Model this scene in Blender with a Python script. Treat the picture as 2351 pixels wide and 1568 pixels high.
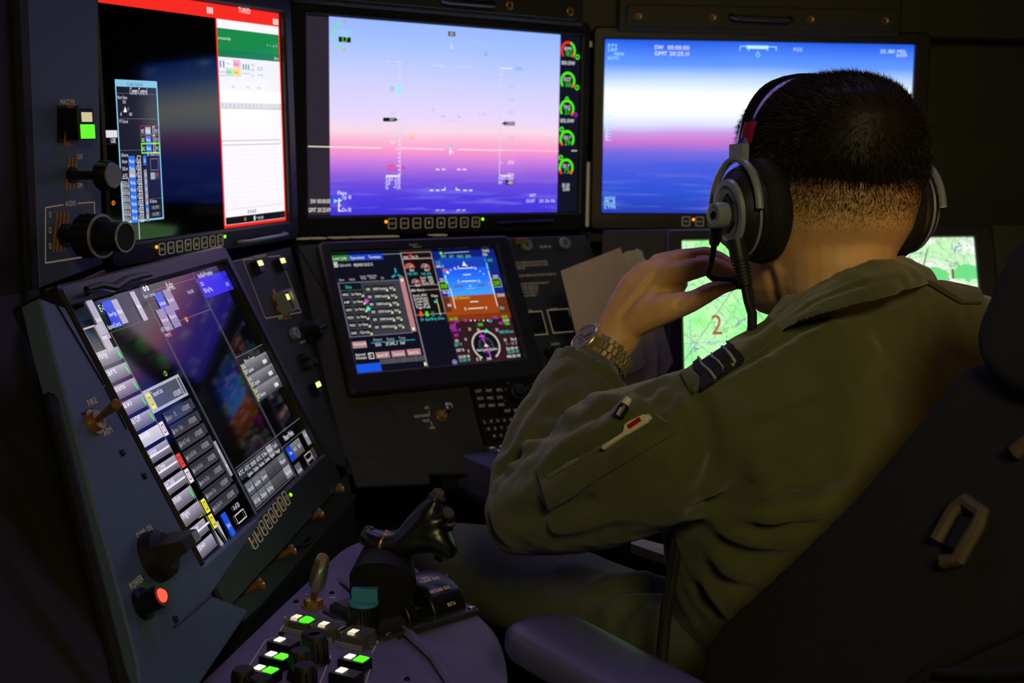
import bpy, math, random
import numpy as np
from mathutils import Matrix, Vector
from mathutils.bvhtree import BVHTree
for o in list(bpy.data.objects): bpy.data.objects.remove(o)
SC = bpy.context.scene
COL = SC.collection
random.seed(4); RNG = np.random.default_rng(5)
# ---------------------------------------------------------------- camera
CX, CY, FP = 1175.5, 784.0, 2900.0          # principal point and focal length in pixels of the 2351x1568 frame
EYE = Vector((0, 0, 1.25))
_D = Vector((-285, 18733, 2900)).normalized()
_Z = -_D
_Y = (Vector((0, 0, 1)) - Vector((0, 0, 1)).dot(_Z)*_Z).normalized()
_X = _Y.cross(_Z)
C2W = Matrix((_X, _Y, _Z))
cam = bpy.data.cameras.new('camera'); camo = bpy.data.objects.new('camera', cam); COL.objects.link(camo)
cam.sensor_width = 36; cam.lens = FP/2351*36; cam.clip_start = .02
camo.matrix_world = Matrix.Translation(EYE) @ (C2W @ Matrix(((1,0,0),(0,-1,0),(0,0,-1)))).to_4x4()
cam.dof.use_dof = True; cam.dof.focus_distance = 1.27; cam.dof.aperture_fstop = 8
SC.camera = camo
SC.view_settings.view_transform = 'Standard'; SC.view_settings.look = 'None'
SC.view_settings.gamma = 1; SC.view_settings.use_curve_mapping = False
SC.view_settings.exposure = 0.0
SCREEN = 1.12                                # brightness of all the displays
w = bpy.data.worlds.new('world'); SC.world = w; w.use_nodes = True
w.node_tree.nodes['Background'].inputs[0].default_value = (.7, .62, .3, 1)
w.node_tree.nodes['Background'].inputs[1].default_value = .010
def area(name, loc, target, size, power, col):
    l = bpy.data.lights.new(name, 'AREA'); l.shape = 'RECTANGLE'; l.size = size[0]; l.size_y = size[1]; l.energy = power; l.color = col
    o = bpy.data.objects.new(name, l); COL.objects.link(o); o.location = loc
    o.rotation_euler = (Vector(target)-Vector(loc)).to_track_quat('-Z', 'Y').to_euler(); return o
def lamp(name, loc, target, size, power, col, spread=180):
    o = area(name, loc, target, size, power, col); o.data.spread = math.radians(spread); return o
lamp('warm_ceiling_lamp', (.35, -.9, 2.05), (.38, 1.2, 1.0), (.5, .4), 2.0, (1, .84, .38), 70)      # the room's lamp behind the seat
lamp('amber_rear_lamp', (1.5, -.3, .9), (.4, 1.25, 1.15), (.3, .3), .35, (1, .50, .16), 60)
lamp('added_violet_fill', (.0, 1.70, 2.12), (-.12, 1.15, .8), (1.0, .25), .95, (.44, .30, 1), 110)   # unseen violet fill, added above the displays to brighten desk and panels

def Cw(x, y, d):                              # a point seen at pixel (x, y) at distance d, as a place in the room
    return EYE + C2W @ Vector(((x-CX)/FP*d, (y-CY)/FP*d, d))
def RAY(x, y): return (C2W @ Vector(((x-CX)/FP, (y-CY)/FP, 1)))
VIEW = C2W @ Vector((0, 0, 1))
# ---------------------------------------------------------------- colours, materials
def lin(c):
    r = []
    for v in c[:3]:
        v /= 255; r.append(v/12.92 if v <= .04045 else ((v+.055)/1.055)**2.4)
    return r
def mat(name, rgb, rough=.5, metal=0, spec=.5, noise=0, nscale=60, bump=0, bscale=300, emit=None, estr=1, coat=0, trans=0, lin_=False, sheen=0, alpha=1):
    m = bpy.data.materials.new(name); m.use_nodes = True; nt = m.node_tree; b = nt.nodes['Principled BSDF']
    c = list(rgb) if lin_ else lin(rgb)
    b.inputs['Base Color'].default_value = (*c, 1); b.inputs['Roughness'].default_value = rough; b.inputs['Metallic'].default_value = metal
    b.inputs['Specular IOR Level'].default_value = spec; b.inputs['Coat Weight'].default_value = coat
    b.inputs['Transmission Weight'].default_value = trans; b.inputs['Sheen Weight'].default_value = sheen
    tc = nt.nodes.new('ShaderNodeTexCoord')
    if noise:
        n = nt.nodes.new('ShaderNodeTexNoise'); n.inputs['Scale'].default_value = nscale; n.inputs['Detail'].default_value = 4
        nt.links.new(tc.outputs['Object'], n.inputs['Vector'])
        r = nt.nodes.new('ShaderNodeValToRGB'); r.color_ramp.elements[0].position = .3; r.color_ramp.elements[1].position = .7
        r.color_ramp.elements[0].color = (*[v*(1-noise) for v in c], 1); r.color_ramp.elements[1].color = (*[v*(1+noise) for v in c], 1)
        nt.links.new(n.outputs['Fac'], r.inputs['Fac']); nt.links.new(r.outputs['Color'], b.inputs['Base Color'])
    if bump:
        n2 = nt.nodes.new('ShaderNodeTexNoise'); n2.inputs['Scale'].default_value = bscale; n2.inputs['Detail'].default_value = 5
        nt.links.new(tc.outputs['Object'], n2.inputs['Vector'])
        bp = nt.nodes.new('ShaderNodeBump'); bp.inputs['Strength'].default_value = bump; bp.inputs['Distance'].default_value = .002
        nt.links.new(n2.outputs['Fac'], bp.inputs['Height']); nt.links.new(bp.outputs['Normal'], b.inputs['Normal'])
    if trans: b.inputs['IOR'].default_value = 1.12
    if emit:
        b.inputs['Emission Color'].default_value = (*lin(emit), 1); b.inputs['Emission Strength'].default_value = estr
    return m
M = {}
M['paint'] = mat('charcoal_paint', (50, 50, 56), .36, noise=.12, nscale=30, bump=.25, bscale=900)
M['paint2'] = mat('console_paint', (46, 47, 44), .5, noise=.15, nscale=20, bump=.3, bscale=900)
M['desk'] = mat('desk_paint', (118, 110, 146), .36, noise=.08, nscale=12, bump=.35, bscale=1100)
M['side'] = mat('side_panel_blue_cast', (86, 104, 138), .42, noise=.08, nscale=8, bump=.25, bscale=900)  # grey paint with the blue light of the displays put into its colour
M['bezel'] = mat('bezel_plastic', (34, 34, 38), .38, bump=.15, bscale=1200)
M['black'] = mat('black_plastic', (16, 16, 18), .4)
M['matte'] = mat('matte_black', (11, 11, 12), .8)
M['rubber'] = mat('black_rubber', (18, 18, 20), .6)
M['grip'] = mat('grip_plastic', (22, 22, 26), .30, spec=.9, bump=.1, bscale=1500)
M['steel'] = mat('steel', (190, 184, 172), .3, metal=1)
M['brass'] = mat('brass', (176, 132, 78), .35, metal=.6)
M['silver'] = mat('silver_plastic', (150, 155, 172), .32, metal=.25)
M['gold'] = mat('watch_steel', (225, 205, 160), .33, metal=.85)
M['print'] = mat('panel_print', (185, 172, 150), .6, emit=(190, 165, 110), estr=.30)
M['print_d'] = mat('backlit_panel_print', (120, 112, 100), .6, emit=(150, 134, 108), estr=.42)
M['hazard'] = mat('amber_stripe', (205, 130, 20), .5)
M['clear'] = mat('clear_guard', (200, 200, 200), .12, trans=.85, spec=.6)
M['bluecap'] = mat('blue_cap', (70, 150, 185), .35)
M['floor'] = mat('floor_vinyl', (40, 40, 38), .6, noise=.1)
M['wall'] = mat('dark_wall_paint', (44, 42, 38), .7, noise=.1, nscale=9, bump=.2, bscale=500)
M['paper'] = mat('beige_card', (196, 172, 150), .75, noise=.05, nscale=40)
M['paper2'] = mat('cream_paper', (205, 195, 165), .8, noise=.05, nscale=60)
M['suit'] = mat('olive_flight_suit', (76, 79, 40), .85, noise=.13, nscale=22, bump=.5, bscale=700, sheen=.35)
M['trouser'] = mat('olive_grey_trousers', (74, 80, 64), .85, noise=.1, nscale=22, bump=.5, bscale=700, sheen=.1)
M['strap'] = mat('dark_strap', (24, 22, 19), .7)
M['hair'] = mat('dark_brown_hair', (26, 19, 14), .55, spec=.3)
M['chair'] = mat('chair_fabric', (24, 23, 22), .85, noise=.15, nscale=40, bump=.3, bscale=900)
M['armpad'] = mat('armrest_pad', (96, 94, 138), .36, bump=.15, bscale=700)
M['cushion'] = mat('ear_cushion', (13, 13, 15), .75, bump=.3, bscale=800)
M['red'] = mat('red_band', (150, 14, 20), .35, coat=.4)
M['white'] = mat('white_plastic', (215, 205, 175), .45)
M['penred'] = mat('red_window', (170, 15, 25), .4)
M['map_key'] = mat('key_top', (96, 92, 130), .5)
M['slate'] = mat('stripe_grey', (150, 155, 150), .7)
M['buckle'] = mat('dull_buckle', (84, 70, 54), .6)
M['dial'] = mat('watch_dial', (112, 104, 100), .35)
M['l_green'] = mat('green_lamp', (10, 30, 5), .4, emit=(70, 255, 25), estr=2.2)
M['l_white'] = mat('warm_white_lamp', (40, 38, 30), .4, emit=(255, 240, 205), estr=1.6)
M['l_dimwhite'] = mat('dim_white_lamp', (40, 38, 30), .4, emit=(230, 215, 170), estr=.8)
M['l_yellow'] = mat('yellow_lamp', (40, 38, 30), .4, emit=(255, 246, 140), estr=1.7)
M['l_amber'] = mat('amber_led', (40, 20, 5), .4, emit=(255, 140, 20), estr=2.5)
M['l_lime'] = mat('lime_led', (20, 40, 5), .4, emit=(150, 255, 20), estr=1.8)
M['l_red'] = mat('red_lamp', (60, 5, 5), .4, emit=(255, 55, 40), estr=3.5)
M['glass'] = mat('screen_glass_dark', (8, 8, 11), .06, spec=.6)
# skin
m = mat('skin', (222, 172, 120), .5, noise=.07, nscale=45, bump=.25, bscale=500); M['skin'] = m
m.node_tree.nodes['Principled BSDF'].inputs['Subsurface Weight'].default_value = .12
m.node_tree.nodes['Principled BSDF'].inputs['Subsurface Radius'].default_value = (.01, .004, .002)
M['scalp'] = m
# display print: colour held per face, it glows like the display it belongs to
def gfx_mat():
    m = bpy.data.materials.new('display_print'); m.use_nodes = True; nt = m.node_tree; b = nt.nodes['Principled BSDF']
    a = nt.nodes.new('ShaderNodeAttribute'); a.attribute_name = 'Col'
    b.inputs['Base Color'].default_value = (.01, .01, .012, 1); b.inputs['Roughness'].default_value = .08
    nt.links.new(a.outputs['Color'], b.inputs['Emission Color']); b.inputs['Emission Strength'].default_value = SCREEN
    return m
M['gfx'] = gfx_mat()
def sky_mat(name, stops, cloud_lo, cloud_hi, cloud_col):
    """sky seen by an aircraft camera, shown on a display: vertical ramp with streaks of cloud below the horizon"""
    m = bpy.data.materials.new(name); m.use_nodes = True; nt = m.node_tree; N = nt.nodes.new; Lk = nt.links.new; b = nt.nodes['Principled BSDF']
    b.inputs['Base Color'].default_value = (.01, .01, .012, 1); b.inputs['Roughness'].default_value = .08
    uv = N('ShaderNodeTexCoord'); sep = N('ShaderNodeSeparateXYZ'); Lk(uv.outputs['UV'], sep.inputs[0])
    n0 = N('ShaderNodeTexNoise'); n0.inputs['Scale'].default_value = 1.0; mp0 = N('ShaderNodeMapping'); mp0.inputs['Scale'].default_value = (1.6, 3, 1)
    Lk(uv.outputs['UV'], mp0.inputs[0]); Lk(mp0.outputs[0], n0.inputs['Vector'])
    add = N('ShaderNodeMath'); add.operation = 'MULTIPLY_ADD'; Lk(n0.outputs['Fac'], add.inputs[0]); add.inputs[1].default_value = .06; Lk(sep.outputs['Y'], add.inputs[2])
    sub = N('ShaderNodeMath'); sub.operation = 'SUBTRACT'; Lk(add.outputs[0], sub.inputs[0]); sub.inputs[1].default_value = .03
    r = N('ShaderNodeValToRGB'); e = r.color_ramp.elements; r.color_ramp.interpolation = 'EASE' if False else 'LINEAR'
    while len(e) > 1: e.remove(e[0])
    e[0].position = stops[0][0]; e[0].color = (*lin(stops[0][1]), 1)
    for p, c in stops[1:]: q = e.new(p); q.color = (*lin(c), 1)
    Lk(sub.outputs[0], r.inputs[0])
    mp = N('ShaderNodeMapping'); mp.inputs['Scale'].default_value = (3.2, 26, 1); Lk(uv.outputs['UV'], mp.inputs[0])
    n = N('ShaderNodeTexNoise'); n.inputs['Scale'].default_value = 1; n.inputs['Detail'].default_value = 5; n.inputs['Roughness'].default_value = .55; n.inputs['Distortion'].default_value = .4
    Lk(mp.outputs[0], n.inputs['Vector'])
    cr = N('ShaderNodeValToRGB'); cr.color_ramp.elements[0].position = .5; cr.color_ramp.elements[1].position = .78; Lk(n.outputs['Fac'], cr.inputs[0])
    mask = N('ShaderNodeMapRange'); mask.inputs[1].default_value = cloud_hi; mask.inputs[2].default_value = cloud_lo; mask.inputs[3].default_value = 0; mask.inputs[4].default_value = .75; Lk(sep.outputs['Y'], mask.inputs[0])
    mu = N('ShaderNodeMath'); mu.operation = 'MULTIPLY'; Lk(cr.outputs[0], mu.inputs[0]); Lk(mask.outputs[0], mu.inputs[1])
    mix = N('ShaderNodeMixRGB'); Lk(mu.outputs[0], mix.inputs[0]); Lk(r.outputs[0], mix.inputs[1]); mix.inputs[2].default_value = (*lin(cloud_col), 1)
    Lk(mix.outputs[0], b.inputs['Emission Color']); b.inputs['Emission Strength'].default_value = SCREEN
    return m
M['sky_c'] = sky_mat('sunset_feed', [(0, (62, 48, 205)), (.08, (75, 58, 214)), (.16, (104, 74, 214)), (.22, (150, 96, 212)), (.28, (196, 122, 214)), (.335, (238, 146, 200)), (.39, (240, 176, 206)), (.44, (238, 208, 222)), (.52, (222, 206, 246)), (.7, (196, 200, 250)), (.88, (160, 186, 250)), (1, (146, 176, 248))], .05, .3, (150, 140, 240))
M['sky_r'] = sky_mat('blue_sky_feed', [(0, (36, 62, 176)), (.12, (44, 78, 205)), (.28, (70, 88, 214)), (.36, (118, 104, 214)), (.42, (196, 116, 200)), (.47, (196, 150, 222)), (.52, (214, 216, 246)), (.58, (240, 246, 255)), (.68, (250, 252, 255)), (.76, (200, 222, 255)), (.86, (96, 150, 250)), (1, (34, 92, 226))], .02, .32, (150, 165, 245))
def map_mat():
    m = bpy.data.materials.new('chart_feed'); m.use_nodes = True; nt = m.node_tree; N = nt.nodes.new; Lk = nt.links.new; b = nt.nodes['Principled BSDF']
    b.inputs['Base Color'].default_value = (.01, .01, .012, 1); b.inputs['Roughness'].default_value = .08
    uv = N('ShaderNodeTexCoord'); sep = N('ShaderNodeSeparateXYZ'); Lk(uv.outputs['UV'], sep.inputs[0])
    def contour(scale, off, wdt, dist=1.0):
        n = N('ShaderNodeTexNoise'); n.inputs['Scale'].default_value = scale; n.inputs['Detail'].default_value = 4; n.inputs['Distortion'].default_value = dist
        mp = N('ShaderNodeMapping'); mp.inputs['Location'].default_value = (off, off, 0); mp.inputs['Scale'].default_value = (1.78, 1, 1); Lk(uv.outputs['UV'], mp.inputs[0]); Lk(mp.outputs[0], n.inputs['Vector'])
        s = N('ShaderNodeMath'); s.operation = 'SUBTRACT'; Lk(n.outputs['Fac'], s.inputs[0]); s.inputs[1].default_value = .5
        a = N('ShaderNodeMath'); a.operation = 'ABSOLUTE'; Lk(s.outputs[0], a.inputs[0])
        l = N('ShaderNodeMath'); l.operation = 'LESS_THAN'; Lk(a.outputs[0], l.inputs[0]); l.inputs[1].default_value = wdt
        return l.outputs[0]
    base = N('ShaderNodeValToRGB'); base.color_ramp.elements[0].position = .45; base.color_ramp.elements[0].color = (*lin((190, 246, 180)), 1)
    base.color_ramp.elements[1].position = .62; base.color_ramp.elements[1].color = (*lin((246, 240, 238)), 1); Lk(sep.outputs['X'], base.inputs[0])
    nn = N('ShaderNodeTexNoise'); nn.inputs['Scale'].default_value = 6; nn.inputs['Detail'].default_value = 5; Lk(uv.outputs['UV'], nn.inputs['Vector'])
    rr = N('ShaderNodeValToRGB'); rr.color_ramp.elements[0].position = .45; rr.color_ramp.elements[1].position = .6; Lk(nn.outputs['Fac'], rr.inputs[0])
    m0 = N('ShaderNodeMixRGB'); m0.blend_type = 'MULTIPLY'; Lk(base.outputs[0], m0.inputs[1]); m0.inputs[2].default_value = (*lin((205, 255, 200)), 1); Lk(rr.outputs[0], m0.inputs[0])
    cur = m0.outputs[0]
    for sc, off, wd, c, d in ((5, 3, .006, (120, 200, 130), .6), (9, 11, .004, (90, 150, 100), 1.5), (3, 21, .003, (120, 130, 200), .4), (16, 7, .008, (150, 222, 150), 1)):
        o = contour(sc, off, wd, d); mx = N('ShaderNodeMixRGB'); Lk(o, mx.inputs[0]); Lk(cur, mx.inputs[1]); mx.inputs[2].default_value = (*lin(c), 1); cur = mx.outputs[0]
    Lk(cur, b.inputs['Emission Color']); b.inputs['Emission Strength'].default_value = SCREEN
    return m
M['map'] = map_mat()

# ---------------------------------------------------------------- mesh helpers
WM = {}                                       # world matrix of every parent
def tag(o, label=None, cat=None, group=None, kind=None):
    for k, v in (('label', label), ('category', cat), ('group', group), ('kind', kind)):
        if v: o[k] = v
    return o
def thing(name, label, cat, mtx=None, group=None, kind=None):
    o = bpy.data.objects.new(name, None); COL.objects.link(o); o.empty_display_size = .02
    mtx = mtx if mtx is not None else Matrix.Identity(4)
    o.matrix_world = mtx; WM[o.name] = mtx.copy(); return tag(o, label, cat, group, kind)
def link_mesh(me, name, mtl, parent=None, mtx=None, label=None, kind=None):
    """me in the space mtx (default world); stored relative to its parent"""
    mtx = mtx if mtx is not None else Matrix.Identity(4)
    if parent is not None: loc = WM[parent.name].inverted() @ mtx
    else: loc = mtx
    o = bpy.data.objects.new(name, me); COL.objects.link(o)
    if parent is not None: me.transform(loc); o.parent = parent; WM[o.name] = WM[parent.name].copy()
    else: o.matrix_world = loc; WM[o.name] = loc.copy()
    for x in (mtl if isinstance(mtl, (list, tuple)) else [mtl]): me.materials.append(x)
    return tag(o, label, kind=kind)
class MB:
    def __init__(s): s.v = []; s.f = []; s.m = []; s.mi = 0
    def add(s, vs, fs):
        k = len(s.v); s.v += [tuple(x) for x in vs]; s.f += [tuple(i+k for i in f) for f in fs]; s.m += [s.mi]*len(fs); return s
    def box(s, x0, x1, y0, y1, z0, z1, c=0):
        """box with chamfered edges on its upper (z1) side"""
        if c:
            lp = [(x0+c, y0+c), (x1-c, y0+c), (x1-c, y1-c), (x0+c, y1-c)]
            return s.loft([[(x0, y0, z0), (x1, y0, z0), (x1, y1, z0), (x0, y1, z0)], [(x0, y0, z1-c), (x1, y0, z1-c), (x1, y1, z1-c), (x0, y1, z1-c)], [(a, b, z1) for a, b in lp]])
        return s.loft([[(x0, y0, z0), (x1, y0, z0), (x1, y1, z0), (x0, y1, z0)], [(x0, y0, z1), (x1, y0, z1), (x1, y1, z1), (x0, y1, z1)]])
    def loft(s, rings, cap0=True, cap1=True, closed=True):
        n = len(rings[0]); vs = [p for r in rings for p in r]; fs = []
        for i in range(len(rings)-1):
            for j in range(n if closed else n-1):
                a = i*n+j; b = i*n+(j+1) % n; fs.append((a, b, b+n, a+n))
        if cap0: fs.append(tuple(range(n))[::-1])
        if cap1: fs.append(tuple((len(rings)-1)*n+j for j in range(n)))
        return s.add(vs, fs)
    def tube(s, pts, rad, n=10, cap=True, up=None, flat=1.0):
        """round (or flattened) bar along pts; rad a number or a list"""
        P = [Vector(p) for p in pts]; R = rad if isinstance(rad, (list, tuple)) else [rad]*len(P); rings = []; pa = None
        for i, p in enumerate(P):
            t = (P[min(i+1, len(P)-1)]-P[max(i-1, 0)]).normalized()
            if pa is None:
                ref = Vector(up) if up is not None else (Vector((0, 0, 1)) if abs(t.z) < .9 else Vector((1, 0, 0)))
                a = (ref-ref.dot(t)*t).normalized()
            else: a = (pa-pa.dot(t)*t).normalized()
            pa = a; b = t.cross(a)
            rings.append([p+R[i]*(math.cos(q)*a*flat+math.sin(q)*b) for q in [2*math.pi*k/n for k in range(n)]])
        return s.loft(rings, cap, cap)
    def cyl(s, c, ax, prof, n=24, rx=1.0, up=None):
        """turned shape: prof = [(height along ax, radius)...]"""
        ax = Vector(ax).normalized(); ref = Vector(up) if up is not None else (Vector((0, 0, 1)) if abs(ax.z) < .9 else Vector((1, 0, 0)))
        a = (ref-ref.dot(ax)*ax).normalized(); b = ax.cross(a); c = Vector(c)
        return s.loft([[c+ax*h+r*(math.cos(q)*a*rx+math.sin(q)*b) for q in [2*math.pi*k/n for k in range(n)]] for h, r in prof])
    def prism(s, poly, z0, z1, c=0):
        """polygon (counter-clockwise, x/y) pulled from z0 to z1 with chamfer c at the top"""
        rings = [[(x, y, z0) for x, y in poly]]
        if c:
            rings.append([(x, y, z1-c) for x, y in poly]); n = len(poly); q = []
            for i in range(n):
                p0, p1, p2 = Vector(poly[i-1]), Vector(poly[i]), Vector(poly[(i+1) % n])
                e1 = (p1-p0).normalized(); e2 = (p2-p1).normalized(); nn = (Vector((-e1.y, e1.x))+Vector((-e2.y, e2.x)))
                nn = nn/max(.3, nn.length_squared)*2 if nn.length > 1e-6 else nn
                q.append((p1.x+nn.x*c, p1.y+nn.y*c, z1))
            rings.append(q)
        else: rings.append([(x, y, z1) for x, y in poly])
        return s.loft(rings)
    def mesh(s, name='m', sharp=35, smooth=True):
        me = bpy.data.meshes.new(name); me.from_pydata([tuple(v) for v in s.v], [], s.f)
        me.polygons.foreach_set('material_index', s.m)
        import bmesh
        bm = bmesh.new(); bm.from_mesh(me); bmesh.ops.recalc_face_normals(bm, faces=bm.faces); bm.to_mesh(me); bm.free()
        if smooth:
            me.polygons.foreach_set('use_smooth', [True]*len(me.polygons)); me.set_sharp_from_angle(angle=math.radians(sharp))
        me.update(); return me
    def build(s, name, mtl, parent=None, mtx=None, label=None, kind=None, sharp=35):
        return link_mesh(s.mesh(name, sharp), name, mtl, parent, mtx, label, kind)
def rrect(x0, x1, y0, y1, r, seg=4):
    p = []
    for cx, cy, a in ((x1-r, y0+r, -90), (x1-r, y1-r, 0), (x0+r, y1-r, 90), (x0+r, y0+r, 180)):
        for k in range(seg+1):
            q = math.radians(a+90*k/seg); p.append((cx+r*math.cos(q), cy+r*math.sin(q)))
    return p
def frame_mb(o, i, zb, zt, zi, ro=.004, ri=.002, c=.002, mb=None):
    """picture frame: outer rect o, inner rect i (x0,x1,y0,y1), back zb, front zt, inner lip down to zi"""
    mb = mb or MB(); R = lambda q, z, r, g=0: [(x, y, z) for x, y in rrect(q[0]+g, q[1]-g, q[2]+g, q[3]-g, r)]
    rings = [R(i, zi, ri), R(i, zt-c, ri, -0.0), R(i, zt, ri, -c), R(o, zt, ro, c), R(o, zt-c, ro, 0), R(o, zb, ro, 0)]
    return mb.loft(rings, False, False)
# pieces of type
_gl = {}
def glyph(ch):
    if ch not in _gl:
        cu = bpy.data.curves.new('g', 'FONT'); cu.body = ch; cu.size = 1; cu.resolution_u = 2
        o = bpy.data.objects.new('g', cu); me = o.to_mesh()
        vs = [(v.co.x, v.co.y) for v in me.vertices]; fs = [tuple(p.vertices) for p in me.polygons]; o.to_mesh_clear()
        mx = max([v[0] for v in vs], default=.25)
        _gl[ch] = (vs, fs, mx+.06 if vs else .3); bpy.data.objects.remove(o); bpy.data.curves.remove(cu)
    return _gl[ch]
def text_geo(txt, x, y, h, width=None, z=0, bold=0, skew=0):
    """flat letters, cap height h, lower left at x, y; returns verts, faces"""
    V, Fc, cur = [], [], 0
    for ch in txt:
        vs, fs, adv = glyph(ch); k = len(V)
        V += [(cur+a, b) for a, b in vs]; Fc += [tuple(i+k for i in f) for f in fs]; cur += adv
    s = h/.7; sx = (width/cur) if width else s
    return [(x+a*sx, y+b*s, z) for a, b in V], Fc

class Plane:
    """a flat panel of the console; uv() gives the place on it of what stands at a pixel of the photograph"""
    def __init__(s, o, dh, n):
        s.o = Vector(o); s.n = Vector(n).normalized(); s.u = (Vector(dh)-Vector(dh).dot(s.n)*s.n).normalized(); s.v = s.n.cross(s.u)
        s.M = Matrix((( s.u.x, s.v.x, s.n.x, s.o.x), (s.u.y, s.v.y, s.n.y, s.o.y), (s.u.z, s.v.z, s.n.z, s.o.z), (0, 0, 0, 1)))
    def w(s, x, y, h=0):
        r = RAY(x, y); t = (s.o+s.n*h-EYE).dot(s.n)/r.dot(s.n); return EYE+r*t
    def uv(s, x, y, h=0):
        q = s.w(x, y, h)-s.o; return (q.dot(s.u), q.dot(s.v))
    def at(s, u, v, h=0): return s.o+s.u*u+s.v*v+s.n*h
def vp_plane(vh, vv, px, py, d):
    dh = (C2W @ Vector((vh[0]-CX, vh[1]-CY, FP))).normalized(); dv = C2W @ Vector((vv[0]-CX, vv[1]-CY, FP))
    dv = (dv-dv.dot(dh)*dh).normalized()
    if dv.z > 0: dv = -dv
    n = dh.cross(-dv)
    if n.dot(VIEW) > 0: n = -n
    return Plane(Cw(px, py, d), dh, n)
PL = {'L': vp_plane((2320, 287), (894, 24178), 640, 32, 1.83), 'C': vp_plane((5602, 421), (888, 20359), 755, 38, 1.904),
      'R': vp_plane((29247, 606), (900, 20000), 1388, 90, 2.19), 'LL': vp_plane((1500, 325), (14678, 28660), 508, 606, 1.62),
      'LC': vp_plane((6084, 373), (-1570, -9188), 757, 587, 1.87)}
PL['LR'] = Plane(Cw(1565, 553, 2.1), (.995, -.01, 0), (-.09, -.9, .42))
DESK = Plane((0, 1.2, .77), (1, 0, 0), (0, 0, 1))

class G:
    """flat print of a display or a panel. Places in pixels of the photograph, carried onto the plane"""
    def __init__(s, pl, z=.0004): s.pl = pl; s.v = []; s.f = []; s.c = []; s.z = z; s.n = 0
    def _z(s): s.n += 1; return s.z+s.n*2e-6
    def _add(s, vs, fs, col): k = len(s.v); s.v += vs; s.f += [tuple(i+k for i in f) for f in fs]; s.c += [lin(col)]*len(fs)
    def uvq(s, pts): return [s.pl.uv(*p) for p in pts]
    def poly(s, pts, col): z = s._z(); s._add([(a, b, z) for a, b in s.uvq(pts)], [tuple(range(len(pts)))], col)
    def R(s, a, b, col):
        """upright rectangle on the plane from corner pixel a to corner pixel b"""
        (u0, v0), (u1, v1) = s.uvq((a, b)); s.r(u0, v0, u1, v1, col)
    def r(s, u0, v0, u1, v1, col): z = s._z(); s._add([(u0, v0, z), (u1, v0, z), (u1, v1, z), (u0, v1, z)], [(0, 1, 2, 3)], col)
    def F(s, a, b, w, col):
        (u0, v0), (u1, v1) = s.uvq((a, b)); s.fr(u0, v0, u1, v1, w, col)
    def fr(s, u0, v0, u1, v1, w, col):
        u0, u1 = sorted((u0, u1)); v0, v1 = sorted((v0, v1))
        for q in ((u0, v0, u1, v0+w), (u0, v1-w, u1, v1), (u0, v0+w, u0+w, v1-w), (u1-w, v0+w, u1, v1-w)): s.r(*q, col)
    def L(s, a, b, w, col):
        a, b = s.uvq((a, b)); s.l(a, b, w, col)
    def l(s, a, b, w, col):
        a = Vector(a); b = Vector(b); d = (b-a).normalized(); n = Vector((-d.y, d.x))*w/2; z = s._z()
        s._add([(*q, z) for q in (a-n, b-n, b+n, a+n)], [(0, 1, 2, 3)], col)
    def arc(s, c, r, a0, a1, w, col, n=20, sx=1.0):
        """ring segment; centre pixel c, radius and width in metres, degrees from the right, counter-clockwise"""
        u, v = s.pl.uv(*c); s.arcu(u, v, r, a0, a1, w, col, n, sx)
    def arcu(s, u, v, r, a0, a1, w, col, n=20, sx=1.0):
        z = s._z(); V = []
        for k in range(n+1):
            q = math.radians(a0+(a1-a0)*k/n)
            for rr in (r-w/2, r+w/2): V.append((u+rr*math.cos(q)*sx, v+rr*math.sin(q), z))
        s._add(V, [(2*k, 2*k+2, 2*k+3, 2*k+1) for k in range(n)], col)
    def T(s, txt, a, b, h, col):
        """line of type whose lower left stands at pixel a and lower right at about pixel b; cap height h metres"""
        (u0, v0), (u1, v1) = s.uvq((a, b)); s.t(txt, u0, v0, h, col, abs(u1-u0))
    def t(s, txt, u, v, h, col, width=None):
        V, Fc = text_geo(txt, u, v, h, width, s._z()); s._add(V, Fc, col)
    def build(s, name, parent, mtl=None, label=None):
        me = bpy.data.meshes.new(name); me.from_pydata(s.v, [], s.f)
        if mtl is None:
            ca = me.color_attributes.new('Col', 'FLOAT_COLOR', 'CORNER'); data = []
            for f, c in zip(s.f, s.c): data += [c[0], c[1], c[2], 1.0]*len(f)
            ca.data.foreach_set('color', data)
        return link_mesh(me, name, mtl or M['gfx'], parent, s.pl.M, label)
def screen_quad(pl, a, b, name, mtl, parent, z=0.0):
    (u0, v0), (u1, v1) = pl.uv(*a), pl.uv(*b); return screen_uv(pl, u0, v1, u1, v0, name, mtl, parent, z)
def screen_uv(pl, u0, v0, u1, v1, name, mtl, parent, z=0.0):
    me = bpy.data.meshes.new(name); me.from_pydata([(u0, v0, z), (u1, v0, z), (u1, v1, z), (u0, v1, z)], [], [(0, 1, 2, 3)])
    l = me.uv_layers.new(name='UVMap')
    for i, c in enumerate(((0, 0), (1, 0), (1, 1), (0, 1))): l.data[i].uv = c
    return link_mesh(me, name, mtl, parent, pl.M)
# ================================================================ room
def slab(name, x0, x1, y0, y1, z0, z1, mtl, parent=None, kind='structure', mtx=None, c=0):
    return MB().box(x0, x1, y0, y1, z0, z1, c).build(name, mtl, parent, mtx, kind=kind if parent is None else None)
slab('floor', -2.2, 2.6, -1.6, 3.6, -.05, 0, M['floor'])
slab('ceiling', -2.2, 2.6, -1.6, 3.6, 2.3, 2.35, M['wall'])
slab('wall_back', -2.2, 2.6, 3.6, 3.65, 0, 2.3, M['wall'])
slab('wall_left', -2.25, -2.2, -1.6, 3.6, 0, 2.3, M['wall'])
slab('wall_right', 2.6, 2.65, -1.6, 3.6, 0, 2.3, M['wall'])
slab('wall_rear', -2.2, 2.6, -1.65, -1.6, 0, 2.3, M['wall'])

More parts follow.
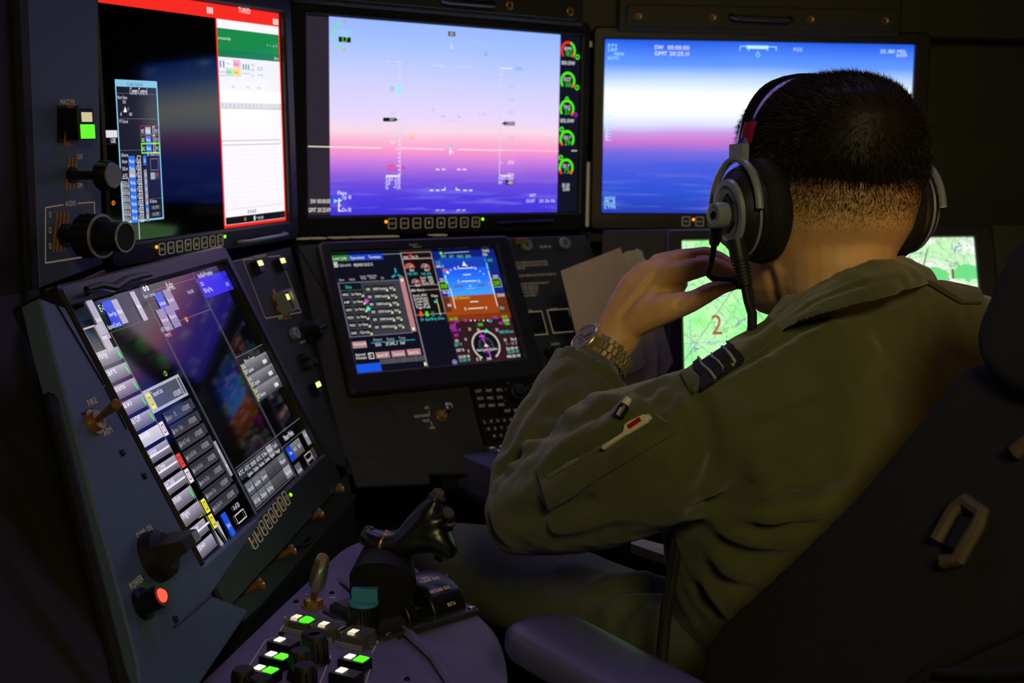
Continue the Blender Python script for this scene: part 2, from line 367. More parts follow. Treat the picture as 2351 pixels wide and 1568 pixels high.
def wquad(mb, pts, th, nrm):
    """a plate through world points pts, th thick away from nrm"""
    n = Vector(nrm).normalized()*th; a = [Vector(p) for p in pts]; return mb.loft([[p-n for p in a], a])
def plate(name, pl, pix, th=.02, h=0, c=.002, mtl=None, parent=None, label=None, kind=None, uvpts=None):
    """flat plate on a panel plane whose outline runs through the pixels pix, its face h above the plane"""
    q = uvpts or [pl.uv(x, y, h) for x, y in pix]
    area2 = sum(q[i-1][0]*q[i][1]-q[i][0]*q[i-1][1] for i in range(len(q)))
    if area2 < 0: q = q[::-1]
    return MB().prism(q, h-th, h, c).build(name, mtl or M['paint2'], parent, pl.M, label=label, kind=kind)
def base_at(pl, x, y, h=0):
    m = pl.M.copy(); p = pl.w(x, y, h); m.translation = p; return m
def screw(pl, x, y, h, parent, r=.0045, mtl=None):
    u, v = pl.uv(x, y, h); mb = MB(); mb.cyl((u, v, h-.001), (0, 0, 1), [(0, r), (.002, r), (.003, r*.7), (.0022, r*.65), (.0022, .0001)], 14)
    mb.box(u-r*.6, u+r*.6, v-.0005, v+.0005, h+.0012, h+.0021)
    return mb.build('screw', mtl or M['brass'], parent, pl.M)

# ================================================================ monitors
MARKS = ['INP1', 'INP2', 'FN', 'v', '^', '<', 'X', 'O']
def monitor(key, scr, out, label, b0=None, b1=None, nb=8, bw=.0125, bh=.015, led=None, led2=None, name='monitor', zt=.009, noleft=False, skip=0):
    pl = PL[key]; m = pl.M.copy(); m.translation = pl.at((out[0]+out[1])/2, out[2], 0)
    t = thing(name, label, 'display', m)
    frame_mb(out, scr, -.045, zt, -.001, .008, .002, .003).build('bezel', M['bezel'], t, pl.M)
    MB().box(out[0]+.012, out[1]-.012, out[2]+.012, out[3]-.012, -.045, -.0022).build('housing', M['black'], t, pl.M)
    if b0:
        u0, v0 = pl.uv(*b0, zt); u1, v1 = pl.uv(*b1, zt)
        for i in range(nb):
            k = i/(nb-1); u = u0+(u1-u0)*k; v = v0+(v1-v0)*k
            if i < skip: continue
            mb = MB(); a = bw/2; b = bh/2; mb.box(u-a, u+a, v-b, v+b, zt-.001, zt+.0008, .0004); mb.mi = 1
            frame_mb((u-a, u+a, v-b, v+b), (u-a+.0011, u+a-.0011, v-b+.0011, v+b-.0011), zt, zt+.0014, zt+.0005, .0015, .001, .0002, mb)
            bt = mb.build('button', [M['black'], M['print_d']], t, pl.M)
            g = G(pl, zt+.0010); s = MARKS[i]; c = (120, 112, 100)
            if s == 'v': z = g._z(); g._add([(u-.0028, v+.0028, z), (u+.0028, v+.0028, z), (u, v-.003, z)], [(0, 1, 2)], c)
            elif s == '^': z = g._z(); g._add([(u-.0028, v-.0028, z), (u+.0028, v-.0028, z), (u, v+.003, z)], [(0, 1, 2)], c)
            elif s == '<':
                g.l((u-.003, v-.001), (u+.003, v-.001), .0008, c); g.l((u+.0026, v-.001), (u+.0026, v+.003), .0008, c); g.l((u-.003, v-.001), (u-.001, v+.001), .0008, c); g.l((u-.003, v-.001), (u-.001, v-.003), .0008, c)
            elif s == 'O': g.arcu(u, v, .0026, 120, 420, .0007, c, 14); g.l((u, v), (u, v+.004), .0007, c)
            elif s == 'X': g.l((u-.0025, v-.003), (u+.0025, v+.003), .0008, c); g.l((u-.0025, v+.003), (u+.0025, v-.003), .0008, c)
            else: g.t(s, u-.004, v-.0022, .0042, c, .008)
            g.build('button_mark', bt, M['print_d'])
    for q, mm in ((led, M['l_amber']), (led2, M['l_lime'])):
        if q:
            u, v = pl.uv(*q, zt); MB().cyl((u, v, zt-.001), (0, 0, 1), [(0, .0022), (.0018, .0022), (.0026, .0012), (.0028, .0001)], 12).build('indicator_light', mm, t, pl.M)
    return t
def wire_handle(key, p, q, parent, h=.009, lift=.014, r=.0028, mtl=None):
    pl = PL[key]; a = Vector((*pl.uv(*p, h), h)); b = Vector((*pl.uv(*q, h), h)); d = (b-a)
    pts = [a, a+d*.04+Vector((0, 0, lift*.8)), a+d*.12+Vector((0, 0, lift)), a+d*.88+Vector((0, 0, lift)), a+d*.96+Vector((0, 0, lift*.8)), b]
    return MB().tube(pts, r, 8).build('pull_handle', mtl or M['bezel'], parent, pl.M)

# ---- upper left monitor
Lm = monitor('L', (-.405, .001, -.2995, .0015), (-.41, .022, -.329, .024), 'upper left monitor with a white spreadsheet window framed in red', (371, 572), (505, 551), led=(359, 567), led2=(516, 543))
screen_uv(PL['L'], -.404, -.299, 0, .001, 'screen', M['glass'], Lm)
g = G(PL['L'])
RED = (236, 40, 32)
u0, v0 = PL['L'].uv(509, 523); u1, v1 = PL['L'].uv(640, 32)
g.s = None
vt = 0.0; vb = -.2985; uw = PL['L'].uv(503, 260)[0]; ur = -.0005
g.r(-.404, .0005, ur, -.018, RED); g.r(uw, vb, ur, -.002, RED)
g.r(uw+.003, vb+.004, ur-.003, -.0185, (240, 236, 240))
g.r(uw+.003, -.058, ur-.003, -.030, (22, 130, 70)); g.r(uw+.003, -.068, ur-.003, -.058, (20, 118, 64))
W0 = uw+.004; WW = ur-.003-W0
g.t('TURED', -.105, -.006, .007, (255, 225, 220), .03)
for k in range(3):
    g.r(ur-.016+k*.005, -.016, ur-.013+k*.005, -.008, (255, 235, 235)); g.r(uw-.018+k*.005, -.013, uw-.015+k*.005, -.005, (255, 235, 235))
g.t('uct Activation Failed)', W0, -.045, .004, (225, 240, 228), .030)
for k, s in enumerate('=-oX'): g.t(s, ur-.035+k*.008, -.048, .004, (225, 245, 230), .003)
g.t('Share', ur-.017, -.0655, .004, (230, 245, 235), .012)
g.r(W0, -.112, W0+WW, -.068, (232, 230, 236))
for a, b, s, c in ((.016, -.071, 'Normal', (246, 246, 248)), (.034, -.071, 'Bad', (244, 170, 190)), (.016, -.082, 'Good', (176, 226, 180)), (.034, -.082, 'Neutral', (246, 216, 110))):
    g.r(W0+a, b-.010, W0+a+.0175, b, c); g.t(s, W0+a+.002, b-.007, .004, (60, 50, 60), .010)
g.fr(W0+.0155, -.0925, W0+.052, -.0705, .0004, (150, 150, 155))
for k, s in enumerate(('Conditional', 'Format as')): g.t(s, W0+.0005+k*.0075, -.089, .003, (70, 70, 90), .0065); g.r(W0+.002+k*.0075, -.082, W0+.005+k*.0075, -.073, (80, 110, 190))
g.t('Formatting', W0+.0005, -.094, .003, (70, 70, 90), .0065); g.t('Table', W0+.009, -.094, .003, (70, 70, 90), .004)
for k, s in enumerate(('Insert', 'Delete', 'Format')): g.t(s, W0+.056+k*.0065, -.089, .003, (70, 70, 90), .005); g.r(W0+.057+k*.0065, -.083, W0+.0605+k*.0065, -.075, (110, 150, 140))
for k, s in enumerate(('AutoSum', 'Fill', 'Clear')): g.t(s, W0+.078, -.077-k*.007, .003, (70, 70, 90), .010-.002*k)
for k, s in enumerate(('Sort &', 'Find &')): g.t(s, W0+.094+k*.008, -.090, .003, (70, 70, 90), .006); g.arcu(W0+.097+k*.008, -.080, .0022, 0, 360, .0008, (60, 90, 160), 10)
for x, s in ((.028, 'Styles'), (.064, 'Cells'), (.092, 'Editing')): g.t(s, W0+x, -.108, .003, (100, 100, 110), .008)
g.r(W0, -.128, W0+WW, -.1125, (250, 249, 250)); g.r(W0, -.136, W0+WW, -.128, (206, 206, 214)); g.r(W0, -.1366, W0+WW, -.136, (70, 150, 100))
for k in range(11): g.t('KLMNOPQRSTU'[k], W0+.003+k*.0095, -.1345, .0045, (60, 110, 90), .0028)
for k in range(1, 21): g.r(W0, -.136-k*.0064, W0+WW, -.1363-k*.0064, (222, 218, 226))
for k in range(12): g.r(W0+k*.0095, -.27, W0+.0002+k*.0095, -.137, (226, 222, 230))
g.fr(W0-.001, -.186, W0+WW-.006, -.1795, .0007, (40, 130, 90))
g.r(W0, -.274, W0+WW, -.2735, (190, 188, 196)); g.fr(W0+.02, -.2725, W0+WW-.004, -.267, .0003, (200, 198, 205))
for k in range(4): g.r(W0+.055+k*.006, -.2815, W0+.0585+k*.006, -.277, (150, 150, 160))
g.r(W0, -.294, W0+WW, -.284, (16, 18, 26)); g.arcu(W0+.048, -.289, .0018, 0, 360, .0012, (230, 130, 30), 10)
g.t('^ 4G 83', W0+.075, -.2915, .004, (210, 210, 220), .02); g.r(W0+.07, -.2925, W0+.0735, -.286, (230, 230, 235))
# communications window
def U(x, y): return PL['L'].uv(x, y)
cu0, cv0 = U(266, 182); cu1, cv1 = U(370, 503); cu0 = (cu0+U(277, 506)[0])/2; cu1 = (U(363, 190)[0]+U(372, 500)[0])/2
H = cv0-cv1; Wd = cu1-cu0; X = lambda f: cu0+Wd*f; Yv = lambda f: cv0-H*f
g.r(cu0, cv1, cu1, cv0, (24, 26, 42)); g.fr(cu0, cv1, cu1, cv0, .0022, (130, 190, 215)); g.r(cu0, Yv(.048), cu1, cv0, (130, 190, 215))
g.t('Comm Control', X(.28), Yv(.042), .005, (60, 80, 110), .03); g.t('Comm Control', X(.33), Yv(.10), .0085, (235, 235, 245), Wd*.42)
for f in (.095, .27, .49): g.r(X(.03), Yv(f)-.0003, X(.97), Yv(f)+.0003, (90, 95, 120))
g.t('Master Volume', X(.04), Yv(.135), .0045, (210, 210, 225), Wd*.22)
z = g._z(); g._add([(X(.1), Yv(.22), z), (X(.3), Yv(.185), z), (X(.3), Yv(.215), z)], [(0, 1, 2)], (70, 75, 95))
z = g._z(); g._add([(X(.16), Yv(.225), z), (X(.24), Yv(.225), z), (X(.2), Yv(.185), z)], [(0, 1, 2)], (235, 235, 245))
g.t('50', X(.15), Yv(.165), .004, (200, 200, 215), Wd*.08); g.t('0', X(.08), Yv(.25), .004, (200, 200, 215), Wd*.04); g.t('100', X(.28), Yv(.25), .004, (200, 200, 215), Wd*.08)
g.t('PTT Channels', X(.05), Yv(.30), .004, (210, 210, 225), Wd*.2)
for k, (s, c, bc) in enumerate((('INT3', (150, 25, 50), (170, 170, 185)), ('AR2', (30, 120, 50), (40, 110, 220)), ('AR2', (110, 235, 40), (40, 110, 220)))):
    y = Yv(.355+k*.062); g.fr(X(.53), y-.0065, X(.99), y+.0065, .0016 if k == 2 else .0009, c); g.t(s, X(.55), y-.003, .005, (230, 230, 240), Wd*.07)
    g.r(X(.65), y-.0045, X(.78), y+.0045, bc); g.t('Mode', X(.66), y-.0025, .0045, (240, 240, 250), Wd*.1); g.fr(X(.83), y-.0055, X(.88), y+.0055, .0007, (225, 225, 235)); g.t('M  S', X(.9), y-.003, .005, (225, 225, 235), Wd*.07)
g.t('All Intercom', X(.05), Yv(.535), .0045, (210, 210, 225), Wd*.16); g.t('SAP - ENCRYPTION', X(.66), Yv(.535), .0045, (210, 210, 225), Wd*.3)
g.fr(X(.73), Yv(.64), X(.93), Yv(.555), .0006, (140, 140, 155)); g.r(X(.72), Yv(.705), X(.83), Yv(.655), (150, 155, 165)); g.r(X(.83), Yv(.705), X(.94), Yv(.655), (60, 55, 68)); g.l((X(.75), Yv(.66)), (X(.77), Yv(.7)), .001, (60, 235, 70)); g.t('P', X(.86), Yv(.69), .005, (230, 40, 50), Wd*.05)
g.r(X(.64), Yv(.99), X(.642), Yv(.5), (90, 95, 120)); g.r(X(.65), Yv(.845), X(.97), Yv(.843), (90, 95, 120)); g.t('All Conference', X(.67), Yv(.875), .0045, (210, 210, 225), Wd*.17)
for k in range(2): g.r(X(.69), Yv(.925+k*.05), X(.92), Yv(.895+k*.05), (58, 60, 72)); g.t('ALL GRP'+'12'[k], X(.73), Yv(.918+k*.05), .004, (170, 170, 185), Wd*.15)
for k in range(9):
    y = Yv(.565+k*.0505)
    if k < 3: g.t(('Aircom', 'SkCom', 'ATC')[k], X(.06), y-.0025, .0045, (225, 225, 235), Wd*.12)
    else: g.fr(X(.02), y-.0055, X(.19), y+.0055, .0006, (215, 215, 225)); g.t('123.0 A', X(.03), y-.0025, .0045, (225, 225, 235), Wd*.13)
    g.r(X(.21), y-.006, X(.36), y+.006, (40, 110, 220) if k != 2 else (165, 165, 180)); g.t('Mode', X(.225), y-.003, .005, (225, 235, 255), Wd*.12)
    g.l((X(.4), y+.003), (X(.385), y), .0006, (220, 220, 230)); g.l((X(.4), y-.003), (X(.385), y), .0006, (220, 220, 230))
    g.fr(X(.42), y-.006, X(.5), y+.006, .0007, (225, 225, 235)); g.t('I1', X(.435), y-.003, .005, (225, 225, 235), Wd*.045)
    if k != 1: g.r(X(.56), y-.006, X(.63), y+.006, (40, 110, 220) if k in (0, 7) else (130, 132, 150)); g.t('5.0', X(.57), y-.0025, .0045, (235, 235, 245), Wd*.05)
g.R((229, 316), (267, 299), (215, 210, 225)); g.T('Chat', (253, 328), (265, 327), .008, (225, 225, 235))
g.R((235, 331), (268, 330), (90, 95, 120)); g.L((317, 510), (319, 549), .001, (220, 215, 235))
g.arc((259, 466), .0022, 0, 360, .0014, (240, 120, 20), 12)
g.build('screen_image', Lm)
wire_handle('L', (545, 556), (648, 536), Lm, mtl=M['silver'])

# ---- centre monitor
Cm = monitor('C', (-.0385, .4705, -.299, 0), (-.062, .487, -.331, .022), 'centre monitor with a flight display over a pink and violet sunset sky', (900, 513), (1092, 510), led=(886, 509), led2=(1108, 503), nb=8, bw=.0145, bh=.0165)
pl = PL['C']
screen_uv(pl, -.0385, -.299, .4705, 0, 'screen', M['glass'], Cm)
screen_uv(pl, 0, -.2985, .4290, 0, 'camera_feed', M['sky_c'], Cm, .0003)
g = G(pl, .0006)
GR = (176, 182, 214); WH = (240, 238, 250); DK = (20, 22, 30); GRN = (70, 240, 20); TL_ = (60, 170, 180)
g.r(-.038, -.298, -.001, -.001, (44, 36, 48)); g.r(.4295, -.298, .470, -.001, (14, 16, 34))
g.arc((794, 82), .0215, 100, 262, .0018, (100, 235, 60), 24); g.arc((794, 82), .0215, 90, 104, .0018, (240, 100, 60)); g.arc((794, 82), .0215, 255, 270, .0018, (240, 120, 60))
g.F((777, 68), (805, 82), .001, (130, 215, 225)); g.T('AOA', (783, 80), (800, 80), .007, (160, 195, 215))
g.R((777, 84), (805, 98), DK); g.T('1.7', (783, 96), (799, 96), .008, (110, 255, 40))
g.R((1029, 72), (1045, 84), (40, 38, 50)); g.T('181', (1031, 82), (1043, 82), .006, (210, 205, 180))
for k, s in enumerate(('N', '15', '14', '15', 'S', '17', '18', '19', '2')):
    x = 955+k*20.2; g.T(s, (x-4, 90+k*1.3), (x+4, 90+k*1.3), .005, GR); g.L((x, 93+k*1.3), (x, 100+k*1.3), .0009, GR); g.L((x+10, 95+k*1.3), (x+10, 98+k*1.3), .0008, GR)
g.poly([(1033, 113), (1040, 113), (1036, 96)], (200, 205, 235))
g.T('BL', (1111, 129), (1122, 129), .007, TL_); g.T('2000', (1182, 162), (1199, 162), .007, TL_)
g.T('IIAS', (894, 139), (912, 139), .006, GR)
g.L((887, 140), (918, 143), .0012, (205, 208, 232)); g.L((919, 142), (918, 405), .0012, (205, 205, 232)); g.L((886, 404), (918, 404), .0025, WH)
for k in range(27):
    y = 150+k*9.6; g.L((918-(10 if k % 4 == 0 else 5), y), (918, y), .001, (208, 206, 230) if k < 18 else WH)
for y, s in ((145, '150'), (265, '110'), (330, '100')): g.T(s, (894, y), (907, y), .006, GR if y < 300 else (230, 220, 235))
g.poly([(909, 194), (919, 194), (919, 217), (909, 217), (916, 205)], (120, 240, 240)); g.T('130', (893, 209), (905, 209), .007, TL_)
g.poly([(879, 270), (906, 270), (914, 275), (906, 279), (879, 279)], DK); g.T('109', (893, 277), (905, 277), .005, (205, 200, 190))
g.arc((944, 317), .003, 0, 360, .001, (245, 165, 40)); g.L((935, 317), (941, 317), .0009, (245, 165, 40)); g.L((947, 317), (953, 317), .0009, (245, 165, 40)); g.L((944, 309), (944, 314), .0009, (245, 165, 40))
g.F((889, 379), (909, 391), .0013, (235, 45, 75)); g.T('80', (894, 389), (904, 389), .006, (235, 60, 90)); g.poly([(921, 385), (928, 380), (928, 391)], (220, 50, 110))
for y, s in ((415, 'TAS 210'), (424, 'GS   213'), (434, 'G    +1.0')): g.T(s, (884, y), (919, y), .006, WH)
g.L((702, 336), (875, 340), .0014, (240, 238, 200)); g.L((920, 340), (1020, 343), .0012, WH); g.L((1050, 343), (1140, 345), .0012, WH); g.L((1140, 344), (1282, 347), .0011, (245, 215, 225))
g.L((1034, 338), (1034, 355), .002, WH); g.R((1032, 333), (1038, 338), (80, 190, 225)); g.arc((1035, 353), .004, 20, 160, .0012, WH)
for (x0, y0, x1, y1) in ((988, 150, 1022, 152), (1051, 153, 1083, 155), (1000, 198, 1020, 199), (1050, 200, 1070, 202), (989, 245, 1023, 247), (1050, 247, 1082, 249), (1003, 295, 1021, 295), (1052, 295, 1067, 296)): g.L((x0, y0), (x1, y1), .001, (212, 212, 235))
for x in (1000, 1014, 1049, 1062): g.L((x, 389), (x+8, 389), .0018, WH)
for x in (986, 1000, 1063, 1076): g.L((x, 437), (x+8, 437), .0018, WH)
g.L((1013, 436), (1021, 436), .0016, WH); g.L((1021, 430), (1021, 437), .0014, WH); g.L((1047, 430), (1047, 437), .0014, WH); g.L((1047, 436), (1055, 436), .0016, WH)
for x in (1000, 1012, 1048, 1060): g.L((x, 483), (x+8, 482), .0018, (200, 190, 240))
for x, y, s in ((989, 158, '10'), (989, 255, '5'), (1083, 158, '10'), (1097, 265, 'L .01')): g.T(s, (x, y), (x+(9 if s[0] != 'L' else 19), y), .005, GR)
g.L((1013, 267), (1022, 267), .0012, TL_); g.L((1050, 268), (1057, 269), .0012, TL_); g.L((1020, 278), (1049, 278), .0011, (205, 200, 225))
g.T('AL', (1157, 154), (1166, 154), .006, GR); g.L((1149, 157), (1174, 157), .0016, (235, 235, 248)); g.L((1149, 157), (1146, 403), .0013, (200, 203, 228)); g.L((1146, 403), (1172, 404), .002, WH)
for k, s in enumerate(('2275', '2240', '2220', '2200', '', '2150', '2100', '-2050', '2000')):
    y = 175+k*28.8
    if s: g.T(s, (1163, y), (1180, y), .006, GR if k < 7 else (235, 225, 240)); g.L((1147, y-3), (1154, y-3), .001, (220, 220, 235))
g.poly([(1181, 279), (1181, 288), (1158, 288), (1151, 283), (1158, 279)], (58, 56, 66)); g.T('2200', (1161, 286), (1179, 286), .0055, (215, 215, 215))
g.T('RWY 1200', (1144, 413), (1178, 413), .005, WH); g.T('BV', (1144, 422), (1153, 422), .005, WH); g.R((1160, 414), (1181, 424), (16, 16, 24)); g.T('-401', (1163, 423), (1179, 423), .006, WH)
g.T('Flaps', (774, 447), (796, 447), .006, WH); g.T('Up 10', (785, 457), (806, 457), .006, WH); g.T('Dn 30', (785, 486), (806, 486), .006, WH)
g.L((778, 455), (777, 485), .002, WH); g.L((777, 484), (784, 484), .0018, WH); g.L((778, 460), (784, 460), .0018, WH); g.L((777, 472), (782, 472), .0014, WH); g.poly([(766, 457), (777, 461), (766, 466)], (120, 230, 235))
g.T('SW 00:00:00', (712, 467), (758, 467), .0065, (235, 232, 225)); g.T('GMT 20:25:09', (707, 487), (759, 487), .0065, (235, 232, 225))
g.T('WPT', (1215, 453), (1230, 453), .006, (225, 220, 250)); g.T('15:07   20 26 06', (1206, 465), (1274, 465), .0055, (225, 220, 250))
for i, (x, y, s) in enumerate(((1304, 116, 'RPM'), (1303, 186, 'EGT'), (1301, 250, 'TRQ'), (1301, 320, 'FUEL P'), (1299, 385, 'OIL P'))):
    c = (80, 235, 25); sh = .0135
    g.arc((x, y), sh, -40, 220, .0042, c, 28, 1.0)
    if i == 0: g.arc((x, y), sh, 70, 225, .0042, (235, 40, 30), 16)
    if i in (0, 1, 2): g.arc((x, y), sh, -48, -22, .0042, (240, 110, 20), 6)
    if i == 3: g.arc((x, y), sh, 205, 228, .0042, (240, 80, 20), 6)
    if i == 4: g.arc((x, y), sh, -48, -18, .0042, (240, 110, 20), 6); g.arc((x, y), sh, 198, 228, .0042, (235, 60, 20), 6)
    if i in (0, 1): g.arc((x+21, y+15), .0035, 0, 360, .002, c, 10)
    if i == 2: g.arc((x+20, y+14), .003, 0, 360, .002, (150, 30, 190), 10); g.arc((x, y-23), .0028, 0, 360, .002, c, 10)
    if i > 2: g.arc((x-12, y-23), .0035, 0, 360, .0022, c, 10)
    g.T(s, (x-9, y), (x+8, y), .0065, (225, 232, 235)); g.T(('98.0', '560', '37', '29', '75')[i], (x-6, y+13), (x+8, y+13), .0085, (60, 215, 50))
g.T('100.0W', (1287, 148), (1320, 148), .0065, (225, 232, 235)); g.T('105.0W', (1284, 281), (1318, 281), .0065, (225, 232, 235)); g.T('35:30', (1289, 429), (1307, 429), .006, (225, 232, 235)); g.T('2:00', (1291, 438), (1307, 438), .006, (225, 232, 235)); g.L((1311, 346), (1324, 346), .0016, (200, 200, 190))
g.build('screen_image', Cm)
wire_handle('C', (1140, 512), (1265, 506), Cm)

# ---- right monitor
Rm = monitor('R', (0, .5585, -.2995, 0), (-.021, .586, -.329, .021), 'right monitor with a blue sky camera picture, behind the man\'s head', (1575, 508), (1790, 512), led=(1592, 504), nb=8, bw=.0145, bh=.0165)
pl = PL['R']
screen_uv(pl, 0, -.2995, .5585, 0, 'screen', M['sky_r'], Rm)
g = G(pl, .0005); CY_ = (170, 235, 255)
for k, s in enumerate(('DTV', 'LRF', '     MAN', 'AUTO')): g.T(s, (1395, 108+k*9.5), (1418+(14 if k == 2 else 3*(k == 3)), 108+k*9.5), .0055, CY_)
g.T('SW  00:00:00', (1502, 113), (1583, 113), .007, (245, 240, 250)); g.T('GMT 20:25:11', (1502, 127), (1582, 127), .007, (245, 240, 250))
g.L((1714, 108), (1764, 109), .0055, (190, 235, 255)); g.L((1699, 106), (1782, 108), .0012, CY_)
for x in (1699, 1719, 1762, 1782): g.L((x, 107), (x, 117), .0012, CY_)
g.arc((1740, 126), .0032, 0, 360, .001, CY_, 14); g.L((1740, 117), (1740, 123), .001, CY_); g.T('POS', (1821, 118), (1842, 118), .0065, (190, 220, 255))
g.T('20,180 MSL', (2020, 122), (2082, 124), .0065, (215, 235, 255)); g.T('1000M', (2056, 131), (2082, 132), .0055, (200, 230, 255))
g.L((1393, 273), (1392, 322), .002, CY_)
for k in range(7): g.L((1392, 276+k*7.6), (1403, 276+k*7.6), .0012, CY_)
g.T('-14', (1404, 295), (1419, 295), .0055, CY_); g.T('20V', (1394, 269), (1408, 269), .0045, (170, 220, 250))
for k in range(4): g.T(('WIDE', 'IR 2', 'LOCK', 'LTM')[k], (1387, 458+k*7), (1413, 458+k*7), .0052, CY_)
g.build('screen_image', Rm)

# ---- lower left touch screen
LLm = monitor('LL', (-.44, .0005, -.2775, .0005), (-.447, .019, -.327, .022), 'lower left tilted touch screen with columns of grey menu boxes', (580, 1243), (655, 1145), led=(569, 1234), led2=(667, 1136), bw=.0125, bh=.0165, name='touch_screen')
pl = PL['LL']; screen_uv(pl, -.4395, -.277, 0, 0, 'screen', M['glass'], LLm)
g = G(pl); LN = (110, 114, 124); TX = (225, 225, 235)
d1 = (pl.uv(319, 660)[0]+pl.uv(481, 975)[0])/2; d2 = (pl.uv(440, 626)[0]+pl.uv(649, 1038)[0])/2
g.r(-.4395, -.017, d1, -.004, (12, 12, 16)); g.t('E-Checklist', -.375, -.0135, .0075, TX, .045); g.r(d1, -.014, d2, 0, (14, 13, 18)); g.t('Radar', (d1+d2)/2-.01, -.0105, .0075, TX, .02)
g.r(d2, -.013, 0, 0, (14, 14, 18)); g.t('Amplified Procedures', d2+.012, -.010, .0068, TX, .05); g.l((d2, -.0133), (0, -.0133), .0007, LN)
for u in (d1, d1+.003, d2, d2+.0035): g.l((u, -.277), (u, 0), .0006, LN)
g.r(d1, -.0185, d2, -.0145, (18, 17, 24))
def B(a, b, col, txt=None, th=.005, tc=TX, tw=None, fx=.1):
    (u0, v0), (u1, v1) = pl.uv(*a), pl.uv(*b); g.r(u0, v1, u1, v0, col)
    if txt: g.t(txt, u0+(u1-u0)*fx, (v0+v1)/2-th/2, th, tc, tw or (u1-u0)*.8)
def grad(u0, v0, u1, v1, c0, c1, n=5):
    for k in range(n):
        a = k/n; c = [c0[i]+(c1[i]-c0[i])*(k/(n-1)) for i in range(3)]; g.r(u0, v0+(v1-v0)*(1-a-1/n), u1, v0+(v1-v0)*(1-a), c)
vB = pl.uv(451, 641)[1]
g.r(d2+.004, vB-.026, -.001, vB, (48, 40, 205)); g.t('CAS', d2+.008, vB-.010, .005, TX, .010); g.t('SBI: Eng Prbg', d2+.008, vB-.019, .0055, TX, .028); g.t('ACTN', -.02, vB-.020, .005, TX, .010); z = g._z(); g._add([(-.009, vB-.012, z), (-.009, vB-.006, z), (-.004, vB-.009, z)], [(0, 1, 2)], (10, 10, 30))
for p, q in (((541, 822), (600, 792)),): vL = pl.uv(*p)[1]
g.r(d2, vL-.018, 0, vL, (13, 13, 17)); g.l((d2, vL), (0, vL), .0007, LN); g.l((d2, vL-.018), (0, vL-.018), .0007, LN); g.t('Mission Support', d2+.022, vL-.0135, .0075, TX, .038)
for k, s in enumerate(('Latitude', 'Longitude', 'Elevation')):
    v = pl.uv(*((552, 838), (567, 866), (582, 893))[k])[1]; grad(d2+.006, v-.0165, -.001, v, (118, 120, 128), (58, 60, 68)); g.r(d2+.0045, v-.0165, d2+.006, v, (225, 220, 40))
    g.t('CAS', d2+.008, v-.006, .004, TX, .009); g.t('SBT '+s, d2+.008, v-.0135, .005, TX, .03); g.r(-.028, v-.013, -.013, v-.008, (205, 205, 210)); z = g._z(); g._add([(-.010, v-.007, z), (-.010, v-.003, z), (-.006, v-.005, z)], [(0, 1, 2)], (20, 20, 25))
vM = pl.uv(649, 1027)[1]; g.l((d2, vM+.016), (0, vM+.016), .0007, LN); g.l((d2, vM), (0, vM), .0005, LN); g.t('Master Modes', d2+.024, vM+.004, .0072, TX, .038)
grad(d2+.012, vM-.022, d2+.070, vM-.003, (112, 112, 120), (70, 70, 78)); g.r(d2+.012, vM-.022, d2+.030, vM-.003, (20, 60, 200))
for k, s in enumerate(('Nav', 'A/G', 'EO')): g.t(s, d2+.017+.019*k, vM-.014, .0045, TX, .010)
g.r(-.016, vM-.020, -.002, vM-.001, (128, 128, 138)); g.t('Clock', -.0145, vM-.009, .004, TX, .011)
g.r(d2+.012, vM-.045, d2+.033, vM-.027, (82, 82, 90)); g.t('Zeroize', d2+.014, vM-.038, .0045, TX, .017); g.fr(-.047, vM-.045, -.020, vM-.026, .0008, (220, 205, 190)); g.t('Restore to SA', -.045, vM-.036, .0042, TX, .023); g.r(-.017, vM-.04, -.004, vM-.025, (46, 46, 52))
# middle column: lower menus
va, vb_ = pl.uv(540, 1081)[1], pl.uv(553, 1105)[1]; uA = pl.uv(540, 1081)[0]+.002
for k in range(7):
    a = uA+(d2-.003-uA)*k/7; b = uA+(d2-.003-uA)*(k+1)/7-.0012; grad(a, vb_, b, va, (66, 66, 74) if k != 5 else (140, 140, 150), (46, 46, 54) if k != 5 else (110, 110, 120), 3)
    g.t(('ATC', 'ATC', 'SD/ADI', 'ATC', 'B. Max', 'Mission', 'Traffic')[k], a+.001, va-.008, .0045, TX, b-a-.003); g.t(('', 'Options', 'Outline', 'Routines', 'Comms', 'Playback', 'Manager')[k] or ' ', a+.001, va-.015, .0045, TX, b-a-.003)
vc = pl.uv(558.6, 1116)[1]; vd = pl.uv(585.8, 1172)[1]
for r_ in range(2):
    for k in range(6):
        a = uA+.002+(d2-.005-uA)*k/6; b = uA+(d2-.003-uA)*(k+1)/6; t0 = vc+(vd-vc)*r_/2; t1 = vc+(vd-vc)*(r_+1)/2+.001
        s = (('Aircraft', 'AutoRobo', 'Comms', '', '', 'Weapons'), ('UAV Config', 'Displays', 'Flight Manage', '', '', 'Payloads'))[r_][k]
        hi = s == 'Payloads'; grad(a, t1, b, t0, (150, 150, 158) if hi else (104, 104, 112) if s else (76, 76, 82), (120, 120, 128) if hi else (78, 78, 86) if s else (56, 56, 62), 3)
        if s: g.t(s, a+.0015, (t0+t1)/2-.003, .0052, TX, b-a-.004)
g.fr(uA, vd-.001, d2-.002, vc+.001, .0005, LN); g.l((uA, va+.002), (d2, va+.002), .0005, LN)
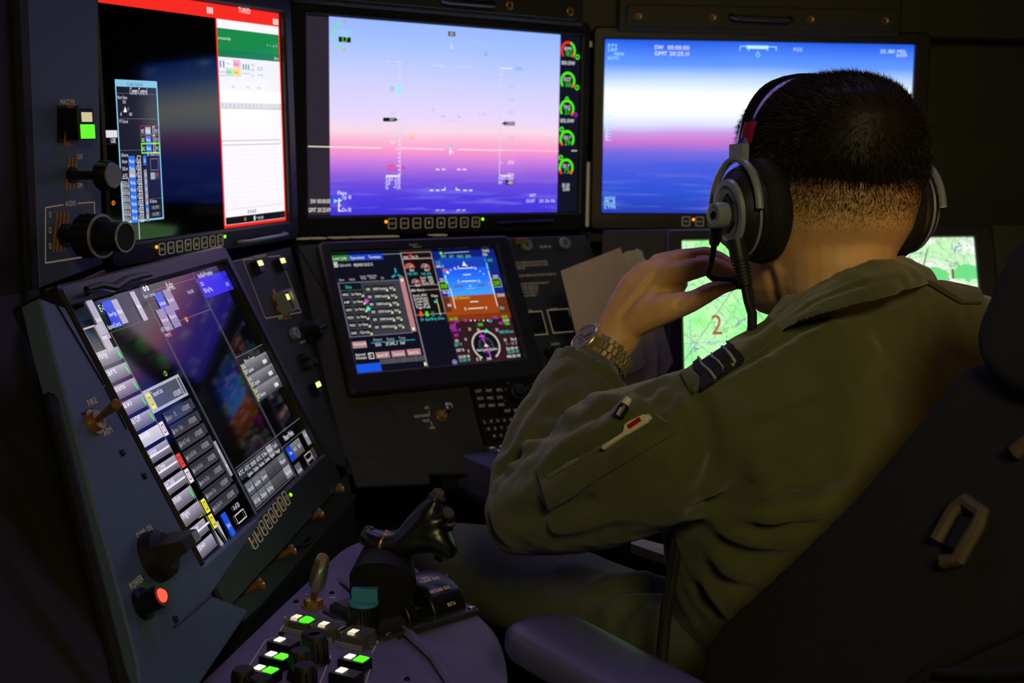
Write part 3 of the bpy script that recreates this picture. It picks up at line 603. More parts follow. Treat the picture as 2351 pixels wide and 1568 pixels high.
# radar page
for (x, y, s, c) in ((372, 697, 'SynRadar', (24, 74, 205)), (391, 689, 'Standby', (128, 124, 160)), (377, 735, 'Normal', (128, 124, 160)), (396, 727, 'Burst', (128, 124, 160))):
    u, v = pl.uv(x, y); g.r(u-.0105, v-.013, u+.0105, v+.013, c); g.t(s, u-.009, v-.002, .0045, TX, .018)
for x, y, s, wd_ in ((331, 686, 'Radar Controls', .03), (384, 669, 'Radar Status', .024), (370, 763, 'LASS Status', .024), (380, 774, 'Integrity', .014), (431, 676, 'TestStat 100%', .02)): u, v = pl.uv(x, y); g.t(s, u, v, .0045, (200, 200, 210), wd_)
u, v = pl.uv(390, 768); g.r(u, v-.003, u+.0018, v+.004, (240, 40, 50))
vR = pl.uv(367, 754)[1]; g.l((d1, vR), (d2, vR), .0006, (130, 110, 90)); vR2 = pl.uv(323, 676)[1]; g.l((d1, vR2), (d2, vR2), .0005, (110, 100, 120))
um = pl.uv(389, 675)[0]; g.l((um, vR), (um, vR2), .0004, (90, 80, 110))
g.arcu(*pl.uv(427, 734), .0022, 0, 360, .0022, (245, 140, 20), 12); g.arcu(*pl.uv(379, 858), .0025, 0, 360, .0010, (150, 220, 20), 12)
for x, y in ((303, 666), (333, 660)): pass
for k in range(2): u, v = pl.uv(330+k*7, 664-k*2); g.arcu(u, v, .0022, 0, 360, .002, (235, 230, 240), 10)
# check list pages on the left
v0 = pl.uv(212.7, 817)[1]; v1 = pl.uv(444.6, 1259)[1]; uL = -.439; uR = pl.uv(268, 797)[0]; uR = (uR+pl.uv(279, 824)[0])/2
names = ['Checklist Main Page', 'Start', 'Systems', 'Taxi', 'Take Off', 'Climb', 'Cruise', 'Link Only', 'Extended Check', 'Search Route', 'End Flight', 'Landing', 'Shutdown']
for k in range(13):
    v = v0+(v1-v0)*k/12; hi = k == 5; h = abs(v1-v0)/12*.78
    grad(uL, v-h, uR+(.004 if k < 11 else -.004), v, (205, 200, 215) if hi else (160, 152, 172), (185, 180, 195) if hi else (96, 92, 106))
    if k in (6, 7, 8, 11): g.r(uL, v-h*.45, uR+.004, v-h*.6, (225, 218, 232))
    g.t(names[k], uL+.002, v-h*.45, .0062, (238, 235, 245), .03+.002*(k % 3))
    if k < 5 or k == 9: u = uR-.002; z = g._z(); g._add([(u-.002, v-.006, z), (u+.001, v-.002, z), (u+.002, v-.011, z), (u, v-.013, z)], [(0, 1, 2, 3)], (50, 225, 60))
g.r(uR-.012, v0+(v1-v0)*10.86/12, uR, v0+(v1-v0)*11/12+.003, (225, 215, 30))
# current page boxes (middle left column)
p0 = pl.uv(323.8, 900); p1 = pl.uv(426.6, 895); bh = abs(p0[1]-p1[1])
bu0 = p0[0]; bu1 = (pl.uv(406, 860)[0]+p1[0])/2; bh = .025
g.r(bu0, p0[1]-bh, bu1, p0[1], (168, 168, 182)); g.r(bu0+.016, p0[1]-bh+.003, bu1-.010, p0[1]-.003, (74, 76, 88)); g.r(bu0+.004, p0[1]-bh+.004, bu0+.013, p0[1]-.004, (235, 225, 60)); g.fr(bu0+.006, p0[1]-bh+.008, bu0+.011, p0[1]-.008, .001, (90, 85, 30)); g.r(bu1-.008, p0[1]-bh+.003, bu1-.002, p0[1]-.003, (92, 94, 104))
g.t('Transponder Status', bu0+.018, p0[1]-.010, .0055, TX, .026); g.t('AS REQUIRED', bu1-.034, p0[1]-.020, .0055, TX, .022)
vE = pl.uv(520, 1165)[1]; nB = 8
for k in range(nB):
    v = p0[1]-bh-.004-(p0[1]-bh-.004-vE)*k/nB; h = (p0[1]-bh-.004-vE)/nB*.86; a = bu0+.018
    grad(a, v-h, bu1-.008, v, (44, 44, 50), (58, 58, 66), 3); g.r(bu1-.007, v-h*.9, bu1+.001, v, (52, 50, 62))
    g.t(('Flaps - 15', 'Trim - Set', 'Climb Fuel', 'Speed Lock/ALE Hold', 'Radios Set and Check', 'Tones to Set', 'Altimeter Set', 'Landing Gear Pin')[k], a+.002, v-.009, .005, (150, 150, 160), .028); g.t('AS REQUIRED', bu1-.032, v-h+.004, .005, (165, 165, 175), .021)
    g.arcu(a+.004, v-h+.005, .0015, 0, 360, .001, (170, 170, 180), 8)
for x, y, c in ((374, 985, (225, 215, 225)), (413, 1058, (235, 60, 60)), (432, 1093, (225, 215, 225)), (470, 1162, (235, 225, 60)), (487, 1197, (235, 225, 60))):
    u, v = pl.uv(x, y); g.r(u-.005, v-.0075, u+.005, v+.0075, c); g.fr(u-.0028, v-.0045, u+.0028, v+.0045, .001, (70, 50, 60))
uS = pl.uv(497, 1025)[0]; vs0 = pl.uv(490, 1014)[1]; vs1 = pl.uv(535, 1089)[1]
g.r(uS-.005, vs1, uS+.002, vs0, (150, 148, 160)); g.t('UP', uS-.0045, vs0-.014, .004, TX, .005); g.t('DN', uS-.0045, vs1+.01, .004, TX, .005)
(u, v) = pl.uv(521, 1203); g.r(u-.006, v-.018, u+.007, v+.012, (28, 80, 205)); g.t('Sync', u-.005, v-.004, .005, TX, .010)
(u, v) = pl.uv(510, 1220); z = g._z(); g._add([(u-.008, v+.012, z), (u, v+.012, z), (u-.002, v-.014, z)], [(0, 1, 2)], (170, 170, 178)); g._add([(u-.020, v-.012, z), (u-.012, v-.012, z), (u-.018, v+.012, z)], [(0, 1, 2)], (150, 150, 158))
(u, v) = pl.uv(550, 1184); g.fr(u-.014, v-.006, u+.014, v+.004, .001, (225, 215, 215)); g.t('0 of 20', u-.008, v+.008, .0055, TX, .018)
# upper left widgets
for x, y, s, c, ww, hh in ((224, 735, 'Checklist', (170, 160, 185), .007, .021), (256, 722, 'Show Page', (40, 62, 205), .011, .0145), (273, 716, 'Next', (165, 155, 180), .007, .0135), (317, 704, 'Menu', (172, 164, 186), .006, .017), (238, 775, 'Reset', (180, 170, 190), .007, .014)):
    u, v = pl.uv(x, y); g.r(u-ww, v-hh, u+ww, v+hh, c); g.t(s, u-ww*.8, v-.002, .0045, (245, 240, 250), ww*1.6)
u, v = pl.uv(216, 781); g.fr(u-.013, v-.014, u+.013, v+.014, .0018, (185, 170, 165)); u, v = pl.uv(250, 757); g.t('Expanded Controls', u-.002, v, .005, TX, .03)
g.l(pl.uv(252, 765), (pl.uv(252, 765)[0], -.25), .0014, (120, 110, 120)); vK = pl.uv(252, 765)[1]; g.l((uR-.02, vK), (d1, vK), .0005, (120, 80, 80))
g.build('screen_image', LLm)
# ---- lower centre flight display
pl = PL['LC']
o = [pl.uv(733, 600)[0], pl.uv(1228, 800)[0], pl.uv(1000, 893)[1], pl.uv(900, 556)[1]]
LCm = monitor('LC', (-.001, .2805, -.189, .001), (o[0], o[1], o[2], o[3]), 'lower centre flight display with route list and artificial horizon', name='flight_display', zt=.012)
screen_uv(pl, -.001, -.189, .2805, .001, 'screen', M['glass'], LCm)
g = G(pl); WHT = (235, 230, 225); GY = (70, 74, 80); MAU = (165, 120, 125); TEAL = (60, 200, 200); GN = (110, 235, 20); MG = (215, 60, 215)
Wt = .2795; Ht = .188
fx = lambda X_: (X_-232)/1720*Wt   # from the close view: 232..1952 across, 240..1340 down on straightened rows
uvx = lambda x, y: pl.uv(700+x*.25513, 520+y*.25513)
def r2(a, b, col): (u0, v0), (u1, v1) = uvx(*a), uvx(*b); g.r(u0, v1, u1, v0, col)
def t2(s, a, wpx, h, col):
    (u0, v0), (u1, _) = uvx(*a), uvx(a[0]+wpx, a[1]); g.t(s, u0, v0, h, col, u1-u0)
uA = uvx(860, 245)[0]; uB = uvx(1128, 235)[0]
g.r(0, -.188, .2795, 0, (12, 12, 26)); g.r(0, -.010, uvx(390, 260)[0], 0, (40, 110, 50)); g.r(uvx(390, 260)[0], -.010, uvx(700, 260)[0], 0, (22, 60, 180)); g.r(uvx(700, 260)[0], -.002, uA, -.001, (130, 135, 160))
t2('Lost Link', (250, 303), 130, .005, WHT); t2('Operational', (408, 297), 130, .005, WHT); t2('Terminate', (575, 290), 110, .005, WHT)
u, v = uvx(270, 345); g.fr(u-.004, v-.004, u+.004, v+.004, .0012, WHT); g.arcu(u, v, .0012, 0, 360, .0014, WHT, 10)
t2('Uploaded:', (310, 362), 110, .0045, (200, 195, 200)); t2('09JUN20 20:22 Z', (440, 360), 175, .0045, WHT)
for k in range(3):
    u, v = uvx(822, 430); q = math.radians(90+120*k); g.l((u+.002*math.cos(q), v+.002*math.sin(q)), (u+.010*math.cos(q), v+.010*math.sin(q)), .003, (40, 150, 165))
for s, x, y, w_ in (('Name', 308, 492, 48), ('Hold', 400, 488, 50), ('Loit', 498, 460, 50), ('Altitude', 560, 455, 90), ('Orbit', 505, 478, 50), ('Check', 580, 474, 60), ('Dir', 685, 474, 32)): t2(s, (x, y), w_, .0036, (185, 180, 185))
u0 = uvx(300, 520)[0]; vt = uvx(300, 512)[1]; vb = uvx(420, 995)[1]; uE = uvx(860, 500)[0]
g.r(u0-.0005, vb, uE, vt, (52, 56, 62)); g.fr(u0-.0005, vb-.0008, uE, vt+.0008, .001, (110, 112, 135)); rh = (vt-vb)/7
nm = ['', 'HM32', 'HP', 'AR31', 'RZ202', 'TRAZ03', 'SAR']
for k in range(7):
    v = vt-rh*k
    if k == 0: g.r(u0+.002, v-rh+.001, u0+.035, v-.001, (10, 18, 20)); g.t('Sita', u0+.010, v-rh+.003, .005, TEAL, .010)
    else:
        g.r(u0+.002, v-rh+.0012, u0+.013, v-.0012, (12, 12, 14)); g.t(nm[k], u0+.003, v-rh*.7, .004, WHT, .009); g.r(u0+.0155, v-rh+.0012, u0+.036, v-.0012, (22, 24, 26)); g.t('Ltr None' if k < 6 else 'Circle', u0+.017, v-rh*.7, .0045, WHT, .016)
        z = g._z(); g._add([(u0+.032, v-rh+.001, z), (u0+.036, v-rh+.001, z), (u0+.036, v-rh+.005, z)], [(0, 1, 2)], (235, 230, 160))
    if k < 6:
        vv = v-rh*.45; a = u0+.040
        for x0, x1, s in ((0, .010, '130'), (.0115, .037, '24000 Enabled'), (.0385, .049, 'RNZ1')):
            g.r(a+x0, vv-rh+.0016, a+x1, vv-.0012, (24, 26, 28)); g.t(s, a+x0+.0015, vv-rh*.72, .0042, WHT, x1-x0-.003)
        z = g._z(); g._add([(a+.033, vv-rh+.001, z), (a+.037, vv-rh+.001, z), (a+.037, vv-rh+.005, z)], [(0, 1, 2)], (235, 230, 160))
        z = g._z(); g._add([(a+.0455, vv-rh+.001, z), (a+.049, vv-rh+.001, z), (a+.049, vv-rh+.005, z)], [(0, 1, 2)], (235, 230, 160))
for x, y, c in ((553, 672, MG), (570, 740, (80, 220, 190))): u, v = uvx(x, y); z = g._z(); g._add([(u-.004, v, z), (u, v-.004, z), (u+.004, v, z), (u, v+.004, z)], [(0, 1, 2, 3)], c)
uq = uE-.001; g.r(uq, vb+.004, uq+.008, vt+.003, (178, 120, 122))
for vq in (vt, vb+.006): g.r(uq, vq-.005, uq+.008, vq+.004, MAU); g.arcu(uq+.004, vq-.0005, .0015, 0, 360, .0016, (245, 240, 190), 10)
r2((420, 1040), (560, 1090), MAU); t2('AutoLand', (438, 1075), 115, .005, WHT); g.l(uvx(595, 1050), (uvx(990, 1020)[0], uvx(595, 1050)[1]), .0013, (40, 140, 175))
for s, x, y, w_ in (('Airport', 615, 1034, 85), ('Runway', 738, 1027, 70), ('Trans', 846, 1018, 60), ('EGVA', 636, 1080, 55), ('27,09L,1', 727, 1072, 110), ('Def', 860, 1062, 45)): t2(s, (x, y), w_, .0045, WHT if y > 1050 else (170, 165, 175))
t2('Approach', (455, 1168), 95, .0042, WHT); t2('Attempts', (460, 1198), 100, .0042, WHT); r2((563, 1140), (622, 1195), (12, 12, 16)); g.F((700+565*.25513, 520+1140*.25513), (700+626*.25513, 520+1190*.25513), .0009, WHT); t2('5', (583, 1178), 18, .006, WHT)
for s, x, y in (('Send UP', 632, 1135), ('Cancel', 772, 1122), ('Send LL', 912, 1108)): r2((x, y), (x+136, y+45), MAU); t2(s, (x+20, y+42), 100, .005, WHT)
g.r(0, -.188, uvx(690, 1290)[0], -.173, (20, 80, 215)); g.r(uvx(690, 1290)[0], -.176, uvx(1095, 1240)[0], -.168, (70, 72, 78))
for k in range(3): u = uvx(800+105*k, 1250)[0]; g.r(u, -.176, u+.001, -.165, (90, 92, 110))
u, v = uvx(1090, 1240); z = g._z(); g._add([(u-.003, v-.003, z), (u-.003, v+.004, z), (u+.003, v, z)], [(0, 1, 2)], (240, 235, 190))
uC = uvx(1000, 700)[0]
g.r(uA-.0012, -.188, uA+.001, 0, (125, 110, 125))
# engine strip
g.r(uA+.001, -.104, uB, 0, (14, 12, 14)); g.fr(uA, -.104, uB+.001, 0, .0012, (160, 130, 130)); g.r(uA, -.012, uB, -.010, (160, 130, 130)); g.r(uA, -.056, uB, -.055, (160, 130, 130)); g.r(uA, -.064, uB, -.063, (160, 130, 130))
for x, y, r_, c in ((945, 375, .0075, (215, 50, 40)), (1080, 372, .0075, (150, 110, 100)), (995, 510, .0072, (150, 100, 95))):
    u, v = uvx(x, y); g.arcu(u, v, .0036, 0, 185, .0072, (128, 100, 98), 16); g.arcu(u, v, r_, 0 if c[0] > 200 else -30, 190 if c[0] > 200 else 40, .0018, (225, 60, 40), 16); g.l((u, v), (u+.004, v+.004 if x < 1050 else v+.006), .0007, WHT); g.t('98.0', u-.002, v-.006, .004, WHT, .008)
for x in (925, 1050): t2('FUEL 100%', (x, 440), 90, .004, TEAL)
for k, (x, y, s) in enumerate(((890, 290, 'ENG    OIL 75'), (1040, 475, 'Fuel  990'), (1048, 500, 'Bat   295'), (1055, 525, 'Hook 500'), (955, 590, 'GPS  75.0 :1/-'), (972, 635, 'Aux/L ADC'), (980, 662, 'Fuel:Auto'), (985, 689, 'Tank:Off'), (992, 716, 'Trim: GPS'), (1000, 742, 'Tgt:Full'))): t2(s, (x, y), 110 if x > 1000 else 130, .004, WHT)
u, v = uvx(948, 266); g.arcu(u, v, .0015, 0, 360, .0025, (235, 40, 20), 12)
u, v = uvx(1180, 650); g.r(u, v-.028, u+.001, v, (225, 220, 150)); t2('Flaps', (1138, 636), 60, .004, WHT); g.arcu(u-.003, v-.005, .001, 0, 360, .002, TEAL, 10)
for x, c in ((1043, (240, 80, 20)), (1097, (90, 220, 20)), (1150, (40, 120, 90))): u, v = uvx(x, 788); g.r(u-.0022, v-.004, u+.0022, v+.004, c)
t2('50 -Spd Brky Brke', (1042, 852), 220, .0045, TEAL)
# attitude
hz = uvx(1400, 625)[1]; uP = .2795
grad(uB+.001, -.04, uP, 0, (20, 64, 190), (22, 60, 170), 4); grad(uB+.001, hz, uP, -.03, (26, 90, 235), (60, 150, 250), 6); g.r(uB+.001, -.110, uP, hz, (150, 66, 16)); g.r(uB+.001, -.125, uP, -.108, (120, 50, 18)); g.r(uB+.001, -.188, uP, -.118, (46, 22, 26))
g.r(uB+.001, hz, uvx(1230, 500)[0]+.005, -.006, (16, 38, 120)); g.r(.2615, hz, uP, -.006, (16, 38, 120)); g.r(uB+.001, -.102, uB+.012, hz-.001, (92, 44, 22)); g.r(.2615, -.110, uP, hz-.001, (98, 44, 20))
g.r(uB+.001, -.012, uP, 0, (14, 28, 110))
for s, x, w_ in (('GPS', 1225, 45), ('ALT', 1300, 40), ('HOLD', 1370, 55), ('GPS1', 1445, 50)): t2(s, (x, 283), w_, .0045, GN)
u, v = uvx(1222, 243); g.arcu(u, v, .001, 0, 360, .003, GN, 10); g.l((u+.005, v), (u+.050, v+.001), .0006, WHT)
cu_, cv_ = uvx(1430, 335); z = g._z(); g._add([(cu_-.004, cv_-.004, z), (cu_+.004, cv_-.004, z), (cu_, cv_+.004, z)], [(0, 1, 2)], WHT)
ch, cvh = uvx(1485, 545)
for k in range(-5, 6):
    if k: q = math.radians(90+k*11); g.l((ch-.004+.040*math.cos(q), cvh+.034*math.sin(q)), (ch-.004+.0425*math.cos(q), cvh+.037*math.sin(q)), .0012, WHT)
for x, y, w_ in ((1375, 380, 140), (1420, 437, 70), (1405, 497, 140), (1485, 680, 75), (1468, 742, 140)): u, v = uvx(x, y); u1 = uvx(x+w_, y)[0]; g.r(u, v-.0007, u1, v+.0007, WHT)
for x, y in ((1342, 383), (1520, 378), (1373, 500), (1557, 494), (1435, 745), (1622, 735)): t2('10' if y < 400 else '5', (x, y+10), 22, .0045, WHT)
g.l(uvx(1340, 545), (uvx(1420, 540)[0], uvx(1340, 545)[1]), .0022, (80, 84, 80)); g.l((uvx(1550, 530)[0], uvx(1550, 535)[1]), (uvx(1618, 530)[0], uvx(1550, 535)[1]), .0022, (80, 84, 80)); g.l(uvx(1445, 563), (uvx(1530, 555)[0], uvx(1445, 563)[1]), .0012, (130, 190, 250)); u, v = uvx(1485, 535); g.arcu(u, v, .0008, 0, 360, .0016, (190, 215, 250), 8)
t2('GPS Altimeter', (1335, 660), 155, .005, (235, 190, 20))
for x, y, s, c in ((1218, 560, '108', GN), (1690, 530, '2200', GN)):
    u, v = uvx(x, y+10); u1 = uvx(x+60, y)[0]; g.r(u, v-.001, u1+.003, v+.012, (20, 60, 10)); g.fr(u-.0008, v-.0018, u1+.004, v+.013, .0008, (180, 190, 170)); g.t(s, u+.001, v+.002, .007, c, u1-u)
for x0, y0, x1, y1, c in ((1250, 440, 1270, 520, (120, 220, 200)), (1305, 560, 1350, 740, WHT), (1625, 330, 1640, 390, (90, 200, 200)), (1640, 400, 1735, 720, WHT)):
    (a, b), (c_, d) = uvx(x0, y0), uvx(x1, y1); u = (a+c_)/2; g.r(u, d, u+(.0025 if c != WHT else .0012), b, c)
for s, x, y, w_, c in (('320', 1175, 340, 45, TEAL), ('140-1', 1178, 375, 70, WHT), ('120', 1212, 495, 40, WHT), ('90-1', 1240, 610, 60, WHT), ('80', 1285, 725, 35, WHT), ('7,150', 1615, 320, 75, TEAL), ('2500', 1690, 465, 50, WHT), ('150', 1750, 750, 45, TEAL), ('2000', 1730, 635, 70, WHT), ('TAWS', 1595, 235, 65, WHT), ('HSA', 1600, 268, 45, WHT)): t2(s, (x, y), w_, .005, c)
u, v = uvx(1258, 400); g.arcu(u, v, .001, 0, 360, .004, (235, 70, 40), 10); g.arcu(u+.004, v-.003, .001, 0, 360, .003, WHT, 10)
u, v = uvx(1662, 512); g.arcu(u, v, .001, 0, 360, .003, MG, 10)
# compass
hu, hv = uvx(1628, 1070); R0 = .0235
g.arcu(hu, hv, R0/2, 0, 360, R0, (10, 10, 22), 40); g.arcu(hu, hv, R0, -58, 238, .0018, (200, 195, 180), 44)
for k in range(37): q = math.radians(-58+k*8.2); g.l((hu+R0*.9*math.cos(q), hv+R0*.9*math.sin(q)), (hu+R0*math.cos(q), hv+R0*math.sin(q)), .0007, WHT)
g.arcu(hu, hv, R0*.52, 0, 360, .0007, (90, 90, 120), 30)
for k in range(12): q = math.radians(k*30); g.l((hu+R0*.35*math.cos(q), hv+R0*.35*math.sin(q)), (hu+R0*.5*math.cos(q), hv+R0*.5*math.sin(q)), .0006, (100, 100, 130))
g.l((hu-.004, hv+.019), (hu, hv), .0016, MG); g.l((hu, hv), (hu+.003, hv-.020), .0016, MG); g.l((hu-.008, hv+.015), (hu+.002, hv+.015), .0022, MG); g.l((hu+.003, hv+.02), (hu+.010, hv+.022), .0014, TEAL)
g.arcu(hu, hv, .001, 0, 360, .002, (235, 230, 180), 10); g.l((hu-.004, hv-.0015), (hu+.004, hv-.0015), .0012, (235, 230, 180)); g.t('Not Just Qualtn', hu-.018, hv-.009, .0042, WHT, .036); g.l((hu+.006, hv+.026), (hu+.012, hv+.020), .002, (90, 210, 200))
for s, x, y, w_, c in (('Spd 120', 1300, 845, 75, GN), ('24.5', 1345, 868, 40, MG), ('1:24', 1305, 900, 55, MG), ('1200', 1300, 925, 60, MG), ('CRS 14', 1320, 950, 85, MG), ('BRT', 1345, 995, 40, MG), ('GPS', 1350, 1045, 35, WHT), ('QRT 9', 1345, 1080, 70, TEAL), ('DRT N', 1365, 1130, 70, WHT),
                       ('24G', 1430, 860, 30, MG), ('KTAS', 1690, 835, 45, MG), ('28', 1650, 865, 35, TEAL), ('MG', 1745, 885, 40, MG), ('1015', 1770, 830, 55, GN), ('QNH', 1780, 860, 60, WHT), ('MBR', 1800, 890, 45, GN), ('000.0ktas', 1750, 965, 130, TEAL), ('76.4', 1850, 1030, 55, WHT), ('1 - 0.7', 1805, 1070, 110, (170, 160, 190)), ('126.100 W', 1810, 1115, 110, WHT), ('122.00 W', 1820, 1145, 110, TEAL), ('140.50 W', 1815, 1185, 130, WHT),
                       ('113.50 W', 1380, 1190, 110, WHT), ('112.05 W', 1385, 1222, 110, TEAL), ('E 17', 1545, 1210, 50, WHT), ('240', 1635, 1205, 45, WHT), ('31', 1470, 940, 25, WHT), ('34', 1548, 945, 25, WHT), ('33', 1715, 945, 25, WHT), ('24', 1790, 1035, 25, WHT), ('N', 1440, 1030, 16, WHT), ('S', 1465, 1135, 16, WHT)): t2(s, (x, y), w_, .0046, c)
u, v = uvx(1575, 885); g.r(u-.007, v-.0035, u+.006, v+.003, (30, 70, 20)); g.t('108', u-.004, v-.002, .0045, GN, .008)
for k in range(5): u, v = uvx(1490+k*38, 848); g.arcu(u, v, .0005, 0, 360, .0016, WHT if k != 2 else MG, 8)
u, v = uvx(1345, 1222); g.arcu(u, v, .0035, 0, 360, .0012, (130, 140, 200), 14); g.arcu(u, v, .0008, 0, 360, .0015, (160, 170, 230), 8)
g.build('screen_image', LCm)
g = G(pl, .0125); g.t('FLIGHT', pl.uv(940, 566, .012)[0], pl.uv(940, 564, .012)[1], .0028, (0, 0, 0), .015); g.t('DISPLAY', pl.uv(947, 570, .012)[0], pl.uv(947, 569, .012)[1], .0025, (0, 0, 0), .016)
g.build('bezel_mark', LCm, M['print_d'])

# ---- lower right chart display
pl = PL['LR']; uW = pl.uv(2237, 569)[0]; hM = uW*9/16
LRm = monitor('LR', (0, uW, -hM, 0), (-.025, uW+.030, -hM-.03, .018), 'lower right display with a green and white chart, behind the man\'s hand', name='chart_display')
screen_uv(pl, 0, -hM, uW, 0, 'screen', M['map'], LRm)
g = G(pl, .0006)
g.T('2', (1632, 768), (1662, 768), .034, (165, 75, 60))
for x, y in ((1601, 740), (1592, 774), (1587, 790), (1727, 668), (1724, 716), (1633, 690), (1622, 866), (1558, 812), (1734, 760)): u, v = pl.uv(x, y); g.t('>' if x % 2 else 'A', u, v, .006, (225, 60, 50), .005)
for a, b, c in (((1560, 700), (1760, 640), (110, 190, 120)), ((1570, 830), (1700, 640), (90, 160, 100)), ((1600, 640), (1760, 800), (120, 190, 130)), ((1660, 600), (1770, 760), (110, 120, 60)), ((1560, 760), (1700, 860), (100, 180, 120)), ((1575, 560), (1590, 850), (130, 170, 220)), ((1555, 790), (1740, 780), (130, 170, 220)), ((1600, 560), (1700, 700), (110, 190, 120))): g.L(a, b, .0011, c)
u, v = pl.uv(2145, 645); g.arcu(u, v, .012, 0, 180, .024, (110, 215, 130), 16)
u, v = pl.uv(2222, 640); g.arcu(u, v, .010, 0, 180, .030, (110, 215, 130), 12); g.L((2126, 660), (2175, 625), .012, (110, 215, 130))
g.L((2130, 570), (2120, 610), .0015, (50, 60, 60)); g.L((2085, 590), (2150, 640), .0012, (70, 80, 80)); g.R((2184, 618), (2191, 640), (110, 80, 60)); g.T('COL', (2180, 612), (2205, 611), .006, (60, 50, 50)); g.arc((2080, 605), .009, 0, 360, .002, (240, 190, 120), 20)
g.build('screen_image', LRm)

# ================================================================ console body
CON = thing('console', 'dark charcoal wrap-around console that carries all the displays', 'console', Matrix.Translation((0, 2.2, 0)))
pC, pR, pL_, pLL, pLC = (PL[k] for k in ('C', 'R', 'L', 'LL', 'LC'))
th = .02
def cplate(name, pl, uvp, h, thick=.02, mtl=None, label=None, c=.002): return plate(name, pl, None, thick, h, c, mtl, CON, label, uvpts=uvp)
# fascia behind the monitors
cplate('fascia_panel', pC, [(-.10, -.36), (.52, -.36), (.52, .45), (-.10, .45)], -.047)
cplate('fascia_panel', pR, [(-.05, -.36), (1.5, -.36), (1.5, .45), (-.05, .45)], -.047)
cplate('fascia_panel', pL_, [(-.9, -.36), (.06, -.36), (.06, .45), (-.9, .45)], -.047)
# header boxes above the monitors
def header(pl, u0, u1, v0, v1, h, name='header_box'):
    return MB().box(u0, u1, v0, v1, -.05, h, .004).build(name, M['paint2'], CON, pl.M)
hdC = header(pC, pC.uv(690, 0)[0]-.02, pC.uv(1325, 60)[0], pC.uv(1320, 62)[1]+.0, .40, .02)
hdR = header(pR, pR.uv(1415, 60)[0], pR.uv(2062, 60)[0], pR.uv(1700, 80)[1], .40, .014)
hdR2 = header(pR, pR.uv(1330, 60)[0], 1.2, pR.uv(1400, 75)[1], .42, -.004)
MB().box(pC.uv(666, 0)[0]-.005, pC.uv(690, 0)[0], -.34, .03, -.045, -.004, .002).build('corner_post', M['black'], CON, pC.M)
# access covers
def cover(pl, pts, h, label, screws, handle, name='access_cover'):
    q = [pl.uv(x, y, h) for x, y in pts]; u0, u1 = min(a for a, b in q), max(a for a, b in q); v0, v1 = min(b for a, b in q), max(b for a, b in q)
    m = pl.M.copy(); m.translation = pl.at((u0+u1)/2, v0, h)
    t = thing(name, label, 'cover plate', m)
    MB().prism(rrect(u0, u1, v0, v1, .008), h, h+.006, .0015).build('cover_plate', M['paint2'], t, pl.M)
    for x, y in screws:
        u, v = pl.uv(x, y, h+.006); s_ = MB(); s_.cyl((u, v, h+.005), (0, 0, 1), [(0, .0072), (.0018, .0072), (.003, .0055), (.0022, .0035), (.0022, .0001)], 18)
        sc = s_.build('screw', M['brass'], t, pl.M); MB().cyl((u, v, h+.0068), (0, 0, 1), [(0, .0028), (.0007, .0026), (.0008, .0001)], 6).build('screw_socket', M['black'], sc, pl.M)
    (x0, y0), (x1, y1) = handle; a = Vector((*pl.uv(x0, y0, h+.02), h+.005)); b = Vector((*pl.uv(x1, y1, h+.02), h+.005)); d = b-a
    MB().tube([a+Vector((0, .004, 0)), a+Vector((0, 0, .012)), a+d*.06+Vector((0, -.002, .02)), a+d*.94+Vector((0, -.002, .02)), b+Vector((0, 0, .012)), b+Vector((0, .004, 0))], .0042, 10).build('handle', M['grip'], t, pl.M)
    return t
cover(pR, [(1437, 10), (2055, 72)], .014, 'long cover plate with blue-lit handle above the right monitor', [(1467, 37), (1637, 40), (1861, 44), (2032, 47)], ((1682, 38), (1818, 44)))
cover(pC, [(715, -60), (1322, 48)], .02, 'cover plate with handle and screws above the centre monitor', [(1170, 12), (1309, 26), (960, -14)], ((1020, 0), (1138, 10)))
# lower centre panel
zc = -.006
LCq = [pLC.uv(672, 548, zc), pLC.uv(1345, 528, zc), pLC.uv(1560, 960, zc), pLC.uv(1150, 1010, zc), pLC.uv(1010, 1020, zc), pLC.uv(985, 1075, zc), pLC.uv(880, 1085, zc), pLC.uv(862, 1045, zc), pLC.uv(790, 1055, zc)]
v00 = pLC.uv(690, 560)[1]
lcp = cplate('instrument_panel', pLC, [pLC.uv(682, 560, zc), (pLC.uv(682, 560, zc)[0], .022), (pLC.uv(1345, 528, zc)[0], .022), (pLC.uv(1500, 960, zc)[0], -.36), pLC.uv(1150, 1090, zc), pLC.uv(985, 1090, zc), pLC.uv(880, 1090, zc), pLC.uv(800, 1090, zc), pLC.uv(750, 900, zc)], zc, .012)
cplate('kick_panel', pLC, [pLC.uv(795, 1048, zc+.004), pLC.uv(876, 1046, zc+.004), pLC.uv(900, 1080, zc+.004), pLC.uv(985, 1082, zc+.004), pLC.uv(990, 1112, zc+.004), pLC.uv(820, 1120, zc+.004)], zc+.004, .012)
g = G(pLC, zc+.0005)
for y, x0, x1 in ((601, 1163, 1262), (608, 1165, 1264), (614, 1167, 1210), (631, 1172, 1283), (650, 1178, 1266), (657, 1179, 1240), (663, 1181, 1241), (670, 1182, 1240), (677, 1186, 1237)):
    s = 'WARNING DO NOT OPERATE UNIT WITHOUT POWER ON SET ALL SWITCHES TO OFF BEFORE USE'[:int((x1-x0)*.42)]; g.T(s, (x0, y+3), (x1, y+2), .0038, (0, 0, 0))
for s, x0, x1, y in (('LOCK A', 1152, 1178, 570), ('FLIR-A', 1244, 1270, 566)): g.T(s, (x0, y), (x1, y), .0045, (0, 0, 0))
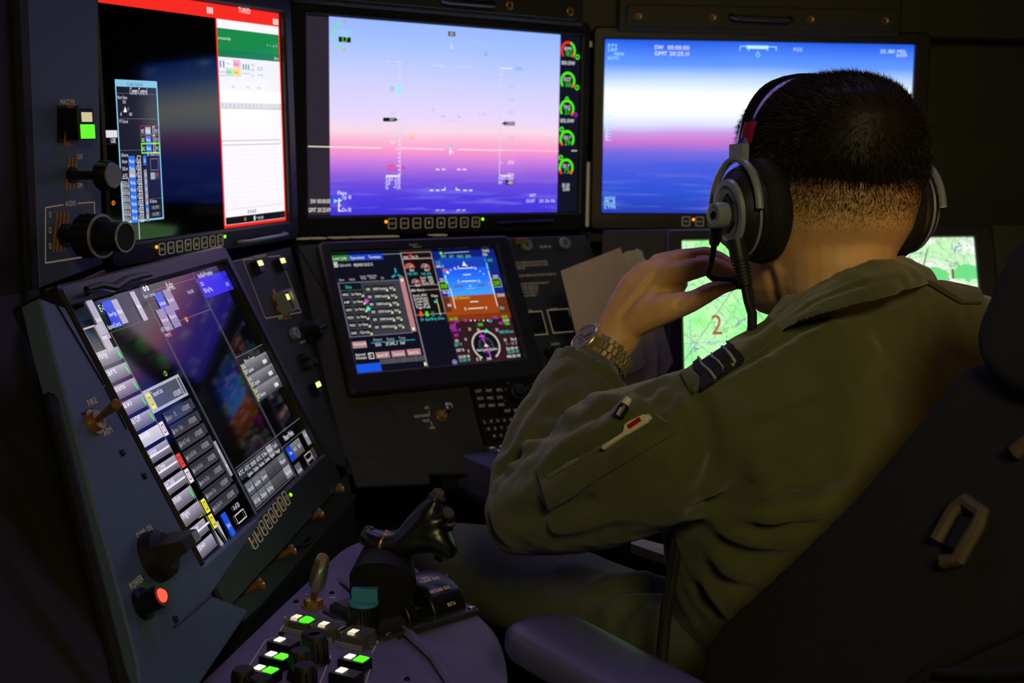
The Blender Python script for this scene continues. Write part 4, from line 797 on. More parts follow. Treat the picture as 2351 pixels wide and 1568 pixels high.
for s, a, b, x0, x1, y in (('MASTER', 0, 0, 1207, 1226, 714), ('WARNING', 0, 0, 1207, 1228, 721), ('MASTER', 0, 0, 1267, 1286, 710), ('CAUTION', 0, 0, 1267, 1288, 717), ('AUDIO', 0, 0, 1270, 1290, 790)): g.T(s, (x0, y), (x1, y-.5), .0038, (0, 0, 0))
for (x, y) in ((1225, 742), (1287, 736)):
    u, v = pLC.uv(x, y, zc); g.fr(u-.021, v-.021, u+.021, v+.020, .0016, (0, 0, 0))
# switch legends
for s, x0, x1, y in (('OFF', 979, 990, 937), ('NOSE CAMERA', 955, 992, 957), ('HEATER', 975, 991, 967), ('ON', 990, 1002, 983)): g.T(s, (x0, y), (x1, y-1), .0042, (0, 0, 0))
g.L((988, 940), (990, 948), .0008, (0, 0, 0)); g.L((993, 965), (996, 975), .0008, (0, 0, 0))
g.build('panel_lettering', lcp, M['print_d'])['kind'] = 'stuff'
for i, (x, y) in enumerate(((1208, 563), (1296, 559))):
    u, v = pLC.uv(x, y, zc); ky = MB().cyl((u, v, zc), (0, 0, 1), [(0, .0105), (.003, .0105), (.0045, .009), (.0045, .006), (.0035, .0055), (.0035, .0001)], 24).build('key_lock', M['silver'], CON, pLC.M)
    MB().box(u-.001, u+.001, v-.004, v+.004, zc+.003, zc+.0046).build('key_slot', M['black'], ky, pLC.M)
for i, (x, y) in enumerate(((1225, 742), (1287, 736))):
    u, v = pLC.uv(x, y, zc); b = MB().box(u-.016, u+.016, v-.016, v+.016, zc, zc+.007, .001).build('master_button', M['black'], CON, pLC.M)
    g = G(pLC, zc+.0072); g.t(('MASTER', 'MASTER')[i], u-.012, v+.003, .004, (0, 0, 0), .024); g.t(('WARN', 'CAUT')[i], u-.009, v-.007, .004, (0, 0, 0), .018); g.build('button_mark', b, mat('unlit_legend', (52, 48, 44), .6))
def toggle(pl, x, y, h, tip, parent, name='toggle_switch', r=.006, L_=.028, mtl=None, round_tip=.006, label=None):
    """bat-handled switch; tip = pixel where the end of its bat stands"""
    u, v = pl.uv(x, y, h); a = Vector((u, v, h)); hx = h+L_; tu, tv = pl.uv(*tip, hx); b = Vector((tu, tv, hx))
    sw = MB().cyl(a, (0, 0, 1), [(0, r*1.5), (.002, r*1.5), (.002, r*1.15), (.007, r*1.1), (.007, r*.6), (.005, .0001)], 20).build(name, mtl or M['brass'], parent, pl.M, label)
    MB().tube([a+Vector((0, 0, .003)), a.lerp(b, .5), b, b+(b-a).normalized()*.001], [r*.32, r*.42, round_tip, round_tip*.75], 14).build('bat', mtl or M['steel'], sw, pl.M)
    return sw
toggle(pLC, 1013, 955, zc, (1031, 931), CON)
MB().box(pLC.uv(1178, 535, zc)[0], pLC.uv(1204, 535, zc)[0], .008, .018, zc, zc+.006, .001).build('amber_catch', M['brass'], CON, pLC.M)
# knob with latch at right of lower centre panel
for x, y in ((1262, 812), (1290, 820)):
    u, v = pLC.uv(x, y, zc); MB().cyl((u, v, zc), (0, 0, 1), [(0, .010), (.012, .009), (.014, .007), (.014, .0001)], 20).build('small_knob', M['black'], CON, pLC.M)
# console sides filling down to the floor
MB().box(-.12, .6, -1.0, -.30, -.16, -.06).build('console_base', M['matte'], CON, pC.M)
MB().box(-.1, 1.4, -1.0, -.30, -.16, -.06).build('console_base', M['matte'], CON, pR.M)
MB().box(-.9, .1, -1.0, -.34, -.16, -.06).build('console_base', M['matte'], CON, pL_.M)
# lower right panel round the chart display
pLR = PL['LR']
plate('instrument_panel', pLR, None, .012, -.006, .002, M['paint2'], CON, uvpts=[(-.16, -.42), (1.0, -.42), (1.0, .024), (-.13, .024)])
MB().box(-.155, -.151, -.42, .02, -.006, -.0025).build('panel_joint', M['black'], CON, pLR.M)
# shelf where monitors meet the lower panels
for pl_, a, b in ((pC, -.065, .50), (pR, -.03, 1.2)):
    MB().box(a, b, -.352, -.3345, -.05, .004, .002).build('ledge', M['black'], CON, pl_.M)
for x0, x1 in ((682, 711), (718, 748), (764, 800), (812, 915), (996, 1025)):
    a, b = pC.uv(x0, 541)[0], pC.uv(x1, 541)[0]; MB().box(a, b, -.3345, -.3325, -.02, .003).build('ledge_strip', M['brass'] if False else M['print_d'], CON, pC.M)
for x, y0, y1 in ((1353, 372, 520), (1358, 95, 108)):
    u, v0 = pR.uv(x, y0, -.004); _, v1 = pR.uv(x, y1, -.004); MB().tube([(u-.002, v0, -.004), (u-.002, v1, -.004)], .0025, 8).build('hinge_pin', M['print_d'], CON, pR.M)

# ---- keypad on the lower centre panel
h0 = .006; K = [pLC.uv(x, y, h0) for x, y in ((1083, 880), (1290, 862))]
m = pLC.M.copy(); m.translation = pLC.at(K[0][0]+.06, -.34, h0)
kp = thing('keypad_panel', 'small black key panel below the flight display, partly behind the sleeve', 'keypad', m)
ku0 = pLC.uv(1083, 880, h0)[0]; kv1 = pLC.uv(1083, 878, h0)[1]; kv0 = pLC.uv(1110, 1018, h0)[1]
MB().prism(rrect(ku0, ku0+.21, kv0, kv1, .003), zc, h0, .001).build('panel_face', M['black'], kp, pLC.M)
rows = [((1097, 899), 3, 24, (15, 8), 1), ((1101, 916), 3, 22.5, (15, 8), 1), ((1105, 933), 3, 22, (15, 8), 1), ((1163, 944), 2, 22, (14, 8), 1), ((1111, 970), 6, 15, (9, 9), 0), ((1120, 986), 6, 15, (9, 9), 0), ((1133, 1002), 6, 15.5, (9, 9), 0)]
kk = 0
for (x, y), n, st, (w_, hh_), wide in rows:
    for i in range(n):
        u, v = pLC.uv(x+st*i, y-i*1.2, h0); a = .0052 if wide else .0037
        k_ = MB().box(u-a-.0015, u+a+.0015, v-.0048, v+.0048, h0, h0+.003, .0008).build('key', M['bezel'], kp, pLC.M)
        g = G(pLC, h0+.0031)
        if wide: g.t(('LIST', 'MAP', 'FPL', 'PROC', 'FREQ', 'CTL', 'DFLT', 'MENU', 'PFD', 'CLR', 'ENT')[kk % 11], u-a, v-.002, .004, (0, 0, 0), a*2)
        else: g.t('ABCDEFGHIJKLMNOPQRSTUV'[kk % 22], u-.0018, v-.002, .0042, (0, 0, 0), .0036)
        g.build('key_mark', k_, M['print_d']); kk += 1
u, v = pLC.uv(1185, 903, h0); kn = MB().cyl((u, v, h0), (0, 0, 1), [(0, .013), (.008, .012), (.009, .009), (.018, .0085), (.02, .006), (.02, .0001)], 24).build('rotary_knob', M['rubber'], kp, pLC.M)
for k in range(12): q = k*math.pi/6; MB().box(u+.0118*math.cos(q)-.0008, u+.0118*math.cos(q)+.0008, v+.0118*math.sin(q)-.0008, v+.0118*math.sin(q)+.0008, h0, h0+.008).build('grip_rib', M['black'], kn, pLC.M)
for i, (x, y) in enumerate(((1160, 895), (1158, 920), (1165, 880), (1210, 890), (1222, 883), (1216, 905))):
    u, v = pLC.uv(x, y, h0); MB().cyl((u, v, h0), (0, 0, 1), [(0, .0022), (.002, .002), (.0022, .0001)], 12).build('round_key', M['buckle'], kp, pLC.M)
# ================================================================ left side panels
def mplane(pl, h): return Plane(pl.o+pl.n*h, pl.u, pl.n)
hs = .012
UL = mplane(PL['L'], hs); LLs = mplane(PL['LL'], hs)
t = thing('wing_console', 'upper left grey side panel, tinted blue for screen light, with guarded green lamp and two knobs', 'control panel', base_at(UL, 160, 640)); US = t
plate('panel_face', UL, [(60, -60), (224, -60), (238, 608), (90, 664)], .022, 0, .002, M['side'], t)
g = G(UL)
g.L((104, 477), (104, 603), .0016, (0, 0, 0)); g.L((216, 466), (220, 586), .0016, (0, 0, 0)); g.L((103, 604), (221, 585), .0018, (0, 0, 0)); g.L((103, 477), (145, 470), .0014, (0, 0, 0)); g.L((178, 467), (217, 464), .0014, (0, 0, 0)); g.T('AUDIO', (150, 474), (174, 470), .006, (0, 0, 0))
g.T('MASTER', (138, 240), (172, 236), .006, (0, 0, 0)); g.T('LIGHT', (176, 366), (190, 364), .006, (0, 0, 0)); g.T('DIM', (178, 432), (190, 430), .006, (0, 0, 0))
g.T('O', (112, 500), (118, 500), .007, (0, 0, 0)); g.T('O', (112, 536), (118, 536), .007, (0, 0, 0)); g.T('O', (112, 572), (118, 572), .007, (0, 0, 0))
g.build('panel_lettering', t, M['print_d'])['kind'] = 'stuff'
def stripes(pl, x, y, ru, rv, parent, n=4, h=0):
    """amber hazard bars printed round a control"""
    u, v = pl.uv(x, y)
    for i in range(n):
        a = u-ru+2*ru*(i+.25)/n; MB().loft([[(a, v-rv, h), (a+ru*.5/n*1.6, v-rv, h), (a+ru*.5/n*1.6+rv*.5, v+rv, h), (a+rv*.5, v+rv, h)], [(a, v-rv, h+.0006), (a+ru*.5/n*1.6, v-rv, h+.0006), (a+ru*.5/n*1.6+rv*.5, v+rv, h+.0006), (a+rv*.5, v+rv, h+.0006)]]).build('hazard_stripe', M['hazard'], parent, pl.M)
# guarded lamp button
MB().prism([UL.uv(*p) for p in ((131, 327), (178, 325), (178, 243), (131, 243))], 0, .002).build('guard_base', M['black'], t, UL.M)
stripes(UL, 146, 286, .006, .024, t, 3, .002)
u, v = UL.uv(160, 284); lb = MB().box(u-.011, u+.016, v-.018, v+.017, .002, .022, .002).build('lamp_button', M['black'], t, UL.M)
MB().box(u-.006, u+.011, v+.002, v+.0125, .022, .0235, .001).build('white_lens', M['l_dimwhite'], lb, UL.M, 'lit warm white lens'); MB().box(u-.009, u+.014, v-.0165, v-.001, .022, .0235, .001).build('green_lens', M['l_green'], lb, UL.M, 'lit green lens')
def knob(pl, x, y, r, L_, parent, neck=.012, name='rotary_knob', mtl=None, cap=None, flutes=10, label=None, cr=None):
    u, v = pl.uv(x, y); kb = MB().cyl((u, v, 0), (0, 0, 1), [(0, r*.55), (.003, r*.55), (.003, r*.3), (neck, r*.3), (neck, r), (neck+L_*.8, r*.94), (neck+L_, r*.84), (neck+L_, .0001)], 28).build(name, mtl or M['rubber'], parent, pl.M, label)
    for k in range(flutes):
        q = 2*math.pi*k/flutes; MB().tube([(u+r*.97*math.cos(q), v+r*.97*math.sin(q), neck+.001), (u+r*.9*math.cos(q), v+r*.9*math.sin(q), neck+L_*.85)], r*.10, 6).build('grip_rib', M['black'], kb, pl.M)
    if cap: MB().cyl((u, v, 0), (0, 0, 1), [(neck+L_-.0005, r*.86), (neck+L_+.0012, r*.82), (neck+L_+.0012, .0001)], 28).build('knob_cap', cap, kb, pl.M)
    return kb
stripes(UL, 158, 398, .009, .018, t, 3)
knob(UL, 164, 402, .0165, .016, t, .042, cap=M['silver'])
stripes(UL, 132, 532, .012, .022, t, 4)
kb = knob(UL, 150, 540, .024, .026, t, .026, flutes=14)
u, v = UL.uv(150, 540)
MB().cyl((u, v, .05), (0, 0, 1), [(0, .0245), (.001, .0252), (.0022, .0245), (.0022, .022), (0, .022)], 32).build('blue_ring', M['silver'], kb, UL.M)
MB().cyl((u, v, .052), (0, 0, 1), [(0, .0165), (.028, .0165), (.03, .0155), (.03, .0001)], 28).build('inner_knob', M['rubber'], kb, UL.M)
MB().cyl((u, v, .081), (0, 0, 1), [(0, .0170), (.0015, .0175), (.002, .0168), (.002, .015), (0, .015)], 32).build('blue_ring', M['silver'], kb, UL.M)

t = thing('wing_console', 'lower left grey side panel, tinted blue for screen light, with toggle, black selector and red lamp', 'control panel', base_at(LLs, 300, 1500)); LS = t
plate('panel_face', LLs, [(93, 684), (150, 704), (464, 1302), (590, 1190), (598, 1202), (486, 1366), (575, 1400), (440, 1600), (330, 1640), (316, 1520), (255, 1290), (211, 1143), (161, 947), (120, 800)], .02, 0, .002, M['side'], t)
for a, b in (((122, 688), (238, 884)), ((240, 888), (290, 985)), ((485, 1368), (400, 1440)), ((210, 938), (188, 950))):
    (u0, v0), (u1, v1) = LLs.uv(*a), LLs.uv(*b); MB().tube([(u0, v0, 0), (u1, v1, 0)], .0012, 6).build('panel_joint', M['black'], t, LLs.M)
g = G(LLs)
for s, a, b in (('FIRE', (204, 934), (224, 922)), ('ARM', (240, 1002), (260, 992)), ('DIM', (318, 1240), (334, 1222)), ('ON', (340, 1224), (350, 1214)), ('OFF', (364, 1240), (378, 1228)), ('POWER', (302, 1356), (330, 1332))): g.T(s, a, b, .006, (0, 0, 0))
g.L((335, 1245), (352, 1268), .0014, (0, 0, 0)); g.L((349, 1232), (357, 1256), .0014, (0, 0, 0))
g.build('panel_lettering', t, M['print_d'])['kind'] = 'stuff'
toggle(LLs, 214, 970, 0, (268, 928), t, L_=.045, r=.008, round_tip=.0048, mtl=M['brass'])
# big black selector with a pointer fin
u, v = LLs.uv(352, 1280); kb = MB().cyl((u, v, 0), (0, 0, 1), [(0, .024), (.012, .022), (.016, .017), (.016, .0001)], 28).build('selector_knob', M['rubber'], t, LLs.M)
MB().loft([[(u-.021, v-.012, .014), (u+.021, v-.012, .014), (u+.021, v+.012, .014), (u-.021, v+.012, .014)], [(u-.019, v-.0075, .03), (u+.019, v-.0075, .03), (u+.019, v+.0075, .03), (u-.019, v+.0075, .03)], [(u-.017, v-.0055, .04), (u+.017, v-.0055, .04), (u+.017, v+.0055, .04), (u-.017, v+.0055, .04)]]).build('pointer_fin', M['rubber'], kb, LLs.M)
MB().box(u+.004, u+.016, v-.005, v+.005, .0395, .041, .0004).build('fin_face', M['silver'], kb, LLs.M)
u, v = LLs.uv(325, 1388); kb = MB().cyl((u, v, 0), (0, 0, 1), [(0, .014), (.004, .014), (.006, .0105), (.02, .010), (.02, .0065)], 24).build('lamp_holder', M['black'], t, LLs.M)
MB().cyl((u, v, .018), (0, 0, 1), [(0, .0065), (.003, .006), (.005, .004), (.006, .0001)], 20).build('red_lens', M['l_red'], kb, LLs.M, 'glowing red lens')
for x, y in ((280, 1040), (330, 1093), (402, 1422), (196, 470)):
    if y < 500: continue
    screw(LLs, x, y, 0, t, .0035, M['black'])
# joint shadow and hooks between the two side panels
MB().tube([UL.at(*UL.uv(100, 668), .004), UL.at(*UL.uv(170, 652), .004), UL.at(*UL.uv(232, 624), .004)], .003, 8).build('panel_clip', M['brass'], US)
cb = MB().tube([LLs.w(a, b, .012) for a, b in ((198, 664), (230, 655), (262, 661), (290, 642), (320, 634), (345, 630))], [.003, .004, .0045, .0045, .004, .003], 8).build('latch_wire', M['black'], LLm)
for a, b in (((200, 672), (262, 655)), ((285, 650), (340, 630))):
    MB().tube([PL['LL'].w(*a, .014), PL['LL'].w(*b, .014)], .0035, 8).build('catch', M['bezel'], LLm)

# booth wall on the left, nearer the camera than the side panels
def wallstrip(name, pts, mtl, nrm=(1, 0, 0), th=.02, kind='structure'): return wquad(MB(), pts, th, nrm).build(name, mtl, kind=kind)
A, B_, C_, D_ = UL.w(62, -60), UL.w(90, 664), LLs.w(161, 947), LLs.w(330, 1640)
t1 = wquad(MB(), [A, B_, B_+Vector((-.10, -.5, 0)), A+Vector((-.10, -.5, 0))], .02, (1, 0, .05)).build('wall_left_booth', M['wall'], kind='structure')
wquad(MB(), [B_, D_, D_+Vector((-.14, -.55, -.0)), B_+Vector((-.10, -.5, 0))], .02, (1, 0, .1)).build('wall_left_booth_lower', M['wall'], kind='structure')
p0 = B_+Vector((.002, -.012, 0)); MB().tube([A+Vector((-.004, -.03, 0)), B_+Vector((-.002, -.03, 0)), C_+Vector((-.002, -.03, 0)), D_+Vector((0, -.03, 0))], .006, 8).build('trim_1', M['matte'], kind='structure')

# ================================================================ weapons strip
a, b, c = Cw(540, 595, 1.672), Cw(660, 570, 1.842), Cw(800, 1075, 1.765)
n = (b-a).cross(c-a); n = n if n.dot(VIEW) < 0 else -n
WS = Plane(a, b-a, n)
t = thing('switch_panel', 'narrow sloping switch panel between the touch screen and the flight display', 'control panel', base_at(WS, 770, 1070))
plate('panel_face', WS, [(527, 600), (668, 566), (815, 1078), (742, 1062)], .016, 0, .002, M['paint2'], t)
g = G(WS)
for p, q in (((557, 597), (609, 731)), ((609, 731), (691, 717)), ((642, 587), (691, 717)), ((557, 597), (582, 594)), ((615, 590), (642, 587))): g.L(p, q, .0011, (0, 0, 0))
g.T('WEAPONS', (585, 595), (613, 591), .0045, (0, 0, 0)); g.T('MIC', (640, 735), (652, 733), .004, (0, 0, 0)); g.T('NO 1', (690, 790), (702, 787), .0035, (0, 0, 0))
g.build('panel_lettering', t, M['print_d'])['kind'] = 'stuff'
for x, y in ((585, 614), (637, 608), (718, 892)):
    u, v = WS.uv(x, y); b_ = MB().box(u-.0085, u+.0085, v-.0105, v+.0075, 0, .010, .001).build('lamp_button', M['black'], t, WS.M)
    MB().box(u-.007, u+.007, v-.001, v+.006, .010, .0108, .0003).build('lit_lens', M['l_yellow'], b_, WS.M, 'lit yellow lens')
u, v = WS.uv(647, 696); b_ = MB().box(u-.012, u+.012, v-.014, v+.012, 0, .010, .001).build('guarded_button', M['black'], t, WS.M)
MB().box(u-.008, u+.008, v+.001, v+.009, .010, .0108, .0003).build('lit_lens', M['l_yellow'], b_, WS.M, 'lit yellow lens')
frame_mb((u-.015, u+.015, v-.017, v+.015), (u-.012, u+.012, v-.014, v+.012), 0, .016, .001, .002, .001, .001).build('guard_frame', M['silver'], b_, WS.M)
for du, dv in ((-.019, .010), (-.019, -.006), (-.008, -.020), (.004, -.020), (-.010, .018)):
    MB().box(u+du-.003, u+du+.003, v+dv-.004, v+dv+.004, 0, .001).build('hazard_stripe', M['hazard'], t, WS.M)
u, v = WS.uv(707, 762); kb = MB().cyl((u, v, 0), (0, 0, 1), [(0, .018), (.004, .018), (.006, .014), (.02, .013), (.022, .011), (.022, .0001)], 24).build('selector_knob', M['rubber'], t, WS.M)
MB().box(u-.017, u+.017, v-.004, v+.004, .010, .026, .002).build('pointer_fin', M['black'], kb, WS.M)
u, v = WS.uv(672, 768); kb = MB().cyl((u, v, 0), (0, 0, 1), [(0, .0095), (.006, .0095), (.008, .008), (.008, .005), (.005, .0045), (.005, .0001)], 24).build('key_lock', M['silver'], t, WS.M)
MB().box(u-.0008, u+.0008, v-.003, v+.003, .004, .0058).build('key_slot', M['black'], kb, WS.M)
for x, y in ((692, 822), (698, 842), (710, 836)):
    u, v = WS.uv(x, y); MB().cyl((u, v, 0), (0, 0, 1), [(0, .0065), (.010, .006), (.012, .0045), (.012, .0001)], 14).build('small_knob', M['rubber'], t, WS.M)

# ================================================================ latch rail under the touch screen
RL = mplane(PL['LL'], -.012)
t = thing('latch_rail', 'black rail with four brass pins under the lower left touch screen', 'rail', base_at(RL, 690, 1260))
plate('rail_plate', RL, [(520, 1390), (590, 1315), (800, 1085), (812, 1150), (602, 1392), (560, 1432)], .02, 0, .002, M['bezel'], t)
for (x, y), (tx, ty) in (((625, 1284), (653, 1270)), ((548, 1364), (582, 1349)), ((742, 1139), (777, 1124)), ((692, 1198), (731, 1180))):
    u, v = RL.uv(x, y); L_ = .028
    for _ in range(12):
        q = RL.at(u, v, L_); qd = C2W.transposed() @ (q-EYE); px = CX+FP*qd.x/qd.z
        if px < tx: L_ += .002
    MB().cyl((u, v, 0), (0, 0, 1), [(0, .0042), (.003, .0042), (L_-.003, .0042), (L_-.003, .0066), (L_, .0066), (L_+.001, .004), (L_-.001, .003), (L_-.001, .0001)], 18).build('latch_pin', M['brass'], t, RL.M)
MB().tube([RL.w(655, 1262, .004), RL.w(668, 1256, .01), RL.w(706, 1250, .01), RL.w(712, 1243, .006), RL.w(722, 1230, .004)], .0022, 8).build('wire_clip', M['bezel'], t)
for o_ in (0, .012): MB().tube([RL.w(575, 1408, -.006-o_), RL.w(700, 1268, -.006-o_), RL.w(812, 1140, -.006-o_)], .004, 8).build('rail_lip', M['paint'], t)
wquad(MB(), [RL.w(812, 1150), RL.w(560, 1432), RL.w(560, 1432)+Vector((.02, 0, -.25)), RL.w(812, 1150)+Vector((.02, 0, -.25))], .02, (1, 0, 0)).build('kick_plate', M['matte'], t)

# ================================================================ side desk
DK_ = thing('side_desk', 'dark purple-lit side desk with a rounded free end', 'desk', Matrix.Translation((-.15, 1.1, 0)))
dp = lambda x, y, h=0: DESK.uv(x, y, h)
def smooth_poly(p, it=2, keep=()):
    for _ in range(it):
        q = []
        for i in range(len(p)):
            a, b = Vector(p[i]), Vector(p[(i+1) % len(p)]); q += [tuple(a.lerp(b, .25)), tuple(a.lerp(b, .75))]
        p = q
    return p
out = [dp(*p) for p in ((742, 1292), (790, 1250), (880, 1225), (960, 1300), (1060, 1378), (1130, 1425), (1163, 1500), (1168, 1600), (1120, 1800), (900, 1950), (430, 1950), (330, 1700), (450, 1568))]
if sum(out[i-1][0]*out[i][1]-out[i][0]*out[i-1][1] for i in range(len(out))) < 0: out = out[::-1]
MB().prism(smooth_poly(out), -.035, 0, .006).build('desk_top', M['desk'], DK_, DESK.M)
MB().box(-.45, -.15, .5, 1.3, .02, .735).build('pedestal', M['matte'], DK_)
# raised control plate on the desk
CP_ = thing('control_panel', 'dark control plate on the side desk with lit buttons and knobs', 'control panel', Matrix.Translation((*DESK.w(700, 1450).xy, .77)))
out = [dp(*p) for p in ((700, 1345), (735, 1320), (775, 1338), (1010, 1568), (1080, 1700), (330, 1700), (470, 1568))]
if sum(out[i-1][0]*out[i][1]-out[i][0]*out[i-1][1] for i in range(len(out))) < 0: out = out[::-1]
MB().prism(smooth_poly(out, 1), 0, .003, .001).build('plate', M['desk'], CP_, DESK.M)
MB().tube([DESK.w(785, 1328, .004), DESK.w(900, 1418, .004), DESK.w(1000, 1510, .004), DESK.w(1060, 1600, .004)], .006, 8, flat=.4).build('trim_strip', M['desk'], DK_)
DP = mplane(DESK, .003); dq = lambda x, y, h=0: DP.uv(x, y, h)
for x, y in ((680, 1382), (646, 1456), (762, 1362), (935, 1560)): screw(DP, x, y, 0, CP_, .003, M['black'])
# unit axes of the desk plate as they run in the photograph: right-down and down-left
ex = (Vector(dq(760, 1452))-Vector(dq(692, 1437))).normalized(); ey = Vector((-ex.y, ex.x))
def dbox(x, y, a, b, z0, z1, c=.0008):
    """block on the desk plate centred on pixel x, y, turned with the plate: half sizes a along ex, b along ey"""
    u, v = dq(x, y, (z0+z1)/2*0); P_ = [Vector((u, v))+ex*sx*a+ey*sy*b for sx, sy in ((-1, -1), (1, -1), (1, 1), (-1, 1))]
    mb = MB(); mb.prism([tuple(p) for p in P_], z0, z1, c); return mb
def dbox_off(x, y, oa, ob, a, b, z0, z1, c=.0006):
    u, v = dq(x, y); P_ = [Vector((u, v))+ex*(oa+sx*a)+ey*(ob+sy*b) for sx, sy in ((-1, -1), (1, -1), (1, 1), (-1, 1))]; return MB().prism([tuple(p) for p in P_], z0, z1, c)
def lampbtn(x, y, lens, guard=False, w_=.0135, b_=.0085):
    w_ = .0105 if guard else w_
    bt = dbox(x, y+5, w_, b_, 0, .010).build('guarded_button' if guard else 'lamp_button', M['black'], CP_, DP.M)
    n = len(lens)
    for i, l in enumerate(lens):
        oa = (-.0062 if i == 0 else .0062) if n > 1 or True else 0
        dbox_off(x, y+5, oa*(1 if n > 1 else .9), .001, .0052 if l == 'g' else .0038, .0055 if l == 'g' else .0045, .010, .0112).build({'g': 'green_lens', 'w': 'white_lens'}[l], {'g': M['l_green'], 'w': M['l_white']}[l], bt, DP.M, {'g': 'lit green lens', 'w': 'lit warm white lens'}[l])
    if guard:
        mb = dbox(x, y+5, w_+.0025, b_+.0025, .0005, .0145, .001); mb.build('clear_guard', M['clear'], bt, DP.M, 'clear plastic flip guard')
        dbox_off(x, y+5, w_+.005, 0, .0018, .006, 0, .012).build('guard_hinge', M['steel'], bt, DP.M)
        for s in (-1, 1): dbox_off(x, y+5, 0, s*(b_+.0042), w_+.002, .001, 0, .005).build('guard_rail', M['silver'], bt, DP.M)
    return bt
lampbtn(692, 1440, 'wg', True); lampbtn(754, 1456, 'w', True); lampbtn(822, 1474, 'w', True)
lampbtn(652, 1490, 'w'); lampbtn(634, 1524, 'wg'); lampbtn(607, 1556, 'wg'); lampbtn(815, 1530, 'wg'); lampbtn(795, 1562, 'w')
for x, y in ((716, 1512), (727, 1520), (690, 1555), (700, 1590), (560, 1600), (600, 1620)):
    u, v = dq(x, y); kb = MB().cyl((u, v, 0), (0, 0, 1), [(0, .013), (.003, .012), (.003, .0105), (.024, .0098), (.026, .0085), (.026, .0001)], 24).build('rotary_knob', M['rubber'], CP_, DP.M)
    for k in range(10): q = 2*math.pi*k/10; MB().tube([(u+.0105*math.cos(q), v+.0105*math.sin(q), .004), (u+.0098*math.cos(q), v+.0098*math.sin(q), .022)], .0011, 5).build('grip_rib', M['black'], kb, DP.M)
# blue topped selector
u, v = dq(838, 1466); u, v = dq(836, 1455)
kb = MB().cyl((u, v, 0), (0, 0, 1), [(0, .018), (.004, .017), (.006, .0155), (.030, .0150), (.031, .014), (.031, .0001)], 28).build('selector_knob', M['rubber'], CP_, DP.M, 'tall ribbed selector with a blue arrow top')
for k in range(26): q = 2*math.pi*k/26; MB().tube([(u+.0155*math.cos(q), v+.0155*math.sin(q), .007), (u+.0152*math.cos(q), v+.0152*math.sin(q), .029)], .0008, 4).build('grip_rib', M['black'], kb, DP.M)
mb = MB(); mb.cyl((u, v, .031), (0, 0, 1), [(0, .0148), (.003, .0145), (.003, .0001)], 28)
mb.prism([(u-.012, v-.004), (u+.0135, v-.0055), (u+.0135, v+.0055), (u-.012, v+.004)], .033, .047, .001)
mb.build('blue_arrow', M['bluecap'], kb, DP.M, 'blue arrow-shaped top')
# tall paddle lever
u, v = dq(720, 1392); lv = MB().cyl((u, v, 0), (0, 0, 1), [(0, .0135), (.002, .0135), (.002, .011), (.008, .010), (.009, .006), (.009, .0001)], 6).build('paddle_lever', M['brass'], CP_, DP.M)
a = Vector((u, v, .008)); tipw = DESK.w(742, 1285, .075)-DP.o; tz = Vector((tipw.dot(DP.u), tipw.dot(DP.v), .074))
MB().tube([a, a.lerp(tz, .25)], [.0035, .0032], 12).build('lever_stem', M['brass'], lv, DP.M)
MB().tube([a.lerp(tz, f) for f in (.24, .3, .4, .6, .8, .95, 1)], [.004, .0075, .0100, .0102, .0090, .0080, .005], 16, flat=.85, up=(1, .3, 0)).build('paddle', M['gold'], lv, DP.M, 'bronze paddle grip')
g = G(DP)
for p, q in (((556, 1555), (610, 1470)), ((610, 1470), (640, 1462)), ((700, 1450), (828, 1492)), ((854, 1500), (876, 1455)), ((735, 1568), (760, 1505)), ((770, 1548), (790, 1510)), ((840, 1568), (855, 1520)), ((642, 1450), (655, 1430)), ((655, 1430), (668, 1427))): g.L(p, q, .0007, (0, 0, 0))
for s, a, b, h in (('MSTR', (862, 1462), (884, 1466), .005), ('IN', (700, 1366), (708, 1364), .004), ('OPEN', (755, 1374), (770, 1377), .004), ('PITOT', (596, 1518), (606, 1500), .004)): g.T(s, a, b, h, (0, 0, 0))
g.build('plate_lettering', CP_, M['print_d'])['kind'] = 'stuff'

# ================================================================ throttle quadrant
O_ = Vector(dp(1002, 1420)); ax_ = (Vector(dp(1082, 1402))-Vector(dp(948, 1443))).normalized(); ay_ = Vector((-ax_.y, ax_.x))
if ay_.y < 0: ay_ = -ay_
TQ = Matrix(((ax_.x, ay_.x, 0, DESK.o.x+O_.x), (ax_.y, ay_.y, 0, DESK.o.y+O_.y), (0, 0, 1, .77), (0, 0, 0, 1)))
t = thing('throttle_quadrant', 'black throttle quadrant with curved scale reading flight idle, ground idle, beta', 'throttle', TQ)
MB().prism(rrect(-.085, .043, -.020, .085, .006), 0, .006, .0015).build('base_plate', M['paint'], t, TQ)
def drum(x0, x1, r=.037, yc=.036, z0=.004, th=.05, n=28, name='scale_drum', mtl=None):
    mb = MB(); rings = []
    pr = [(yc-r*1.18, z0)]+[(yc-r*1.18*math.cos(math.pi*k/n), z0+r*.78*math.sin(math.pi*k/n)) for k in range(1, n)]+[(yc+r*1.18, z0)]
    rings = [[(x, y, z) for y, z in pr] for x in (x0, x0+.0012, x1-.0012, x1)]
    rings[0] = [(x0, yc+(y-yc)*.975, z0+(z-z0)*.975) for y, z in pr]; rings[-1] = [(x1, yc+(y-yc)*.975, z0+(z-z0)*.975) for y, z in pr]
    return mb.loft(rings).build(name, mtl or M['grip'], t, TQ)
d1_ = drum(-.008, .034); drum(-.040, -.028); 
MB().box(-.028, -.008, .0, .075, .004, .016).build('slot_floor', M['black'], t, TQ)
MB().box(-.080, -.044, -.006, .075, .004, .016, .004).build('side_block', M['paint'], t, TQ)
